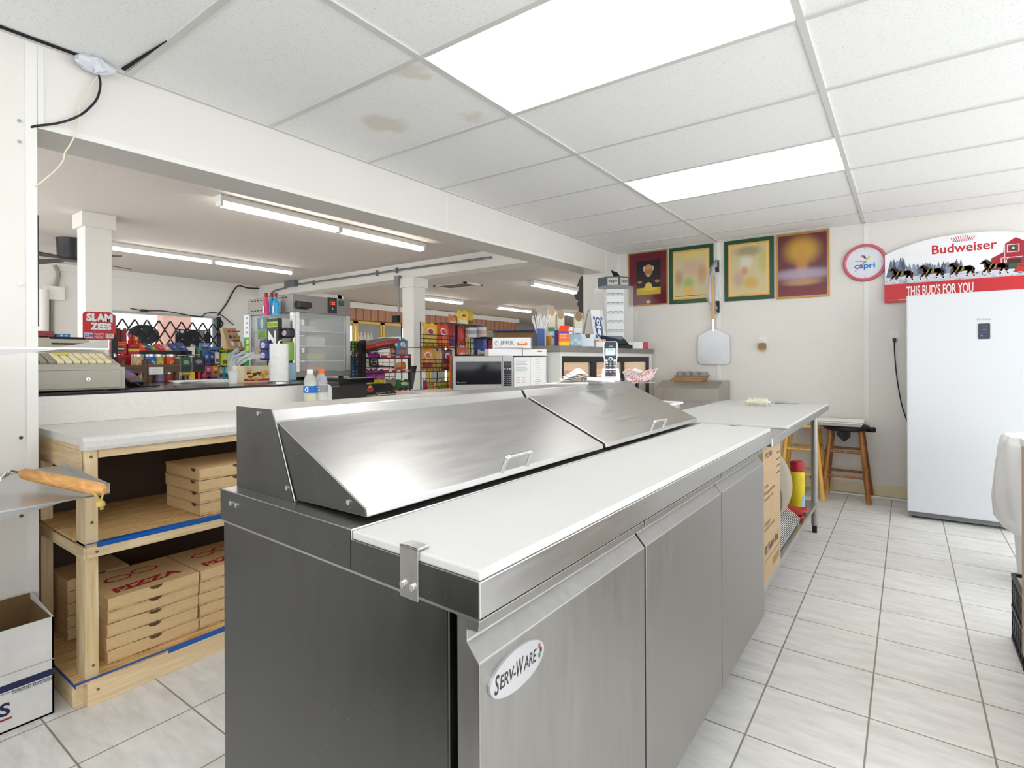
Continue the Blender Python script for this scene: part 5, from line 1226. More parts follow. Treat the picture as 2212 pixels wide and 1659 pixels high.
m.rect(W_*.64, H_*.28, W_*.90, H_*.55, pl(226, 130, 60)); m.disc(W_*.77, H_*.55, W_*.09, H_*.12, pl(236, 226, 216), .0011, 18); m.rect(W_*.04, H_*.06, W_*.8, H_*.09, pl(180, 120, 90))
FS_ = FJ @ frame((W_, 0, 0), (0, 0, -1), (0, 1, 0)); m.rect(dd*.2, H_*.3, dd*.8, H_*.55, pl(226, 130, 60), fr=FS_); m.text('JIF', dd*.25, H_*.62, dd*.4, H_*.22, pl(40, 44, 60), fr=FS_)
build('carton', m, jf)
m = MB(fr=FJ)
m.hexa([(0, H_, -dd), (W_, H_, -dd), (W_, H_, -dd+.004), (0, H_, -dd+.004), (-.02, H_+.066, -dd-.08), (W_+.02, H_+.066, -dd-.08), (W_+.02, H_+.066, -dd-.076), (-.02, H_+.066, -dd-.076)], CARDD)
m.box((-.022, H_+.065, -dd-.085), (W_+.022, H_+.070, -dd-.03), pl(60, 70, 150)); build('lid', m, jf, label='raised carton lid')
# glass-front display cooler with a grey worktop
DX = -2.17; gy0 = at_x(1208, 752, DX).y; gy1 = 5.53; gz = 1.235; gt = 1.283
dc = thing('display_cooler', (DX-.35, (gy0+gy1)/2, 0), 'lit glass-front display cooler with grey slab top by the back wall', 'display cooler')
SLAB = mat('grey_slab', (134, 128, 122), .5, var=.10, scale=18)
build('worktop', MB().box((DX-.62, gy0, gz), (DX+.01, gy1, gt), SLAB), dc, .003, label='grey mottled worktop')
m = MB(); CB = WHITE
i0 = at_x(1215, 780, DX).y; i1 = at_x(1402, 780, DX).y; izt = at_x(1300, 770, DX).z
m.box((DX-.60, gy0+.02, 0), (DX-.005, i0, gz), CB); m.box((DX-.60, i1, 0), (DX-.005, gy1-.002, gz), CB); m.box((DX-.60, i0, izt), (DX-.005, i1, gz), CB); m.box((DX-.60, i0, 0), (DX-.02, i1, .62), CB); m.box((DX-.60, i0, .62), (DX-.58, i1, izt), mat('cream_liner', (236, 214, 160), .5))
build('cabinet', m, dc)
m = MB(); m.box((DX-.03, i0, izt-.05), (DX+.0, i1, izt), BLACK); m.box((DX-.03, i0, .62), (DX, i1, .66), BLACK); m.box((DX-.03, i1-.045, .66), (DX, i1, izt-.05), BLACK); m.box((DX-.03, i0, .66), (DX, i0+.02, izt-.05), BLACK)
ya = at_x(1283, 800, DX).y; yb2 = at_x(1346, 800, DX).y
m.box((DX-.03, ya-.05, .66), (DX, ya+.05, izt-.05), BLACK); m.box((DX-.03, yb2-.02, .66), (DX, yb2+.03, izt-.05), BLACK)
build('door_frame', m, dc)
build('glass_door', MB().box((DX-.018, i0+.02, .66), (DX-.014, i1-.045, izt-.05), CLEAR), dc)
SHF = mat('cream_shelf', (238, 206, 140), .5)
for zz in (.80, 1.02): build('shelf', MB().box((DX-.56, i0+.01, zz), (DX-.05, i1-.01, zz+.012), SHF), dc)
build('lamp_tube', MB().cyl((DX-.08, i0+.1, izt-.02), (DX-.08, i1-.1, izt-.02), .012, mat('warm_tube', (255, 226, 170), .4, emit=9)), dc)
random.seed(8)
for i in range(8):
    yy = i0+.15+(i1-i0-.35)*i/7; zz = 1.032 if i % 2 else .812
    cn, cc_ = random.choice((('amber', (214, 150, 60)), ('rust red', (176, 60, 40)), ('pale yellow', (230, 200, 120))))
    solo('food_pack', MB().box((DX-.30, yy, zz), (DX-.14, yy+.13, zz+.05), pl(*cc_)), '%s wrapped food pack on the %s shelf inside the lit display cooler' % (cn, 'upper' if i % 2 else 'lower'), 'food', 'food packs in the display cooler', bev=.008)
# worktop things
WZ = gt+.0005
XRT = Vector((.80, .60, 0))
def front(px, X, z0):                                               # frame turned towards the room at the spot where a thing stands, plus its width and height
    c = at_x((px[0]+px[2])/2, (px[1]+px[3])/2, X); pm = (c-EYE).dot(Fw)/FPX; w = (px[2]-px[0])*pm/.97
    zt = at_x((px[0]+px[2])/2, px[1], X).z; o = Vector((c.x, c.y, z0))-XRT*w/2
    return frame(o, XRT, (0, 0, 1)), w, zt-z0, pm
def put(px, X, d, m_, name, lab, cat, deco=None, group=None):
    F, w, h, pm = front(px, X, WZ); m = MB(fr=F).box((0, 0, -d), (w, h, 0), m_)
    if deco: deco(m, F, w, h)
    return solo(name, m, lab, cat, group, bev=.002)
put((1160, 710, 1176, 746), -2.46, .07, pl(70, 100, 170), 'straw_box', 'blue box full of white straws on the grey worktop', 'box')
F, w, h, pm = front((1160, 710, 1176, 746), -2.46, WZ)
random.seed(2)
for i in range(34):
    bx, by_ = random.uniform(.006, w-.006), -random.uniform(.008, .06)
    m = MB(fr=F).cyl((bx, h-.06, by_), (bx+random.uniform(-.06, .08), h+random.uniform(.08, .125), by_+random.uniform(-.03, .03)), .0038, PAPER, n=6)
    solo('straw', m, 'white paper wrapped straw standing in the blue box', 'straw', 'straws in the blue box')
put((1184, 668, 1200, 745), DX-.34, .09, mat('cream_card', (226, 220, 196), .7), 'tall_carton', 'tall cream carton with green band behind the yellow jar', 'box', deco=lambda m, F, w, h: (m.disc(w*.5, h*.95, w*.42, h*.13, pl(190, 156, 120), .001, 20, F), m.rect(0, h*.42, w*.9, h*.52, pl(40, 150, 100), fr=F)))
put((1204, 672, 1219, 745), DX-.30, .09, MATS['cream_card'], 'tall_carton', 'tall cream carton with tan oval behind the orange box', 'box', deco=lambda m, F, w, h: m.disc(w*.5, h*.90, w*.42, h*.13, pl(170, 140, 110), .001, 20, F))
put((1242, 676, 1258, 745), DX-.30, .09, MATS['cream_card'], 'tall_carton', 'tall cream carton with tan oval behind the tissue box', 'box', deco=lambda m, F, w, h: m.disc(w*.5, h*.90, w*.45, h*.15, pl(150, 118, 84), .001, 20, F))
F, w, h, pm = front((1181, 719, 1204, 746), DX-.20, WZ); c = F @ Vector((w/2, 0, -w/2)); r = w/2; hj = h
t = thing('pill_jar', (c.x, c.y, WZ), 'amber jar with white cap and label on the grey worktop', 'jar')
jb = build('jar_body', MB().lathe((c.x, c.y, WZ), [(.001, .001), (r, .002), (r, hj*.78), (r*.86, hj*.82)], mat('amber_plastic', (206, 150, 24), .25), 24), t, smooth=True)
build('cap', MB().lathe((c.x, c.y, WZ), [(r*.92, hj*.8), (r*.95, hj*.81), (r*.95, hj*.98), (.001, hj)], WHITEP, 24), t, smooth=True)
m = MB(); m.add([(c.x+(r+.001)*math.cos(a), c.y+(r+.001)*math.sin(a), WZ+hj*q) for q in (.12, .6) for a in [-1.0+i*.2 for i in range(9)]], [(i, i+1, 10+i, 9+i) for i in range(8)], PAPER); build('label', m, jb)
put((1199, 713, 1209, 745), DX-.12, .06, pl(50, 60, 160), 'small_box', 'narrow dark blue box between amber jar and orange box', 'box')
put((1208, 716, 1229, 747), DX-.02, .07, pl(240, 110, 40), 'medicine_box', 'open orange and yellow box with blue band on the worktop', 'box', deco=lambda m, F, w, h: (m.rect(0, h*.88, w, h, pl(60, 60, 170), fr=F), m.rect(0, 0, w, h*.3, pl(244, 190, 40), fr=F), [m.rect(w*.1, h*(.55+.1*i), w*.75, h*(.6+.1*i), pl(250, 190, 150), fr=F, z=.001) for i in range(3)], m.hexa([(0, h, -.07), (w, h, -.07), (w*1.2, h*1.45, -.09), (w*.2, h*1.45, -.09), (0, h, -.066), (w, h, -.066), (w*1.2, h*1.45, -.086), (w*.2, h*1.45, -.086)], pl(226, 70, 34), F)))
put((1216, 706, 1238, 745), DX-.16, .07, pl(232, 232, 232), 'tea_box', 'white box with red frame behind the orange box', 'box', deco=lambda m, F, w, h: (m.rect(w*.5, h*.3, w*.95, h*.8, pl(200, 120, 110), fr=F), m.rect(w*.56, h*.35, w*.9, h*.75, pl(236, 232, 228), fr=F, z=.001)))
put((1240, 708, 1256, 745), DX-.16, .07, pl(228, 230, 230), 'tea_box', 'white box with dark lettering block left of the paper bag', 'box', deco=lambda m, F, w, h: m.rect(w*.2, h*.5, w*.85, h*.72, pl(90, 100, 110), fr=F))
put((1230, 722, 1256, 747), DX-.01, .12, pl(150, 180, 196), 'tissue_box', 'pale blue patterned tissue box beside the paper bag', 'tissue box', deco=lambda m, F, w, h: [m.disc(w*(.2+.3*i), h*(.3+.2*(i % 2)), w*.18, h*.16, pl(190, 206, 200), .001+.0001*i, 16, F) for i in range(3)])
put((1256, 722, 1283, 748), DX+.0, .12, pl(206, 220, 226), 'open_carton', 'open pale carton with brown inside under the paper bag', 'box', deco=lambda m, F, w, h: m.add([(w*.3, h, .001), (w*.72, h, .001), (w*.66, h*.7, .001), (w*.36, h*.7, .001)], [(0, 1, 2, 3)], CARDD, F))
# folded paper bags standing like a tent
F, W_, H_, pm = front((1256, 665, 1308, 730), DX-.24, WZ); b0 = 16*pm
t = thing('paper_bag', tuple(F @ Vector((W_/2, 0, -.05))), 'white paper bag with blue oval print folded over like a tent', 'bag'); H2 = H_-b0
m = MB(fr=F)
def loop(u, v):
    k = u*2-1; x = W_*(.02+.30*u+.06*u*u); y = b0+H2*(math.sin(min(1, u*1.05)*math.pi/2)**.8)
    return (x, y, -.10+.10*v)
m.grid(loop, 14, 2, PAPER)
def loop2(u, v): p = loop(u, v); return (p[0]+W_*.10*(1-u*.4), p[1]-H2*.03, p[2])
m.grid(loop2, 14, 2, PAPER)
def flap(u, v): return (W_*(.38+.50*u)+W_*.14*(1-v), b0*.9+(H2*.97)*v-.01*u, .005+.05*(1-v)-.02*math.sin(v*math.pi))
m.grid(flap, 6, 8, PAPER); m.grid(lambda u, v: (flap(u, v)[0], flap(u, v)[1], flap(u, v)[2]-.012), 6, 8, PAPER)
m.box((W_*.25, .0005, -.09), (W_*.6, b0+.01, -.02), PAPER)
pb1_ = build('bag_paper', m, t, smooth=True)
m = MB(fr=F); bl = pl(60, 84, 150)
def onf(u, v, ru, rv, mt_, off): m.add([(lambda p: (p[0], p[1], p[2]+off))(flap(u, v))]+[(lambda p: (p[0], p[1], p[2]+off))(flap(u+ru*math.cos(k*math.pi/9), v+rv*math.sin(k*math.pi/9))) for k in range(18)], [(0, 1+k, 1+(k+1) % 18) for k in range(18)], mt_)
onf(.5, .45, .30, .33, bl, .002); onf(.5, .62, .13, .10, PAPER, .004); onf(.5, .30, .14, .10, PAPER, .004); onf(.5, .46, .2, .05, PAPER, .004)
for u in (.2, .8):
    for v in (.16, .74): onf(u, v, .08, .06, bl, .003)
build('blue_print', m, pb1_)
# lighter display case
zc = at_y(1335, 746, 4.95)
y0, y1, z, z1 = pb(1283, 622, 1367, 742, DX-.17)
zd = thing('lighter_display', (DX-.30, (y0+y1)/2, WZ), 'clear lighter display case with slanted grey header on top', 'display case')
cxz, cyz = DX-.13, (y0+y1)/2; hw_ = .20
cyz = at_x(1326, 690, cxz).y; CZ1 = at_x(1326, 622, cxz).z; CZ2 = at_x(1326, 602, cxz).z
nn = 8; oc = lambda r, z: [(cxz+r*math.cos(i*math.pi/4), cyz+r*math.sin(i*math.pi/4), z) for i in range(8)]
def octo(m, r, z0, z1, mt, cap=True):
    fs = [(i, (i+1) % 8, 8+(i+1) % 8, 8+i) for i in range(8)]
    if cap: fs += [tuple(range(7, -1, -1)), tuple(range(8, 16))]
    m.add(oc(r, z0)+oc(r, z1), fs, mt)
R0 = abs(at_x(1368, 690, cxz).y-at_x(1284, 690, cxz).y)/2*.46
build('base', (lambda m: (octo(m, R0*.95, WZ, WZ+.03, BLACK), m)[1])(MB()), zd)
build('clear_cover', (lambda m: (octo(m, R0, WZ+.03, CZ1, CLEAR, False), m)[1])(MB()), zd)
RH = R0*.80
hm = MB(); octo(hm, RH, CZ1, CZ2, mat('slate_header', (70, 78, 92), .5)); hz = CZ2-CZ1
ap = RH*math.cos(math.pi/8)
for ang in (-math.pi/8, -3*math.pi/8):
    fo = Vector((cxz+ap*math.cos(ang), cyz+ap*math.sin(ang), CZ1)); FF = frame(fo, (-math.sin(ang), math.cos(ang), 0), (0, 0, 1)); ww = RH*.62
    if True:
        hm.rect(-ww/2, hz*.12, ww/2, hz*.88, pl(186, 180, 174), .001, FF); hm.text('zippo', -ww*.42, hz*.30, ww*.84, hz*.44, pl(30, 30, 34), .0016, FF, bold=.015)
build('header', hm, zd, label='grey lettered header')
bw_ = R0*.66; lvl = 6
FRK = frame((cxz, cyz, WZ+.03), (.80, .60, 0), (0, 0, 1)); RKH = CZ1-WZ-.05; fz_ = bw_*.55
m = MB(fr=FRK); m.box((-bw_*.62, 0, -bw_*.5), (bw_*.62, RKH, fz_), WHITEP); rk_ = build('rack', m, zd)
for r in range(lvl):
    m = MB(fr=FRK); z = .05+(RKH-.10)*r/(lvl-1)
    m.box((-bw_*.6, z-.012, fz_), (bw_*.6, z-.004, fz_+.012), pl(206, 206, 206))
    for k in range(3):
        xx = bw_*(-.38+.38*k); m.tube([(xx-.022, z, fz_+.002), (xx-.016, z+.008, fz_+.014), (xx+.016, z+.008, fz_+.014), (xx+.022, z, fz_+.002)], .0035, mat('grey_clip', (120, 120, 120), .4), 5)
    build('hook_row', m, rk_)
for k, xx in enumerate((-.38, .38)):
    m = MB(fr=FRK).box((bw_*xx-.022, .003, fz_+.0005), (bw_*xx+.022, .075, fz_+.02), pl(46, 50, 58, .3)); solo('lighter', m, 'dark lighter at the foot of the clear display case, %s one' % ('left', 'right')[k], 'lighter', 'lighters in the display case', bev=.003)
m = MB(); zz = CZ2; fo = at_x(1332, 596, cxz)
m.hexa([(cxz, fo.y-.05, zz), (cxz+.04, fo.y+.04, zz), (cxz+.042, fo.y+.045, zz), (cxz+.002, fo.y-.045, zz), (cxz-.03, fo.y-.07, zz+.085), (cxz+.0, fo.y+.01, zz+.07), (cxz+.002, fo.y+.015, zz+.07), (cxz-.028, fo.y-.065, zz+.085)], BLKMET)
solo('black_card', m, 'small black card leaning on top of the grey display header', 'card')
m = MB().tube([(cxz+R0*.92, cyz+R0*.45, 1.62), (cxz+R0*.98, cyz+R0*.48, 1.615), (cxz+R0*.97, cyz+R0*.5, 1.56), (cxz+R0*.95, cyz+R0*.46, 1.54)], .004, CHROME, 6); build('lock', m, zd)
# tablet and small boxes at the wall end
F, w, h, pm = front((1300, 728, 1360, 747), DX-.01, WZ)
t = thing('tablet_terminal', tuple(F @ Vector((w/2, 0, -.06))), 'black tablet terminal tilted on the grey worktop behind the phone', 'tablet')
m = MB(fr=F).hexa([(0, .004, 0), (w, .004, 0), (w*.8, h, -.10), (w*.05, h, -.10), (0, .022, .004), (w, .022, .004), (w*.8, h+.016, -.094), (w*.05, h+.016, -.094)], BLACK); tbd = build('tablet_body', m, t, .003)
m = MB(fr=F).add([(w*.08, .030, .004), (w*.9, .030, .004), (w*.77, h+.012, -.084), (w*.1, h+.012, -.084)], [(0, 1, 2, 3)], mat('dark_screen', (40, 56, 66), .15)); build('screen', m, tbd)
m = MB(fr=F).box((w*.2, 0, -.10), (w*.7, h*.8, -.075), BLACK); build('tablet_stand', m, t)
put((1288, 733, 1308, 747), DX-.01, .08, PAPER, 'small_box', 'small white and red box left of the tablet terminal', 'box', deco=lambda m, F, w, h: [m.rect(w*(.05+.15*i), h*.68, w*(.14+.15*i), h*.9, pl(206, 90, 80), fr=F) for i in range(6)])
put((1358, 739, 1388, 750.5), DX-.03, .10, PAPER, 'small_box', 'low white box at the wall end of the worktop', 'box')
put((1387, 739, 1400, 751), DX-.03, .10, pl(206, 50, 70), 'small_box', 'small pink red box end of the low white box', 'box')
# black cut-out ornament on the end wall
X_ = BX-.25
pts = [(1255, 597), (1250, 607), (1247, 616), (1245, 620), (1249, 618), (1251, 617), (1250, 626), (1246, 636), (1240, 637), (1243, 646), (1249, 650), (1246, 658), (1251, 664), (1248, 676), (1252, 690), (1262, 690), (1262, 597)]
YO = 5.21
Q = [at_y(min(x, 1260), y, YO) for x, y in pts]
solo('horse_ornament', MB(fr=frame((0, YO, 0), (1, 0, 0), (0, 0, 1))).prism([(q.x, q.z) for q in Q], -.012, 0, BLACK), 'black cut-out horse head ornament at the end of the partition', 'ornament')
# ================================================================ the shop
# strip lights
TUBE = mat('lit_tube', (255, 252, 246), .4, emit=LAMP_SHOP, var=0)
def strip(x, y0, y1, lab, n=2, wd=.11, z=HS):
    t = thing('strip_light', (x, (y0+y1)/2, z), lab, 'ceiling light', 'strip lights on the shop ceiling')
    m = MB().box((x-wd/2, y0, z-.055), (x+wd/2, y1, z-.0005), WHITE); build('channel', m, t, .004)
    Lh = (y1-y0)/n
    for i in range(n):
        for sx in ((-.028, .028) if wd > .1 else (0,)):
            build('tube', MB().cyl((x+sx, y0+Lh*i+.03, z-.078), (x+sx, y0+Lh*(i+1)-.03, z-.078), .015, TUBE, n=12), t, smooth=True)
        m = MB()
        for e in (y0+Lh*i+.004, y0+Lh*(i+1)-.028): m.box((x-wd*.42, e, z-.098), (x+wd*.42, e+.024, z-.055), WHITEP)
        build('tube_holder', m, t)
f1 = (at_z(470, 438, 2.55), at_z(910, 539, 2.55)); f2 = (at_z(235, 533, 2.56), at_z(634, 588, 2.56))
strip(f1[0].x, f1[0].y, f1[1].y, 'double strip light on the shop ceiling nearest the kitchen beam')
strip(f2[0].x, f2[0].y, f2[1].y, 'double strip light on the shop ceiling just right of the post', wd=.09)
for (p, q, lab) in (((878, 641), (982, 657), 'short strip light above the panelled cooler wall, right of the conduit post'), ((1072, 665), (1144, 674), 'short strip light far back above the end of the panelling'), ((1146, 614), (1240, 633), 'short strip light far back nearest the kitchen beam'), ((1196, 676), (1250, 684), 'farthest short strip light behind the straws')):
    a, b = at_z(*p, 2.545), at_z(*q, 2.545); strip(a.x, a.y, b.y, lab, 1, .16)
strip(-5.0, -1.9, .5, 'strip light on the shop ceiling hidden behind the left wall'); strip(-7.7, -1.6, .8, 'second strip light hidden behind the left wall')
# ceiling fan
fp = at_z(155, 517, HS)
fn = thing('ceiling_fan', (fp.x, fp.y, HS), 'black ceiling fan left of the square shop post', 'fan')
FB_ = mat('fan_black', (30, 31, 34), .35)
build('motor', MB().lathe((fp.x, fp.y, HS-.26), [(.001, 0), (.11, .005), (.135, .03), (.14, .10), (.145, .24), (.15, .258), (.001, .259)], FB_, 28), fn, smooth=True)
for i in range(4):
    a = .35+i*math.pi/2; dx, dy = math.cos(a), math.sin(a)
    m = MB(fr=frame((fp.x, fp.y, HS-.235), (dx, dy, 0), (-dy*.98, dx*.98, .16))); m.prism([(.13, -.03), (.22, -.055), (.66, -.075), (.70, -.06), (.70, .06), (.66, .075), (.22, .055), (.13, .03)], -.004, .004, mat('fan_blade', (58, 52, 48), .5)); build('blade', m, fn)
# ceiling vent
v = [at_z(*p, HS-.004) for p in ((942, 618), (1038, 616), (1005, 609), (978, 622))]
vx0, vx1 = min(q.x for q in v), max(q.x for q in v); vy0, vy1 = min(q.y for q in v), max(q.y for q in v)
t = thing('ceiling_vent', ((vx0+vx1)/2, (vy0+vy1)/2, HS), 'square ceiling vent with grey slats in the shop', 'vent')
m = MB()
for a, b in (((vx0, vy0), (vx1, vy0+.05)), ((vx0, vy1-.05), (vx1, vy1)), ((vx0, vy0), (vx0+.05, vy1)), ((vx1-.05, vy0), (vx1, vy1))): m.box((*a, HS-.02), (*b, HS-.0005), WHITE)
build('vent_frame', m, t)
m = MB()
for i in range(9): m.box((vx0+.05, vy0+.06+.04*i*(vy1-vy0-.1)/.4, HS-.016), (vx1-.05, vy0+.075+.04*i*(vy1-vy0-.1)/.4, HS-.002), mat('grey_slat', (120, 116, 110), .6))
build('slat', m, t)
# conduit along the second beam, boxes, cables
CON = mat('grey_conduit', (130, 130, 128), .4, .7)
q = [at_y(x, y, B2-.02) for x, y in ((582, 646), (586, 634), (596, 627), (616, 622), (640, 615), (760, 598), (900, 578), (1060, 556))]
m = MB().tube(curve_pts(q, 5), .016, CON, 8)
for x, y in ((678, 611), (814, 590), (857, 584)): p = at_y(x, y, B2-.02); m.box((p.x-.012, B2-.04, p.z-.04), (p.x+.012, B2-.001, p.z+.04), CON)
solo('conduit', m, 'grey metal conduit running along the white beam across the shop', 'conduit', smooth=False)
a, b = at_y(618, 603, B2-.05), at_y(639, 618, B2-.05); m = MB().box((a.x, B2-.09, b.z), (b.x, B2-.001, a.z), mat('grey_box_metal', (128, 130, 130), .45, .5))
solo('junction_box', m, 'grey metal junction box on the beam conduit above the warmer', 'junction box', bev=.004)
cx_ = -5.98-.12
p = at_y(858, 606, B2-.04); m = MB().box((p.x-.05, B2-.06, p.z-.07), (p.x+.05, B2-.001, p.z+.07), MATS['grey_box_metal'])
pb0, pb1 = at_y(858, 620, B2-.02), at_y(858, 682, B2-.02)
m.tube([(p.x, B2-.015, p.z-.06), (p.x, B2-.015, pb1.z)], .012, CON, 6); m.box((pb1.x-.05, B2-.07, at_y(858, 697, B2).z), (pb1.x+.05, B2-.001, pb1.z), BLKMET)
solo('switch_box', m, 'conduit drop with dark switch box on the middle shop post', 'switch box')
m = MB().tube(curve_pts([at_x(470, 682, WX+.03), at_x(490, 655, WX+.03), at_x(512, 619, WX+.03), at_x(535, 622, WX+.03), at_x(560, 623, WX+.03)], 6), .012, BLACK, 6)
m.tube(curve_pts([at_x(282, 666, WX+.03), at_x(312, 671, WX+.03), at_x(357, 672, WX+.03), at_x(430, 684, WX+.03), at_x(445, 677, WX+.03), at_x(472, 677, WX+.03), at_x(505, 702, WX+.03)], 6), .008, BLACK, 6)
p = at_x(312, 671, WX+.03); m.box((p.x-.01, p.y-.05, p.z-.02), (p.x+.02, p.y+.05, p.z+.02), BLACK)
solo('loose_wire', m, 'black wires tacked across the shop wall above the window', 'wire')
p = at_x(117, 633, WX+.04); t = thing('wall_switch_box', (WX, p.y, p.z-.1), 'white surface switch box with brown conduit on the shop wall', 'switch box')
build('box', MB().box((WX, p.y-.12, p.z-.10), (WX+.06, p.y+.12, p.z+.10), TRIMW), t, .006)
build('conduit', MB().tube(curve_pts([at_x(119, 625, WX+.03), at_x(124, 605, WX+.03), at_x(126, 590, WX+.03), at_x(118, 573, WX+.03)], 6), .024, mat('taupe_conduit', (150, 142, 130), .5), 8).tube([at_x(112, 643, WX+.03), at_x(111, 735, WX+.03)], .022, MATS['taupe_conduit'], 8), t)
# lattice gate in the shop window
gx = WX+.06
t = thing('scissor_gate', (gx, 4.2, wz0), 'black folding scissor gate across the shop window', 'gate')
pk = [at_x(px, 686+(px-264)*.045, gx) for px in (264, 291, 317, 343, 368, 392, 415, 438, 460)]
GY = [p.y for p in pk]; gtop = pk[0].z-.02; ph_ = (GY[-1]-GY[0])/8; zrow = ph_*1.72/2
ys_g = [GY[0]+ph_*i for i in range(-2, 10)]
m = MB(); m2 = MB()
bot = gtop-4*zrow*1.0
for i, y in enumerate(ys_g):
    for s in (-1, 1):
        e = y+s*ph_*2.0
        z2 = gtop-4*zrow
        y2 = e
        if y2 > GY[-1]+ph_*.75: k = (GY[-1]+ph_*.75-y)/(y2-y); y2 = y+(y2-y)*k; z2 = gtop+(z2-gtop)*k
        m.tube([(gx+.006*s, y, gtop), (gx+.006*s, y2, z2)], .013, BLKMET, 5)
build('lattice_bar', m, t)
for i, y in enumerate(ys_g):
    for r in range(0, 4): m2.cyl((gx+.005, y+(ph_/2 if r % 2 else 0), gtop-zrow*r), (gx+.03, y+(ph_/2 if r % 2 else 0), gtop-zrow*r), .010, STEELD, n=8)
build('rivet', m2, t)
# signs hung in the window (backs)
p = at_x(311, 723, WX-.02); rx_, rz_ = abs(at_x(345, 723, WX-.02).y-at_x(278, 723, WX-.02).y)/2, .165
m = MB(fr=FX((WX-.03, p.y, p.z))); m.prism([(rx_*math.cos(i*math.pi/20), rz_*math.sin(i*math.pi/20)) for i in range(40)], -.02, .02, mat('sign_back', (56, 56, 60), .5)); solo('window_sign', m, 'dark oval sign back hanging in the shop window', 'sign')
y0, y1, z, z1 = pb(380, 712, 455, 762, WX-.02); m = MB().box((WX-.06, y0, z), (WX-.02, y1, z1), mat('sign_back_dark', (34, 36, 42), .5))
F = FX((WX-.02, y0, z))
for u, v in ((.03, .9), (.17, .9), (.86, .9), (.45, .3), (.55, .3)): m.disc((y1-y0)*u, (z1-z)*v, .03, .03, pl(230, 240, 250), .002, 12, F)
m.rect((y1-y0)*.67, (z1-z)*.55, (y1-y0)*.8, (z1-z)*.98, pl(150, 146, 140), fr=F)
solo('window_sign', m, 'dark rectangular sign back hanging in the shop window', 'sign')
# ---- black service counter
SC = thing('service_counter', (-3.45, 1.2, 0), 'long black topped service counter behind the pale backsplash', 'counter')
STOP = mat('black_counter_top', (24, 24, 27), .18, var=.15, scale=30)
KZ = 1.04
m = MB().box((-3.95, -.6, KZ-.04), (-2.865, 2.12, KZ), STOP).box((-4.35, 2.12, KZ-.04), (-3.42, 2.86, KZ), STOP).box((-4.35, 1.0, KZ-.04), (-3.95, 2.12, KZ), STOP)
build('counter_top', m, SC, .003)
m = MB().box((-3.9, -.55, 0), (-2.872, 2.10, KZ-.04), mat('dark_counter_panel', (52, 46, 44), .6)).box((-4.3, 2.12, 0), (-3.46, 2.82, KZ-.04), MATS['dark_counter_panel'])
build('counter_body', m, SC)
build('edge_trim', MB().box((-2.8655, -.5, KZ-.030), (-2.8635, 2.12, KZ-.024), pl(90, 90, 94)), SC)
def sb(px, X): return pb(*px, X)
def on(px, X): return pb(*px, X)
# cash register
RX = -2.965
y0, y1, z, z1 = pb(78, 795, 271, 842, RX); y0 = y1-.43; zt = at_x(240, 793, RX).z
cr = thing('cash_register', (RX-.22, (y0+y1)/2, KZ), 'beige electronic cash register on the black counter at left', 'cash register')
build('drawer_case', MB().box((RX-.42, y0, KZ+.006), (RX, y1, zt), GREYP), cr, .004)
F = FX((RX, y0, KZ)); dh = zt-KZ; w = y1-y0
m = MB(fr=F); m.prism(rrect(w*.93, dh*.74, .008, x=w*.49, y=dh*.5), -.001, .004, GREYP)
o, i_ = rrect(w*.945, dh*.77, .010, x=w*.49, y=dh*.5), rrect(w*.93, dh*.74, .008, x=w*.49, y=dh*.5); n = len(o)
m.add([(x, y, .0012) for x, y in o]+[(x, y, .0012) for x, y in i_], [(k, (k+1) % n, n+(k+1) % n, n+k) for k in range(n)], pl(90, 86, 76)); dw = build('drawer', m, cr)
m = MB(fr=F); cy = dh*.5; m.cyl((w*.66, cy, .003), (w*.66, cy, .010), .009, CHROME, n=18); m.rect(w*.66-.001, cy-.004, w*.66+.001, cy+.004, DARK, .0105); build('lock', m, dw)
ty1 = at_x(260, 785, RX-.03).y
zk0 = at_x(250, 784, RX-.03).z
m = MB(fr=Matrix(((1, 0, 0, 0), (0, 0, 1, 0), (0, 1, 0, 0), (0, 0, 0, 1))))
zf_ = at_x(240, 787, RX-.02).z
m.prism([(RX-.02, zt), (RX-.02, zf_-.022), (RX-.03, zf_-.002), (RX-.25, zf_+.065), (RX-.40, zf_+.065), (RX-.40, zt)], y0+.01, ty1, GREYP); kbh = build('keyboard_housing', m, cr, .004)
sl = Vector((-.22, 0, .067)).normalized(); kf_ = frame((RX-.04, y0+.03, zf_+.0025), (0, 1, 0), sl)
kc = [pl(238, 228, 190), pl(228, 212, 150), pl(150, 144, 128), pl(224, 170, 120)]
for r in range(4):
    for c in range(12):
        m = MB(fr=kf_); x = .012+.0295*c; y = .008+.034*r
        if x+.024 > ty1-y0-.05: continue
        m.box((x, y, -.001), (x+.024, y+.028, .010), kc[3] if c == 1 and r == 0 else kc[2] if c in (2, 3, 4) else kc[1] if r == 1 and c > 7 else kc[0]); build('key', m, kbh, .002)
m = MB(fr=kf_); m.rect(.17, .10, .23, .16, pl(226, 206, 60), .011); m.rect(.09, .155, .16, .18, pl(236, 234, 226), .003); build('yellow_note', m, cr)
m = MB(); pz = zf_+.065
m.hexa([(RX-.27, y0+.05, pz), (RX-.27, ty1-.04, pz), (RX-.40, ty1-.04, pz), (RX-.40, y0+.05, pz), (RX-.30, y0+.05, pz+.055), (RX-.30, ty1-.04, pz+.055), (RX-.40, ty1-.04, pz+.065), (RX-.40, y0+.05, pz+.065)], GREYP); build('printer_cover', m, cr, .004)
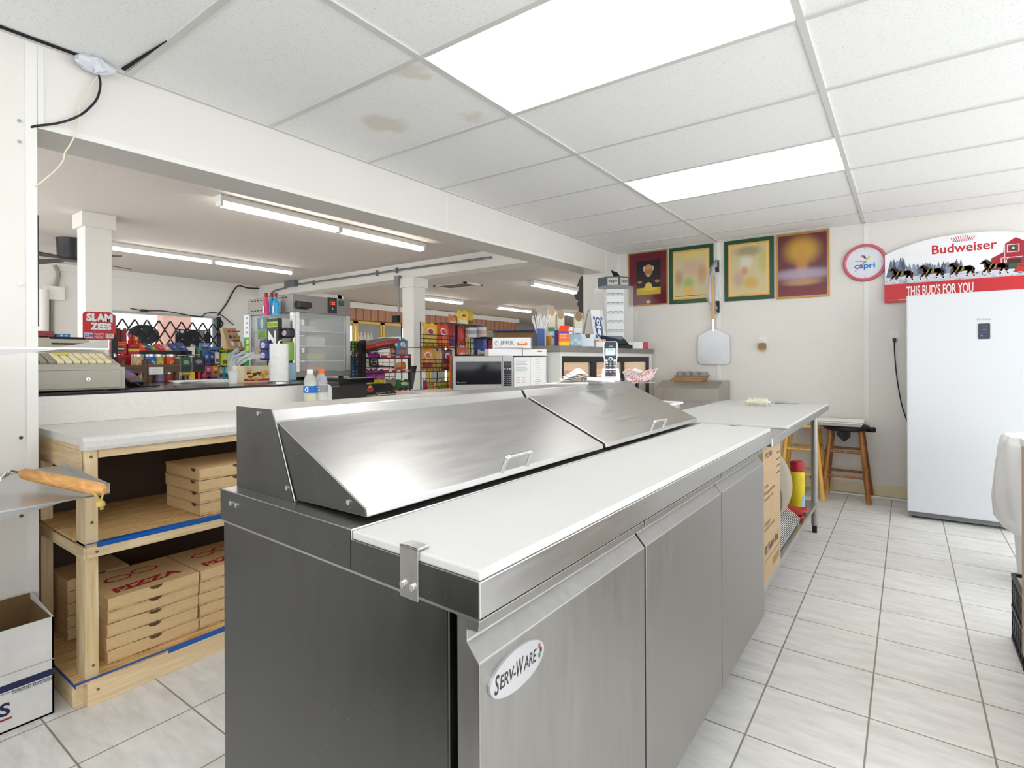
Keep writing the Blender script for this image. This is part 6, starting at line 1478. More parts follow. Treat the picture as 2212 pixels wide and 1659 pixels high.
m = MB(); m.hexa([(RX-.285, ty1-.19, pz+.03), (RX-.285, ty1-.05, pz+.03), (RX-.33, ty1-.05, pz+.06), (RX-.33, ty1-.19, pz+.06), (RX-.283, ty1-.19, pz+.032), (RX-.283, ty1-.05, pz+.032), (RX-.33, ty1-.05, pz+.068), (RX-.33, ty1-.19, pz+.068)], pl(28, 28, 32, .15)); build('display_window', m, cr)
m = MB().tube([at_x(248, 765, RX-.15), at_x(250, 772, RX-.14)], .006, CHROME, 6); build('keys_in_lock', m, cr)
# card terminal
p = at_z(292, 836, KZ); t = thing('card_terminal', (p.x, p.y, KZ), 'black card payment terminal right of the cash register', 'card terminal')
F = frame((p.x, p.y, KZ+.002), (-.35, .94, 0), (-.8, -.3, .52))
m = MB(fr=F); m.prism(rrect(.085, .13, .012, y=.06), 0, .03, BLACK); build('terminal_body', m, t, .004)
m = MB(fr=F); m.rect(-.032, .06, .032, .112, mat('terminal_screen', (96, 90, 170), .2), .0306); m.rect(-.032, .05, .032, .058, pl(206, 60, 50), .0306)
for i in range(9): m.rect(-.03+.022*(i % 3), .036-.014*(i//3), -.014+.022*(i % 3), .046-.014*(i//3), pl(90, 90, 96), .0306)
build('keypad', m, t)
solo('small_cable', MB().tube(curve_pts([(p.x+.06, p.y-.02, KZ+.02), (p.x+.10, p.y+.0, KZ+.008), (p.x+.11, p.y+.05, KZ+.006), (p.x+.06, p.y+.09, KZ+.006)], 6), .004, BLACK, 6), 'black cable looping in front of the card terminal', 'cable', smooth=True)
solo('blue_mat', MB().box((RX-.01, y1+.0, KZ+.0003), (RX+.05, y1+.06, KZ+.003), pl(30, 60, 150)), 'small blue pad under the drawer corner', 'pad')
# papers, cup with bags, cookie box, paper towel
a = at_z(440, 826, KZ); 
for i in range(3):
    F = FZ((a.x, a.y, KZ+.0008+.0045*i), 1.3+.12*i); m = MB(fr=F).box((-.16, -.11, 0), (.16, .11, .004), PAPER); solo('paper_sheaf', m, ('lowest', 'middle', 'top')[i]+' white paper sheaf lying on the black counter', 'papers', 'papers on the black counter')
p = at_z(504, 829, KZ); r = .030; t = thing('foam_cup', (p.x, p.y, KZ), 'white foam cup stuffed with clear bags left of the cookie box', 'cup')
build('cup_wall', MB().lathe((p.x, p.y, KZ), [(.001, .001), (r*.72, .001), (r*.9, .05), (r, .075), (r*1.05, .076), (r*.95, .074), (r*.6, .01), (.001, .01)], WHITEP, 22), t, smooth=True)
m = MB()
for k in range(4):
    m.grid(lambda u, v, k=k: (p.x-.03+.02*k+.01*math.sin(v*9+k), p.y-.015+.03*(u-.5)+(.06+.03*k)*v**1.4+.012*k*v, KZ+.07+(.13-.012*k)*math.sin(v*1.7)+.012*math.sin(u*7+v*5)), 5, 10, FILM)
build('clear_bag', m, t, smooth=True)
def ck_deco(m, F, w, h):
    m.rect(0, h*.08, w, h*.22, pl(190, 30, 44), fr=F)
    random.seed(6)
    for i in range(26): m.disc(w*random.uniform(.08, .92), h*random.uniform(.12 if i % 5 == 0 else .28, .68), w*.09, h*.085, pl(*random.choice(((224, 176, 70), (206, 150, 50), (70, 44, 30), (236, 196, 96)))), .001+i*1e-5, 12, F)
    m.text('Petit', w*.08, h*.82, w*.2, h*.09, pl(190, 60, 60), fr=F, z=.0016); m.text('Cookie', w*.08, h*.70, w*.26, h*.09, pl(190, 60, 60), fr=F, z=.0016)
cbox('cookie_box', (527, 790, 583, 831), -3.28, .14, pl(226, 214, 176), 'cookie box with yellow biscuit picture on the black counter', 'box', z0=KZ+.0005, deco=ck_deco)
p = at_z(603, 827, KZ); tr = thing('paper_towel_roll', (p.x, p.y, KZ), 'white paper towel roll standing on the black counter', 'paper towel')
hz_ = at_x(603, 742, p.x).z-KZ; rr_ = .053
build('holder_base', MB().lathe((p.x, p.y, KZ), [(.07, 0), (.07, .008), (.001, .01)], CHROME, 24).tube([(p.x, p.y, KZ+hz_-.02), (p.x, p.y, KZ+hz_+.012), (p.x+.01, p.y+.01, KZ+hz_+.022), (p.x+.01, p.y+.02, KZ+hz_+.012)], .004, CHROME, 6), tr)
build('roll', MB().lathe((p.x, p.y, KZ+.0105), [(.02, 0), (rr_, 0), (rr_, hz_-.012), (.02, hz_-.012)], mat('paper_towel', (240, 238, 234), .9, bump=.2, scale=50), 32), tr, smooth=True)
# food warmer
WX0 = -3.55; yl_ = 2.235; yr_ = at_x(757, 730, WX0).y; zt_ = at_x(690, 641, WX0).z; xbk = at_y(536, 730, yl_).x
wm = thing('food_warmer', ((WX0+xbk)/2, (yl_+yr_)/2, KZ), 'stainless glass-sided food warmer cabinet on the black counter', 'food warmer')
zc_ = at_x(690, 678, WX0).z; zb2 = at_x(690, 802, WX0).z
WST = mat('warmer_steel', (128, 123, 118), .42, .85, var=.05, scale=20)
m = MB(); m.box((xbk, yl_, zc_), (WX0, yr_, zt_), WST); m.box((xbk, yl_, KZ+.015), (WX0, yr_, zb2), WST)
for x in (xbk, WX0-.035):
    for y in (yl_, yr_-.035): m.box((x, y, zb2), (x+.035, y+.035, zc_), STEEL)
m.box((xbk, yr_-.006, zb2), (WX0-.035, yr_, zc_), WST)
build('cabinet', m, wm, .003)
m = MB()
for x in (xbk+.04, WX0-.05):
    for y in (yl_+.04, yr_-.05): m.cyl((x, y, KZ), (x, y, KZ+.016), .016, BLACK, n=10)
build('foot', m, wm)
build('glass', MB().box((xbk+.035, yl_+.01, zb2), (WX0-.035, yl_+.014, zc_), CLEAR).box((xbk+.006, yl_+.035, zb2), (xbk+.010, yr_-.035, zc_), CLEAR), wm)
m = MB(); m.box((WX0-.012, yl_+.02, zb2+.0), (WX0+.006, yl_+.05, zc_), STEEL); m.box((WX0-.012, yr_-.045, zb2), (WX0+.006, yr_-.02, zc_), STEEL)
m.box((WX0-.006, yl_+.05, zb2), (WX0-.002, yr_-.045, zc_), CLEAR); build('door', m, wm)
m = MB()
for z in (1.17, 1.28, 1.39): 
    m.box((xbk+.03, yl_+.03, z), (WX0-.03, yr_-.03, z+.006), STEEL)
build('shelf', m, wm)
pnl = pb(708, 643, 727, 677, WX0); F = FX((WX0, pnl[0], pnl[2])); W_, H_ = pnl[1]-pnl[0], pnl[3]-pnl[2]
m = MB(fr=F); m.box((0, 0, -.001), (W_, H_, .004), pl(26, 28, 36, .25)); m.text('125', W_*.2, H_*.55, W_*.6, H_*.16, mat('red_led', (255, 70, 40), .5, emit=2.5), .0045); m.rect(W_*.2, H_*.76, W_*.8, H_*.79, pl(190, 60, 50), .0045); m.disc(W_*.5, H_*.3, .006, .006, pl(200, 200, 200), .0045, 10); build('control_panel', m, wm)
q = pb(733, 650, 741, 660, WX0); m = MB().box((WX0-.001, q[0], q[2]), (WX0+.014, q[1], q[3]), mat('green_rocker', (20, 92, 56), .3)); build('switch', m, wm, .002)
q = pb(638, 651, 666, 668, WX0); m = MB().hexa([(WX0, q[0], q[2]), (WX0, q[1]-.015, q[2]), (WX0, q[1]-.015, q[3]), (WX0, q[0], q[3]), (WX0+.05, q[0]+.01, q[2]+.01), (WX0+.05, q[1], q[2]+.01), (WX0+.05, q[1], q[3]-.01), (WX0+.05, q[0]+.01, q[3]-.01)], BLACK); build('card_reader', m, wm, .003)
m = MB()
for i in range(14): x = xbk+.05+.042*i; m.rect(0, 0, .001, .001, DARK) if False else m.box((x, yl_-.001, zt_-.022), (x+.024, yl_+.001, zt_-.015), DARK) if x < WX0-.05 else None
for i in range(5): x = xbk+.05+.042*i; m.box((x, yl_-.001, zc_+.03), (x+.024, yl_+.001, zc_+.037), DARK)
build('vent_slot', m, wm)
# sticker things on the warmer's left glass
def ypanel(name, px, Y, d, mt, lab, cat, deco=None, bev=.001, group=None):
    a = at_y(px[0], (px[1]+px[3])/2, Y); b = at_y(px[2], (px[1]+px[3])/2, Y); xm = (px[0]+px[2])/2
    z1 = at_y(xm, px[1], Y).z; z0 = at_y(xm, px[3], Y).z
    m = MB().box((a.x, Y, z0), (b.x, Y+d, z1), mt)
    if deco: deco(m, FY((a.x, Y, z0)), b.x-a.x, z1-z0)
    return solo(name, m, lab, cat, group, bev=bev), (a.x, b.x, z0, z1)
WYL = yl_-.006
ypanel('picture_card', (556, 686, 576, 732), WYL, .004, pl(150, 190, 110), 'small blue and green robed figure card on the warmer glass', 'card', deco=lambda m, F, w, h: (m.rect(0, h*.45, w, h, pl(96, 150, 180), fr=F), m.disc(w*.5, h*.72, w*.18, h*.24, pl(226, 220, 190), .0012, 16, F), [m.rect(w*.15, h*(.08+.08*i), w*.85, h*(.11+.08*i), pl(110, 150, 70), fr=F) for i in range(4)]))
# cocktail display tower with bottles on top
TWY = yl_-.10
def sipz(m, F, w, h):
    m.rect(w*.05, h*.86, w*.95, h*.95, pl(176, 206, 50), fr=F); m.text('COCKTAILS', w*.1, h*.88, w*.8, h*.05, pl(20, 24, 20), fr=F, z=.0016)
    FS = frame(F @ Vector((w*.92, h*.14, .0)), F.to_3x3() @ Vector((0, 1, 0)), F.to_3x3() @ Vector((-1, 0, 0)))
    m.text('SiPZ', 0, w*.08, h*.68, w*.72, pl(236, 236, 236), .0016, FS, bold=.05); m.disc(w*.35, h*.34, w*.14, h*.04, pl(176, 206, 50), .002, 16, F); m.disc(w*.3, h*.08, w*.4, h*.07, pl(150, 190, 40), .0012, 20, F)
_, tw = ypanel('cocktail_stand', (577, 688, 601, 824), TWY, .03, pl(24, 30, 26), 'black and green cocktail display stand with sideways white letters', 'display stand', deco=sipz)
def cocktail(px, Y, col, lab, py0=632, py1=682):
    p = at_y(px, py1, Y); zt = at_y(px, py0, Y).z; h = zt-p.z; r = h*.135
    t = thing('cocktail_bottle', (p.x, Y, p.z), lab, 'bottle', 'cocktail bottles above the display stand')
    build('glass_body', MB().lathe((p.x, Y, p.z), [(.001, 0), (r, .002), (r, h*.52), (r*.9, h*.60), (r*.42, h*.72), (r*.40, h*.84)], mat('cocktail_%d' % col[0], col, .15), 18), t, smooth=True)
    build('cap', MB().lathe((p.x, Y, p.z), [(r*.48, h*.80), (r*.5, h*.82), (r*.5, h*.985), (.001, h)], pl(150, 22, 36), 16), t, smooth=True)
    m = MB(); m.rect(-r*.2, h*.12, r*.7, h*.42, pl(236, 226, 232), r+.001, FY((p.x, Y, p.z))); build('label', m, t)
for px, col, lab, Y in ((575, (226, 66, 120), 'pink cocktail bottle above the display stand', TWY-.03), (587, (30, 150, 206), 'blue cocktail bottle behind the front two, above the stand', TWY+.05), (596, (36, 160, 214), 'blue cocktail bottle right of the pink one', TWY-.03)): cocktail(px, Y, col, lab)
sh0 = at_y(568, 683, TWY-.06); sh1 = at_y(606, 683, TWY-.06); zsh = at_y(585, 682.5, TWY-.03).z
solo('acrylic_shelf', MB().box((sh0.x, TWY-.07, zsh-.006), (sh1.x, TWY+.088, zsh-.0005), CLEAR), 'clear acrylic shelf holding the pink and blue bottles', 'shelf')
for i, (q, lab) in enumerate((((560, 735, 578, 756), 'upper blue can pack beside the cocktail stand'), ((560, 757, 578, 778), 'lower blue can pack beside the cocktail stand'))):
    ypanel('can_pack', q, TWY-.02, .07, pl(26, 44, 130), lab, 'can pack', deco=lambda m, F, w, h: (m.disc(w*.45, h*.5, w*.28, h*.3, pl(210, 216, 236), .001, 14, F), m.rect(0, h*.44, w, h*.54, pl(190, 40, 60), fr=F, z=.0014)), bev=.01, group='blue can packs')
ypanel('hanging_tin', (604, 709, 624, 730), TWY+.03, .05, pl(34, 28, 44), 'small dark tin with pale flower print right of the stand', 'tin', deco=lambda m, F, w, h: (m.disc(w*.5, h*.5, w*.24, h*.3, pl(206, 190, 196), .001, 12, F),), bev=.012)
ypanel('tall_can', (607, 738, 623, 780), TWY+.03, .05, pl(130, 176, 70), 'tall green can behind the paper towel roll', 'can', bev=.012)
ypanel('water_bottle', (612, 784, 628, 824), TWY+.02, .05, mat('pale_bottle', (150, 190, 206), .2, alpha=.7), 'clear small bottle behind the paper towel roll', 'bottle', bev=.014)
ypanel('tall_card', (527, 680, 538, 824), 2.13, .012, pl(236, 236, 238), 'tall white and green card standing left of the food warmer', 'card', deco=lambda m, F, w, h: ([m.rect(w*.4, h*(.72+.07*i), w*.8, h*(.75+.07*i), pl(150, 156, 176), fr=F) for i in range(4)], m.rect(0, 0, w, h*.66, pl(30, 150, 70), fr=F), [m.rect(w*.5, h*(.36+.1*i), w*.95, h*(.43+.1*i), pl(226, 214, 60), fr=F, z=.0012) for i in range(3)]))
# food behind the warmer glass and the black wire basket in front of it
random.seed(12)
for z, n in ((1.176, 4), (1.286, 4), (1.396, 3), (zb2+.001, 4)):
    for k in range(n):
        x = xbk+.10+(WX0-xbk-.25)*k/max(1, n-1); y = yl_+.10+.08*(k % 2)
        cn, cc_ = random.choice((('salmon', (226, 150, 120)), ('grey', (214, 206, 190)), ('olive', (190, 180, 60)), ('blue', (120, 150, 190)), ('brick', (206, 120, 90))))
        solo('snack_pack', MB().box((x-.05, y, z), (x+.05, y+.16, z+random.uniform(.04, .075)), pl(*cc_)), '%s snack pack on the %s shelf inside the food warmer' % (cn, {1.176: 'lowest wire', 1.286: 'middle wire', 1.396: 'top wire'}.get(z, 'bottom')), 'snack', 'snack packs in the warmer', bev=.01)

# ---- far edge of the black counter
FXX = -3.94
# two wooden crates carrying jars
def crate(px, X, lab):
    y0, y1, z, z1 = pb(*px, X); t = thing('wooden_crate', (X-.1, (y0+y1)/2, KZ), lab, 'crate', 'brown wooden crates on the black counter')
    zt = z1; zm = KZ+(zt-KZ)*.42
    for yy in (y0, y1-.022):
        for xx in (X-.22, X-.022): build('corner_post', MB().box((xx, yy, KZ), (xx+.022, yy+.022, zt), BROWNW), t)
    for zz in (zm,): 
        for xx in (X-.222, X): build('rail', MB().box((xx-.002, y0+.001, zz), (xx+.008, y1-.001, zz+.05), BROWNW), t)
        for yy in (y0-.004, y1-.004): build('rail', MB().box((X-.22, yy, zz), (X, yy+.008, zz+.05), BROWNW), t)
    build('shelf', MB().box((X-.21, y0+.01, zm), (X-.01, y1-.01, zm+.008), BROWNW), t)
    return y0, y1, zm+.008
c1_ = crate((262, 777, 318, 824), FXX, 'left wooden crate behind the card terminal')
c2_ = crate((319, 775, 387, 824), FXX, 'right wooden crate carrying a row of colourful jars')
def jar(px, py1, X, r, h, col, lab, lidc=WHITEP, z=None, group='jars in the counter crates', disc_=None):
    p = at_x(px, py1, X); z = z if z is not None else KZ+.0005
    t = thing('candle_jar', (X, p.y, z), lab, 'jar', group)
    build('jar_body', MB().lathe((X, p.y, z), [(.001, .001), (r*.94, .001), (r, .008), (r, h*.78), (r*.84, h*.86)], pl(*col, .2), 20), t, smooth=True)
    build('lid', MB().lathe((X, p.y, z), [(r*.86, h*.85), (r*.9, h*.86), (r*.9, h*.98), (.001, h)], lidc, 20), t, smooth=True)
    if disc_:
        m = MB(); F = frame((X+r*.93, p.y, z+h*.42), (0, 1, 0), (0, 0, 1)); m.disc(0, 0, r*.5, r*.55, pl(*disc_), .004, 16, F); m.disc(0, 0, r*.3, r*.34, pl(*col), .0045, 16, F); build('label', m, t)
jz = c2_[2]+.0005; jh = at_x(330, 765, FXX-.06).z-jz
LID = mat('steel_jar_lid', (200, 200, 196), .3, .9)
for px, col, lab, dsc, xx in ((297, (196, 160, 110), 'tan jar at the left end of the crate row', (220, 206, 180), -.06), (311, (20, 96, 150), 'dark blue jar second in the crate row', None, -.10), (324, (24, 110, 190), 'bright blue jar with round label in the crate row', (190, 214, 236), -.05), (341, (176, 160, 60), 'yellow jar with purple label in the crate row', (226, 190, 70), -.06), (351, (96, 90, 140), 'purple grey jar beside the yellow jar', (230, 190, 80), -.10), (368, (206, 70, 36), 'orange red jar at the right end of the crate row', (250, 170, 40), -.06)):
    jar(px, 795, FXX+xx, .036, jh*(1.0 if xx > -.08 else .98), col, lab, LID, jz, disc_=dsc)
for px, col, lab, xx in ((310, (226, 196, 150), 'small pale jar on the counter inside the left of the right crate', -.04), (344, (150, 130, 160), 'small lilac jar on the counter under the white note', -.05), (364, (160, 66, 50), 'small rust jar on the counter under the crate shelf', -.05), (330, (110, 84, 50), 'small brown jar on the counter inside the right crate', -.09)):
    jar(px, 822, FXX+xx, .03, .06, col, lab, LID)
y0, y1, z, z1 = pb(322, 793, 353, 809, FXX+.012)
solo('note_card', MB().box((FXX+.0085, y0, z), (FXX+.011, y1, z1), PAPER).rect((y1-y0)*.2, (z1-z)*.6, (y1-y0)*.8, (z1-z)*.66, pl(150, 140, 140), .003, FX((FXX+.0095, y0, z))).rect((y1-y0)*.2, (z1-z)*.3, (y1-y0)*.6, (z1-z)*.35, pl(206, 150, 150), .003, FX((FXX+.0095, y0, z))), 'white handwritten note taped to the right wooden crate', 'note')
# red jerky rack, stick packs
JX = -4.12
stand_z = at_x(270, 776, JX).z
solo('red_display_rack', MB().box((JX-.12, at_x(247, 770, JX).y, KZ+.0005), (JX, at_x(303, 770, JX).y, stand_z+.03), pl(186, 22, 34, .4)), 'red sheet metal snack rack behind the left crate', 'display rack', bev=.004)
def jbox(px, lab, deco, col=(190, 24, 34)):
    y0, y1, z, z1 = pb(*px, JX); m = MB().box((JX-.09, y0, z), (JX, y1, z1), pl(*col)); deco(m, FX((JX, y0, z)), y1-y0, z1-z); solo('stick_box', m, lab, 'box', 'red snack stick boxes', bev=.002)
jbox((246, 738, 274, 765), 'left red stick box with black oval badge in the red rack', lambda m, F, w, h: (m.disc(w*.5, h*.42, w*.36, h*.2, pl(30, 24, 24), .001, 20, F), m.rect(w*.2, h*.36, w*.8, h*.48, pl(230, 226, 220), fr=F, z=.0015), m.rect(w*.15, h*.78, w*.85, h*.85, pl(236, 190, 50), fr=F), m.rect(0, h*.93, w, h, pl(240, 150, 30), fr=F)))
jbox((277, 743, 301, 766), 'right red and yellow stick box in the red rack', lambda m, F, w, h: (m.rect(0, h*.3, w, h*.55, pl(236, 190, 40), fr=F), m.rect(0, h*.6, w, h*.72, pl(50, 20, 20), fr=F), m.rect(w*.2, h*.8, w*.8, h*.88, pl(230, 220, 210), fr=F)))
random.seed(9)
for i in range(7):
    px = 248+3.8*i; p = at_x(px, 740, JX-.05); q = at_x(px-2+random.uniform(-2, 2), 709+3*i % 9, JX-.05)
    solo('snack_stick', MB().cyl(p-Vector((0, 0, .03)), q, .009, pl(*random.choice(((120, 40, 44), (70, 34, 36), (150, 60, 60)))), n=8), 'dark wrapped snack stick standing in the left red box', 'snack stick', 'snack sticks in the left red box', smooth=True)
for i in range(4):
    px = 281+5*i; p = at_x(px, 745, JX-.05); q = at_x(px+random.uniform(-2, 3), 722+2*i, JX-.05)
    solo('snack_stick', MB().cyl(p-Vector((0, 0, .03)), q, .010, pl(*random.choice(((226, 170, 70), (206, 196, 180), (190, 60, 40)))), n=8), 'pale wrapped stick standing in the right red box', 'snack stick', 'snack sticks in the right red box', smooth=True)
m = MB(); y0, y1, z, z1 = pb(277, 736, 303, 746, JX+.005)
for zz in (z, z1): m.tube([(JX+.004, y0, zz), (JX+.004, y1, zz)], .0035, RED, 6)
for i in range(6): yy = y0+(y1-y0)*i/5; m.tube([(JX+.004, yy, z), (JX+.004, yy, z1)], .003, RED, 6)
solo('red_wire_rail', m, 'red wire rail above the right stick box', 'rail')
def slam(m, F, w, h):
    tl_ = pl(24, 70, 80); wh = pl(238, 236, 232)
    for dx, dz, mt_, z in ((.012, -.010, tl_, .0012), (0, 0, wh, .0018)):
        m.text('SLAM', w*(.10+dx), h*(.64+dz), w*.80, h*.29, mt_, z, F, bold=.06); m.text('ZEES', w*(.22+dx), h*(.36+dz), w*.64, h*.25, mt_, z, F, bold=.06)
    m.rect(w*.03, h*.06, w*.30, h*.25, pl(206, 200, 226), fr=F, z=.0012); m.text('$3.99', w*.05, h*.08, w*.24, h*.14, pl(60, 70, 160), .0018, F, bold=.03)
    m.text('PARTY', w*.34, h*.17, w*.30, h*.08, pl(236, 190, 196), .0014, F, bold=.03); m.text('DRINK', w*.34, h*.06, w*.28, h*.08, pl(236, 190, 196), .0014, F, bold=.03)
    m.rect(w*.68, h*.08, w*.93, h*.24, pl(226, 220, 206), fr=F, z=.0012); m.text('15%', w*.70, h*.13, w*.20, h*.08, pl(60, 60, 60), .0018, F)
y0, y1, z, z1 = pb(179, 673, 250, 735, -4.0)
m = MB(fr=FX((-4.0, y0, z))); m.prism([(0, 0), (y1-y0-.02, 0), (y1-y0, .05), (y1-y0, z1-z-.02), (y1-y0-.03, z1-z), (.01, z1-z-.004), (0, z1-z-.02)], -.006, 0, RED); slam(m, FX((-4.0, y0, z)), y1-y0, z1-z)
m.box((.15, KZ-z, -.03), (.18, .02, -.007), BLKMET)
solo('party_drink_sign', m, 'red price sign with big white letters above the cash register', 'sign')
# row of tilted packs
KX = -4.25
packs = [((300, 741, 326, 760), (232, 84, 30), 'orange pack at the left of the tilted row'), ((314, 741, 328, 757), (40, 60, 100), 'navy pack left of the green one'), ((327, 745, 342, 757), (86, 150, 60), 'green pack in the tilted row'), ((340, 742, 357, 757), (196, 34, 50), 'red pack in the tilted row'), ((356, 744, 372, 757), (206, 150, 130), 'tan and red pack in the tilted row'), ((369, 741, 390, 757), (40, 50, 110), 'navy pack right of the tan one'), ((386, 740, 408, 757), (34, 52, 120), 'rightmost navy pack in the tilted row')]
sy0, sy1 = at_x(326, 760, KX).y, at_x(414, 760, KX).y; sz = at_x(370, 757, KX).z
solo('tilted_shelf', MB().box((KX-.12, at_x(298, 760, KX).y, sz-.035), (KX+.005, sy1, sz-.003), BLKMET).box((KX-.05, sy1-.06, KZ+.0005), (KX-.02, sy1-.04, sz-.03), BLKMET), 'black ledge behind the jar crates carrying small tilted packs', 'shelf')
for q, col, lab in packs:
    y0, y1, z, z1 = pb(*q, KX); w, h = y1-y0, z1-z
    m = MB().hexa([(KX-.0, y0+w*.12, sz), (KX-.0, y1, sz), (KX-.02, y1, sz), (KX-.02, y0+w*.12, sz), (KX-.06, y0, z1), (KX-.06, y1-w*.25, z1), (KX-.08, y1-w*.25, z1), (KX-.08, y0, z1)], pl(*col))
    fp_ = frame((KX+.0006, y0+w*.2, sz+.004), (0, 1, 0), (-.06, -.02, z1-sz)); m.disc(w*.3, h*.5, w*.18, h*.2, pl(min(255, col[0]+60), min(255, col[1]+70), min(255, col[2]+50)), .002, 14, fp_)
    solo('small_pack', m, lab, 'pack', 'small packs on the tilted ledge')
# wire display with hanging goods
HX = -4.15
hr_z = at_x(440, 769, HX).z
m = MB(); ya, yb_ = at_x(382, 770, HX).y, at_x(436, 770, HX).y
m.tube([(HX, ya, hr_z), (HX, yb_, hr_z+.01)], .005, CHROME, 6); m.tube([(HX-.05, ya, KZ+.002), (HX-.05, ya, hr_z), (HX, ya, hr_z)], .005, BLKMET, 6)
zs = at_x(500, 757, HX).z; yc0, yc1 = at_x(440, 757, HX).y, at_x(532, 757, HX).y
for i in range(6):
    yy = yc0+(yc1-yc0)*i/5; m.tube([(HX-.04, yy, KZ+.002), (HX-.04, yy, zs)], .004, BLKMET, 6)
for k in range(6): zz = KZ+.01+(zs-KZ-.01)*k/5; m.tube([(HX-.04, yc0, zz), (HX-.04, yc1, zz)], .004, BLKMET, 6)
m.box((HX-.10, yc0, zs-.006), (HX+.02, yc1, zs), BLKMET)
pz0, pz1 = at_x(420, 822, HX).y, 0
m.box((HX-.07, at_x(409, 790, HX).y, KZ+.002), (HX-.04, at_x(413, 790, HX).y, sz), BLKMET)
solo('wire_display', m, 'black wire display grid with hanging goods left of the warmer', 'display rack')
y0, y1, z, z1 = pb(470, 755.5, 530, 760, HX+.02); m = MB().box((HX+.0205, y0, z), (HX+.0255, y1, z1), pl(24, 22, 20)); m.text('ANSWER', (y1-y0)*.05, .002, (y1-y0)*.3, (z1-z)*.7, pl(236, 214, 40), .001, FX((HX+.0255, y0, z)), bold=.03); m.text('THE URGE', (y1-y0)*.4, .002, (y1-y0)*.45, (z1-z)*.6, pl(190, 196, 80), .001, FX((HX+.0255, y0, z)))
solo('price_strip', m, 'black strip with yellow lettering under the lighter card box', 'label strip')
goods = [((388, 771, 411, 805), (40, 78, 48), 'dark green hanging bag on the wire display'), ((414, 770, 440, 803), (44, 38, 40), 'large black hanging bag beside the green bag'), ((438, 761, 450, 788), (40, 80, 160), 'blue carded pack hanging on the wire grid'), ((450, 762, 461, 787), (40, 50, 90), 'navy carded pack hanging on the wire grid'), ((462, 761, 472, 785), (214, 210, 206), 'white carded pack hanging on the wire grid'), ((476, 763, 493, 789), (206, 214, 40), 'bright yellow green pack hanging on the wire grid'), ((494, 763, 513, 778), (70, 140, 186), 'blue and red tray pack hanging right of the yellow one'), ((441, 790, 455, 813), (200, 60, 120), 'pink topped carded pack low on the wire grid'), ((457, 790, 469, 810), (226, 140, 40), 'orange carded pack low on the wire grid'), ((470, 793, 481, 818), (150, 156, 150), 'grey cluster pack low on the wire grid'), ((482, 793, 492, 818), (70, 170, 180), 'teal cluster pack low on the wire grid'), ((514, 762, 524, 770), (90, 160, 60), 'small green pack right end of the wire grid'), ((388, 804, 410, 812), (230, 190, 50), 'yellow bow pack under the green hanging bag'), ((430, 741, 452, 757), (80, 120, 160), 'blue picture pack standing on the wire display')]
for q, col, lab in goods:
    y0, y1, z, z1 = pb(*q, HX+.02); w, h = y1-y0, z1-z; F = FX((HX+.02, y0, z)); m = MB(fr=F)
    m.prism(rrect(w, h, min(w, h)*.08, x=w/2, y=h/2), 0, .018, pl(*col)); c2 = tuple(min(255, int(c*.5+120)) for c in col); c3 = tuple(int(c*.5) for c in col)
    m.rect(w*.12, h*.12, w*.88, h*.42, pl(*c3), .0186); m.disc(w*.5, h*.66, w*.28, h*.14, pl(*c2), .0188, 14); m.tube([(w*.5, h, .009), (w*.5, h+.012, .0), (w*.5, h+.014, -.04)], .002, CHROME, 5)
    solo('hanging_pack', m, lab, 'pack', 'goods hanging on the wire display', bev=.003)
# cardboard lighter display
y0, y1, z, z1 = pb(487, 708, 525, 756, HX); w, h = y1-y0, z1-z
m = MB().hexa([(HX+.01, y0+w*.15, zs+.0005), (HX+.01, y1+w*.05, zs+.0005), (HX-.08, y1, zs+.0005), (HX-.08, y0+w*.2, zs+.0005), (HX-.05, y0, z1), (HX-.05, y1-w*.25, z1), (HX-.09, y1-w*.2, z1), (HX-.09, y0, z1)], CARD)
FL = frame((HX+.011, y0+w*.16, zs+.004), (0, 1, 0), (-.06, -w*.14, z1-zs))
for i in range(3): m.disc(w*(.2+.24*i), h*.62, w*.09, h*.09, pl(*((90, 70, 50), (110, 120, 120), (200, 150, 50))[i]), .002, 12, FL); m.rect(w*(.1+.25*i), h*.86, w*(.3+.25*i), h*.93, pl(170, 70, 50), fr=FL)
m.disc(w*.25, h*.3, w*.09, h*.12, pl(226, 220, 190), .002, 12, FL); m.disc(w*.62, h*.28, w*.09, h*.13, pl(206, 206, 206), .002, 12, FL); m.rect(w*.3, h*.42, w*.7, h*.47, pl(120, 60, 40), fr=FL); m.rect(w*.75, h*.03, w*.95, h*.1, pl(220, 80, 50), fr=FL)
solo('card_display', m, 'brown cardboard counter display standing left of the food warmer', 'display box')
# things in the left corner of the opening
m = MB().box((-4.6, at_x(73, 600, -4.6).y-.2, at_x(78, 705, -4.6).z), (-4.57, at_x(84, 600, -4.57).y, at_x(78, 466, -4.6).z), pl(30, 30, 34)); solo('dark_board', m, 'narrow dark board edge seen beside the left wall panel', 'board')
solo('white_pipe', MB().cyl(at_x(93, 722, WX+.07), at_x(93, 626, WX+.07), .068, TRIMW, n=16), 'short white upright pipe on the shop wall left of the switch box', 'pipe', smooth=True)
cbox('red_carton', (82, 715, 117, 727), -4.05, .1, pl(150, 50, 48), 'dull red carton behind the cash register', 'box'); cbox('blue_carton', (126, 721, 152, 729), -4.02, .08, pl(64, 120, 190), 'blue and white carton behind the cash register', 'box', deco=lambda m, F, w, h: (m.disc(w*.25, h*.5, w*.1, h*.3, pl(236, 236, 240), .001, 12, F), m.disc(w*.65, h*.5, w*.12, h*.2, pl(200, 220, 236), .001, 12, F)))
solo('clutter_ledge', MB().box((-4.35, .2, KZ+.0005), (-3.96, at_x(172, 728, -3.96).y, at_x(120, 729, -4.0).z-.0005), BLKMET), 'dark ledge behind the cash register carrying two small cartons', 'shelf')

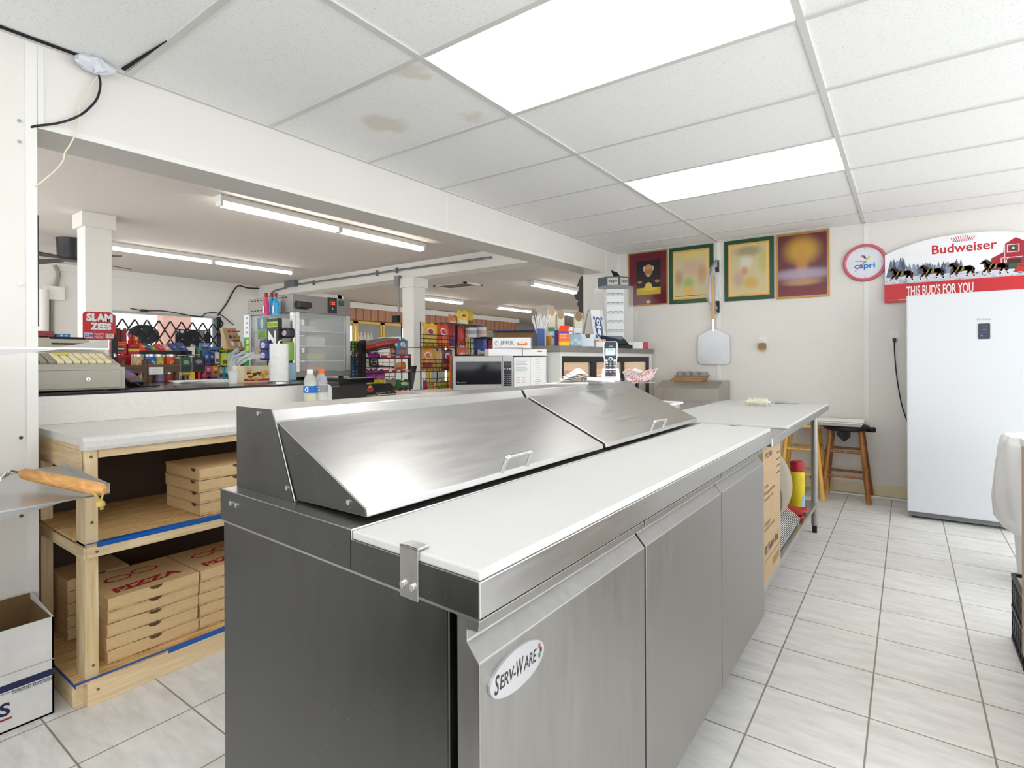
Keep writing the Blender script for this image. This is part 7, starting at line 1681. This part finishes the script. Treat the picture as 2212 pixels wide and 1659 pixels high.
# ---- snack racks on the shop floor
def bag(px, X, col, lab, logo=None, band=None, name='snack_bag', group='snack bags on the racks', lean=0.0, cat='bag of chips', th=.05):
    y0, y1, z, z1 = pb(*px, X); w, h = y1-y0, z1-z
    t = thing(name, (X, (y0+y1)/2, z), lab, cat, group); mt_ = pl(*col, .3)
    def sf(s):
        def f(u, v):
            e = (math.sin(math.pi*min(1, max(0, u)))**.6)*(math.sin(math.pi*min(1, max(0, v)))**.45)
            pin = 1-.08*abs(2*v-1)**3
            return (X+s*th*.5*e-lean*h*v+(.006*math.sin(u*19+v*7)*e), (y0+y1)/2+(u-.5)*w*(1-.05*math.sin(v*math.pi)), z+h*v+(.012*math.sin(u*12) if v > .97 else 0))
        return f
    m = MB(); m.grid(sf(1), 12, 14, mt_); m.grid(sf(-1), 12, 14, mt_); pch = build('pouch', m, t, smooth=True)
    m = MB(); F = FX((X+th*.52, y0, z))
    def cv(u, v, off=.004):
        p = sf(1)(u, v); return (p[0]+off, p[1], p[2])
    def patch(u0, v0, u1, v1, mm, off=.003): m.add([cv(u0+(u1-u0)*i/6, v0+(v1-v0)*j/4, off) for j in range(5) for i in range(7)], [(j*7+i, j*7+i+1, (j+1)*7+i+1, (j+1)*7+i) for j in range(4) for i in range(6)], mm)
    def ell(u, v, ru, rv, mm, off): m.add([cv(u, v, off)]+[cv(u+ru*math.cos(k*math.pi/9), v+rv*math.sin(k*math.pi/9), off) for k in range(18)], [(0, 1+k, 1+(k+1) % 18) for k in range(18)], mm)
    if band: patch(.12, .10, .88, .34, pl(*band), .003)
    if logo:
        ell(.42, .66, .25, .16, pl(238, 236, 232), .007); ell(.42, .65, .17, .11, pl(*logo), .013)
    if m.v: build('bag_print', m, pch)
OX = -4.75
# orange rack: wire frame
t = thing('chip_rack', (OX-.1, 4.9, 0), 'black wire chip rack full of yellow and orange bags', 'rack')
ry0, ry1 = at_x(905, 750, OX).y, at_x(981, 750, OX).y
m = MB()
for yy in (ry0, ry1):
    for xx in (OX-.3, OX+.03): m.tube([(xx, yy, 0), (xx, yy, at_x(940, 698, OX).z)], .008, BLKMET, 6)
build('upright', m, t)
for py in (750, 802, 843):
    zz = at_x(940, py, OX).z; m = MB()
    for k in range(4): m.tube([(OX+.03, ry0, zz+.05*k), (OX+.03, ry1, zz+.05*k)], .0045, BLKMET, 5)
    for k in range(13): yy = ry0+(ry1-ry0)*k/12; m.tube([(OX+.03, yy, zz), (OX+.03, yy, zz+.15 if k % 2 else zz+.05), ], .0035, BLKMET, 5)
    m.box((OX-.3, ry0, zz-.006), (OX+.03, ry1, zz-.001), BLKMET); build('basket', m, t)
for q, col, lab, lg, bd in (((912, 699, 945, 749), (226, 184, 40), 'yellow chip bag at top left of the chip rack', (196, 40, 50), (240, 200, 90)), ((943, 700, 970, 749), (216, 66, 34), 'orange red chip bag at top of the chip rack', (200, 60, 50), (236, 150, 40)), ((967, 701, 982, 748), (150, 24, 36), 'dark red chip bag at top right of the chip rack', None, (90, 60, 130)),
    ((908, 751, 937, 800), (226, 150, 60), 'orange and silver bag on the middle shelf of the chip rack', (226, 110, 30), (150, 50, 30)), ((936, 756, 956, 801), (206, 170, 90), 'gold and silver bag between the middle shelf bags', None, (190, 150, 40)), ((954, 754, 977, 800), (110, 50, 90), 'purple and orange bag on the middle shelf of the chip rack', (200, 60, 50), (226, 110, 30)),
    ((921, 823, 943, 843), (222, 186, 50), 'yellow chip bag on the lowest visible shelf of the chip rack', (190, 50, 60), None), ((942, 824, 958, 843), (190, 170, 50), 'olive yellow bag on the lowest shelf, middle', None, (150, 140, 60)), ((957, 822, 972, 843), (206, 180, 40), 'mustard bag on the lowest shelf, right', None, None), ((914, 822, 922, 843), (190, 40, 110), 'narrow magenta bag on the lowest shelf, left', None, None)):
    bag(q, OX-.02, col, lab, lg, bd)
for i in range(4): bag((971, 768+18*i, 979, 787+18*i), OX+.05, (222, 96, 34), 'small orange bag clipped on the rack side strip, %s' % ('topmost', 'second down', 'third down', 'lowest')[i], None, (200, 60, 60), group='clip strip bags', th=.03)
for i in range(3): solo('dark_pouch', MB().hexa([(OX-.12, at_x(893, 845, OX).y, at_x(895, 842-8*i, OX).z), (OX-.12, at_x(903, 845, OX).y, at_x(895, 842-8*i, OX).z), (OX-.09, at_x(903, 845, OX).y, at_x(895, 842-8*i, OX).z), (OX-.09, at_x(893, 845, OX).y, at_x(895, 842-8*i, OX).z), (OX-.12, at_x(900, 790, OX).y, at_x(905, 790-8*i, OX).z), (OX-.12, at_x(912, 790, OX).y, at_x(905, 790-8*i, OX).z), (OX-.09, at_x(912, 790, OX).y, at_x(905, 790-8*i, OX).z), (OX-.09, at_x(900, 790, OX).y, at_x(905, 790-8*i, OX).z)], pl(*((60, 56, 54), (100, 90, 84), (70, 50, 44))[i])), ('front grey', 'middle brown', 'rear dark')[i]+' slanted pouch left of the chip rack', 'pouch', 'slanted pouches') if i == 0 else None
# second frame to the right with top bags and jars
GX = -4.95
t = thing('wire_rack_stand', (GX, 5.6, 0), 'black wire rack with grid panel right of the chip bags', 'rack')
gy_0, gy_1 = at_x(986, 720, GX).y, at_x(1028, 720, GX).y; gz1 = at_x(1000, 701, GX).z; gz0 = at_x(1000, 766, GX).z
m = MB()
for yy in (gy_0, gy_1): m.box((GX-.02, yy-.02, 0), (GX+.02, yy+.02, gz1), BLKMET)
build('upright', m, t)
m = MB()
for k in range(8): yy = gy_0+(gy_1-gy_0)*k/7; m.tube([(GX, yy, gz0), (GX, yy, gz1)], .005, BLKMET, 5)
for k in range(6): zz = gz0+(gz1-gz0)*k/5; m.tube([(GX, gy_0, zz), (GX, gy_1, zz)], .005, BLKMET, 5)
m.box((GX-.02, gy_1-.08, at_x(1028, 729, GX).z-.02), (GX+.25, gy_1+.30, at_x(1028, 729, GX).z), BLKMET); m.box((GX-.12, gy_0-.32, gz1-.015), (GX+.05, gy_0+.45, gz1+.003), BLKMET); m.box((GX-.02, gy_0, gz0-.02), (GX+.25, gy_1+.45, gz0), BLKMET)
build('grid_panel', m, t)
bag((987, 671, 1012, 703), GX-.02, (226, 190, 30), 'yellow bag standing on top of the wire rack', (150, 70, 50), (236, 226, 200)); bag((1009, 674, 1022, 702), GX-.08, (206, 170, 30), 'yellow bag behind the one on the rack top', None, (120, 60, 50)); bag((968, 681, 990, 701), GX-.05, (196, 120, 80), 'pink and orange bag leaning left on the rack top', None, (226, 200, 190)); bag((988, 706, 1004, 745), GX+.03, (190, 50, 40), 'red pennant shaped bag inside the wire rack', None, (150, 30, 40))
def can(px, X, col, lab, lid=None, band=None, name='tub', cat='tub'):
    y0, y1, z, z1 = pb(*px, X); r = (y1-y0)/2; yc = (y0+y1)/2; h = z1-z; t = thing(name, (X, yc, z), lab, cat, 'tubs on the wire rack')
    cb_ = build('can_body', MB().lathe((X, yc, z), [(.001, 0), (r*.96, 0), (r, h*.04), (r, h*.86), (r*.95, h*.88)], pl(*col, .3), 20), t, smooth=True)
    build('lid', MB().lathe((X, yc, z), [(r*.97, h*.86), (r*1.0, h*.87), (r*1.0, h*.98), (.001, h)], pl(*(lid or (50, 54, 80))), 20), t, smooth=True)
    if band: build('label', MB().lathe((X, yc, z), [(r*1.01, h*.3), (r*1.01, h*.62)], pl(*band), 20), cb_, smooth=True)
zs1 = at_x(1028, 729, GX).z
can((1012, 705, 1026, 729), GX+.1, (206, 206, 212), 'grey white tub with dark lid on the wire rack shelf', (60, 64, 90), (150, 150, 160)); can((1030, 704, 1046, 729), GX+.1, (222, 214, 206), 'pale tub with blue lid on the wire rack shelf', (60, 80, 140), (200, 170, 150)); can((1030, 731, 1047, 766), GX+.1, (30, 44, 110), 'navy can below the pale tub', (24, 30, 60), (40, 60, 150)); can((1049, 733, 1066, 766), GX+.1, (150, 24, 40), 'dark red can left of the foil box', (120, 20, 30), (180, 50, 60))
bag((987, 752, 1012, 767), GX+.1, (206, 90, 70), 'small red and white bags at the foot of the wire rack', None, (230, 226, 220), th=.08); bag((1031, 757, 1058, 768), GX+.16, (190, 176, 166), 'crinkled silver pack beside the navy can', None, (150, 120, 110), th=.08)
# black snack rack nearer the warmer
BXX = -4.3
t = thing('snack_rack', (BXX-.1, 3.6, 0), 'black snack rack with red price strips right of the warmer', 'rack')
m = MB(); pz = pb(782, 735, 791, 850, BXX); m.box((BXX-.05, pz[0], 0), (BXX, pz[1], pz[3]), BLKMET)
ye = at_x(888, 800, BXX).y; m.box((BXX-.03, ye-.02, 0), (BXX, ye, at_x(880, 765, BXX).z), BLKMET); build('upright', m, t)
m = MB(); gl, gr = at_x(757, 770, BXX-.02).y, pz[0]; zt3, zb3 = at_x(770, 738, BXX).z, at_x(770, 818, BXX).z
for k in range(9): yy = gl+(gr-gl)*k/8; m.tube([(BXX-.02, yy, zb3), (BXX-.02, yy, zt3)], .004, BLKMET, 5)
for k in range(13): zz = zb3+(zt3-zb3)*k/12; m.tube([(BXX-.02, gl, zz), (BXX-.02, gr, zz)], .004, BLKMET, 5)
for k in range(8): yy = pz[1]+(ye-pz[1])*k/7; m.tube([(BXX-.25, yy, zb3-.2), (BXX-.25, yy, zt3-.1)], .004, BLKMET, 5)
for k in range(10): zz = zb3-.2+(zt3-.1-zb3+.2)*k/9; m.tube([(BXX-.25, pz[1], zz), (BXX-.25, ye, zz)], .004, BLKMET, 5)
build('wire_panel', m, t)
for py, x0 in ((770.5, 824), (801, 829), (844.5, 847)):
    q = pb(x0, py-2.7, 888, py+2.7, BXX+.01); m = MB().box((BXX, q[0], q[2]), (BXX+.008, q[1], q[3]), pl(186, 28, 36)); F = FX((BXX+.008, q[0], q[2]))
    for i in range(3): m.rect((q[1]-q[0])*(.18+.3*i), (q[3]-q[2])*.2, (q[1]-q[0])*(.3+.3*i), (q[3]-q[2])*.8, pl(236, 230, 230), fr=F)
    m.box((BXX-.25, pz[1], q[2]-.008), (BXX, q[1], q[2]), BLKMET); build('price_strip', m, t)
for q, X, col, lab, lg, bd in (((757, 737, 770, 760), BXX-.12, (120, 190, 40), 'lime green bag behind the snack rack wire', None, (200, 220, 120)), ((769, 738, 783, 760), BXX-.12, (176, 30, 50), 'crimson bag behind the snack rack wire', None, (120, 24, 40)), ((757, 769, 772, 816), BXX-.1, (40, 120, 190), 'twisted blue bag behind the snack rack wire', None, (150, 200, 230)), ((771, 768, 783, 816), BXX-.14, (150, 50, 130), 'purple bag behind the wire at the post', None, (190, 90, 170)),
    ((793, 763, 822, 776), BXX-.1, (176, 40, 150), 'magenta bag at the top shelf behind the black card', None, None), ((790, 799, 809, 820), BXX-.06, (170, 50, 150), 'magenta bag left on the second shelf of the snack rack', None, (200, 110, 180)), ((808, 799, 832, 820), BXX-.07, (186, 60, 160), 'magenta bag right on the second shelf of the snack rack', None, (206, 120, 190)), ((796, 820, 831, 830), BXX-.05, (236, 214, 50), 'yellow bag lying below the magenta bags', None, None),
    ((855, 733, 881, 768), BXX+.02, (60, 130, 190), 'blue chip bag at the top right of the snack rack', (230, 190, 150), (190, 120, 90)), ((842, 738, 860, 766), BXX-.03, (200, 110, 70), 'orange picture bag left of the blue chip bag', None, (230, 170, 120)), ((852, 784, 866, 798), BXX-.02, (222, 170, 140), 'small tan pack on the second shelf', None, (206, 110, 60)), ((865, 783, 876, 797), BXX-.02, (226, 130, 40), 'small orange pack on the second shelf', None, None),
    ((856, 821, 887, 843), BXX-.02, (40, 120, 60), 'green chip bag on the low shelf of the snack rack', (220, 220, 210), (30, 90, 50)), ((832, 819, 858, 842), BXX-.05, (150, 140, 110), 'speckled bag beside the green chip bag', None, (60, 90, 140)), ((864, 821, 884, 834), BXX-.1, (206, 200, 60), 'yellow bag behind the green chip bag', None, (190, 60, 40))):
    bag(q, X, col, lab, lg, bd, th=.06)
y0, y1, z, z1 = pb(791, 730, 862, 756, BXX+.03); w, h = y1-y0, z1-z
m = MB().hexa([(BXX+.03, y0+.01, z-.03), (BXX+.03, y1+.01, z+h*.35), (BXX-.16, y1+.01, z+h*.35), (BXX-.16, y0+.01, z-.03), (BXX+.03, y0, z+h*.35), (BXX+.03, y1, z1), (BXX-.16, y1, z1+.02), (BXX-.16, y0, z+h*.55)], pl(40, 36, 38))
fs_ = frame((BXX+.031, y0+.006, z-.03), (0, w, h*.62), (0, -.01, h*.6)); LW = math.hypot(w, h*.62)
m.rect(.005, h*.30, LW-.01, h*.62, pl(196, 30, 40), fr=fs_); m.text('MEAT SNACKS', LW*.30, h*.38, LW*.5, h*.14, pl(222, 140, 130), .0016, fs_); m.disc(LW*.9, h*.15, .02, .02, pl(220, 210, 206), .0014, 12, fs_); m.rect(LW*.3, h*.06, LW*.7, h*.14, pl(120, 110, 110), fr=fs_)
solo('tilted_box', m, 'tilted black box with red band on top of the snack rack', 'box')
m = MB(fr=FX((BXX+.012, 0, 0))); q = pb(797, 772, 850, 797, BXX+.012); w, h = q[1]-q[0], q[3]-q[2]
m.prism([(q[0], q[2]+h*.25), (q[0]+w*.3, q[2]+h*.1), (q[1], q[2]), (q[1], q[2]+h*.2), (q[0]+w*.36, q[2]+h*.35), (q[0]+w*.33, q[3]), (q[0], q[3])], 0, .01, pl(26, 26, 28)); m.disc(q[0]+w*.17, q[2]+h*.62, w*.12, h*.28, pl(150, 150, 152), .0106, 20, r0=.85); m.text('Boldly', q[0]+w*.06, q[2]+h*.55, w*.22, h*.14, pl(210, 210, 212), .0108); m.text('PEPPERONI', q[0]+w*.4, q[2]+h*.06, w*.5, h*.1, pl(236, 236, 236), .0108)
solo('shelf_card', m, 'black shelf header card with round emblem, upper one', 'sign')
m = MB(fr=FX((BXX+.02, 0, 0))); q = pb(789, 829, 848, 851, BXX+.02); w, h = q[1]-q[0], q[3]-q[2]
m.prism([(q[0], q[2]), (q[1], q[2]), (q[1], q[2]+h*.5)]+[(q[1]-w*.12+w*.12*math.cos(a), q[2]+h*.55+h*.45*math.sin(a)) for a in (.3, .8, 1.57)]+[(q[0], q[3])], 0, .01, pl(28, 28, 30)); m.disc(q[0]+w*.15, q[2]+h*.66, w*.08, h*.22, pl(240, 200, 60), .0105, 16); m.disc(q[0]+w*.15, q[2]+h*.45, w*.13, h*.22, pl(196, 60, 70), .0107, 16); m.text('CLASSIC MIX', q[0]+w*.34, q[2]+h*.06, w*.58, h*.12, pl(236, 236, 236), .0108)
solo('shelf_card', m, 'black rounded header card with yellow sun emblem, lower one', 'sign')
y0, y1, z, z1 = pb(862, 728, 908, 748, -6.6); solo('white_case', MB().box((-7.1, y0, .0), (-6.6, y1, z1), WHITE), 'low white display case top behind the chip racks', 'case')

# low shop shelf behind the racks
t = thing('store_shelf', (-7.4, 5.0, 0), 'low grey shop shelf full of small packets behind the chip racks', 'shelf')
GS = mat('grey_shelf_metal', (92, 92, 94), .5, .3)
sya, syb = 2.6, 5.2
build('back_panel', MB().box((-7.62, sya, 0), (-7.6, syb, 1.30), GS), t)
for zz in (.12, .52, .84, 1.14): build('shelf_board', MB().box((-7.6, sya, zz), (-7.25, syb, zz+.02), GS), t)
random.seed(31)
PCOL = {'red': (176, 40, 44), 'yellow': (214, 180, 60), 'green': (60, 120, 70), 'blue': (50, 90, 160), 'brown': (120, 84, 56), 'white': (214, 212, 206), 'purple': (116, 60, 120), 'orange': (214, 120, 50)}
PROTO = {}
for zz in (.54, .86, 1.16):
    for k in range(16):
        cn = random.choice(list(PCOL)); y = sya+.06+k*(syb-sya-.14)/16
        if cn not in PROTO:
            PROTO[cn] = solo('shelf_packet', MB().box((-7.50, y, zz+.0005), (-7.30, y+.12, zz+.20), pl(*PCOL[cn])).rect(.02, .04, .10, .10, pl(*[int(v*.5+110) for v in PCOL[cn]]), .001, FX((-7.30, y, zz))), 'small %s packet on the low shop shelf behind the chip racks' % cn, 'packet', 'packets on the low shop shelf', bev=.006)
        else:
            o = PROTO[cn].copy(); C.objects.link(o); o.location = (-7.40, y+.06, zz+.0005)
# ---- glass-door drink coolers in the panelled wall
GOLD = mat('gold_door_frame', (206, 172, 76), .4, .2)
GIN = mat('dark_cooler_inside', (40, 44, 46), .7)
ND = 9; dw0 = 7.65; dwid = (VE-.1-dw0)/ND
random.seed(21)
DT = 2.15
SHL = []
for i in range(ND):
    a, b = dw0+dwid*i, dw0+dwid*(i+1)
    t = thing('cooler_door', (VX, (a+b)/2, .25), 'gold framed glass cooler door, number %s from the left along the panelled wall' % ('one', 'two', 'three', 'four', 'five', 'six', 'seven', 'eight', 'nine')[i], 'cooler door', 'gold framed cooler doors')
    m = MB(); f = .06
    m.box((VX-.01, a+.01, .25), (VX+.03, a+.01+f, DT), GOLD); m.box((VX-.01, b-.01-f, .25), (VX+.03, b-.01, DT), GOLD); m.box((VX-.01, a+.01, DT-f), (VX+.03, b-.01, DT), GOLD); m.box((VX-.01, a+.01, .25), (VX+.03, b-.01, .25+f), GOLD); gf_ = build('frame', m, t)
    build('glass', MB().box((VX+.005, a+.01+f, .25+f), (VX+.009, b-.01-f, DT-f), CLEAR), t)
    build('handle', MB().box((VX+.03, b-.06, 1.0), (VX+.06, b-.03, 1.35), GOLD), gf_)
    if i % 2 == 0: solo('cooler_lamp', MB().cyl((VX-.10, b-.04, .5), (VX-.10, b-.04, DT-.12), .02, mat('cooler_tube', (255, 238, 190), .4, emit=10), n=10), 'lit upright tube inside the drink cooler', 'lamp', 'tubes inside the drink cooler')
    for zz in (1.25, 1.62):
        k = 0
        n = 6
        col = random.choice(((200, 200, 170), (90, 130, 90), (70, 90, 140), (170, 130, 70), (190, 196, 200), (120, 60, 50)))
        for j in range(n):
            y = a+.16+(b-a-.32)*j/(n-1); r = .038; c = tuple(max(20, min(250, v+random.randint(-30, 30))) for v in col)
            SHL.append((VX-.22, y, zz+.0005, r, c))
struct('trim_10', MB().box((VX-.5, dw0, 1.22), (VX-.12, VE-.1, 1.25), TRIMW).box((VX-.5, dw0, 1.59), (VX-.12, VE-.1, 1.62), TRIMW), base=(VX, 11, 1.22))
PB = {}
def BN(k): return 'dark' if max(k) < 90 else 'pale' if min(k) > 140 else 'reddish' if k[0] > k[1]+30 and k[0] > k[2]+30 and k[1] < 100 else 'tan' if k[0] >= k[1] > k[2] else 'green' if k[1] > k[0] and k[1] >= k[2] else 'blue' if k[2] > k[0] else 'grey'
for (x, y, z, r, c) in SHL:
    key = tuple(int(v/50)*50+20 for v in c)
    if key not in PB:
        m = MB().lathe((x, y, z), [(.001, 0), (r, .002), (r, .16), (r*.45, .23), (r*.45, .275), (.001, .277)], pl(*key, .3), 12); PB[key] = solo('shelf_bottle', m, 'small %s bottle on a lit shelf behind the gold cooler doors' % BN(key), 'bottle', 'bottles behind the cooler doors', smooth=True)
    else:
        o = PB[key].copy(); C.objects.link(o); o.location = (x, y, z)
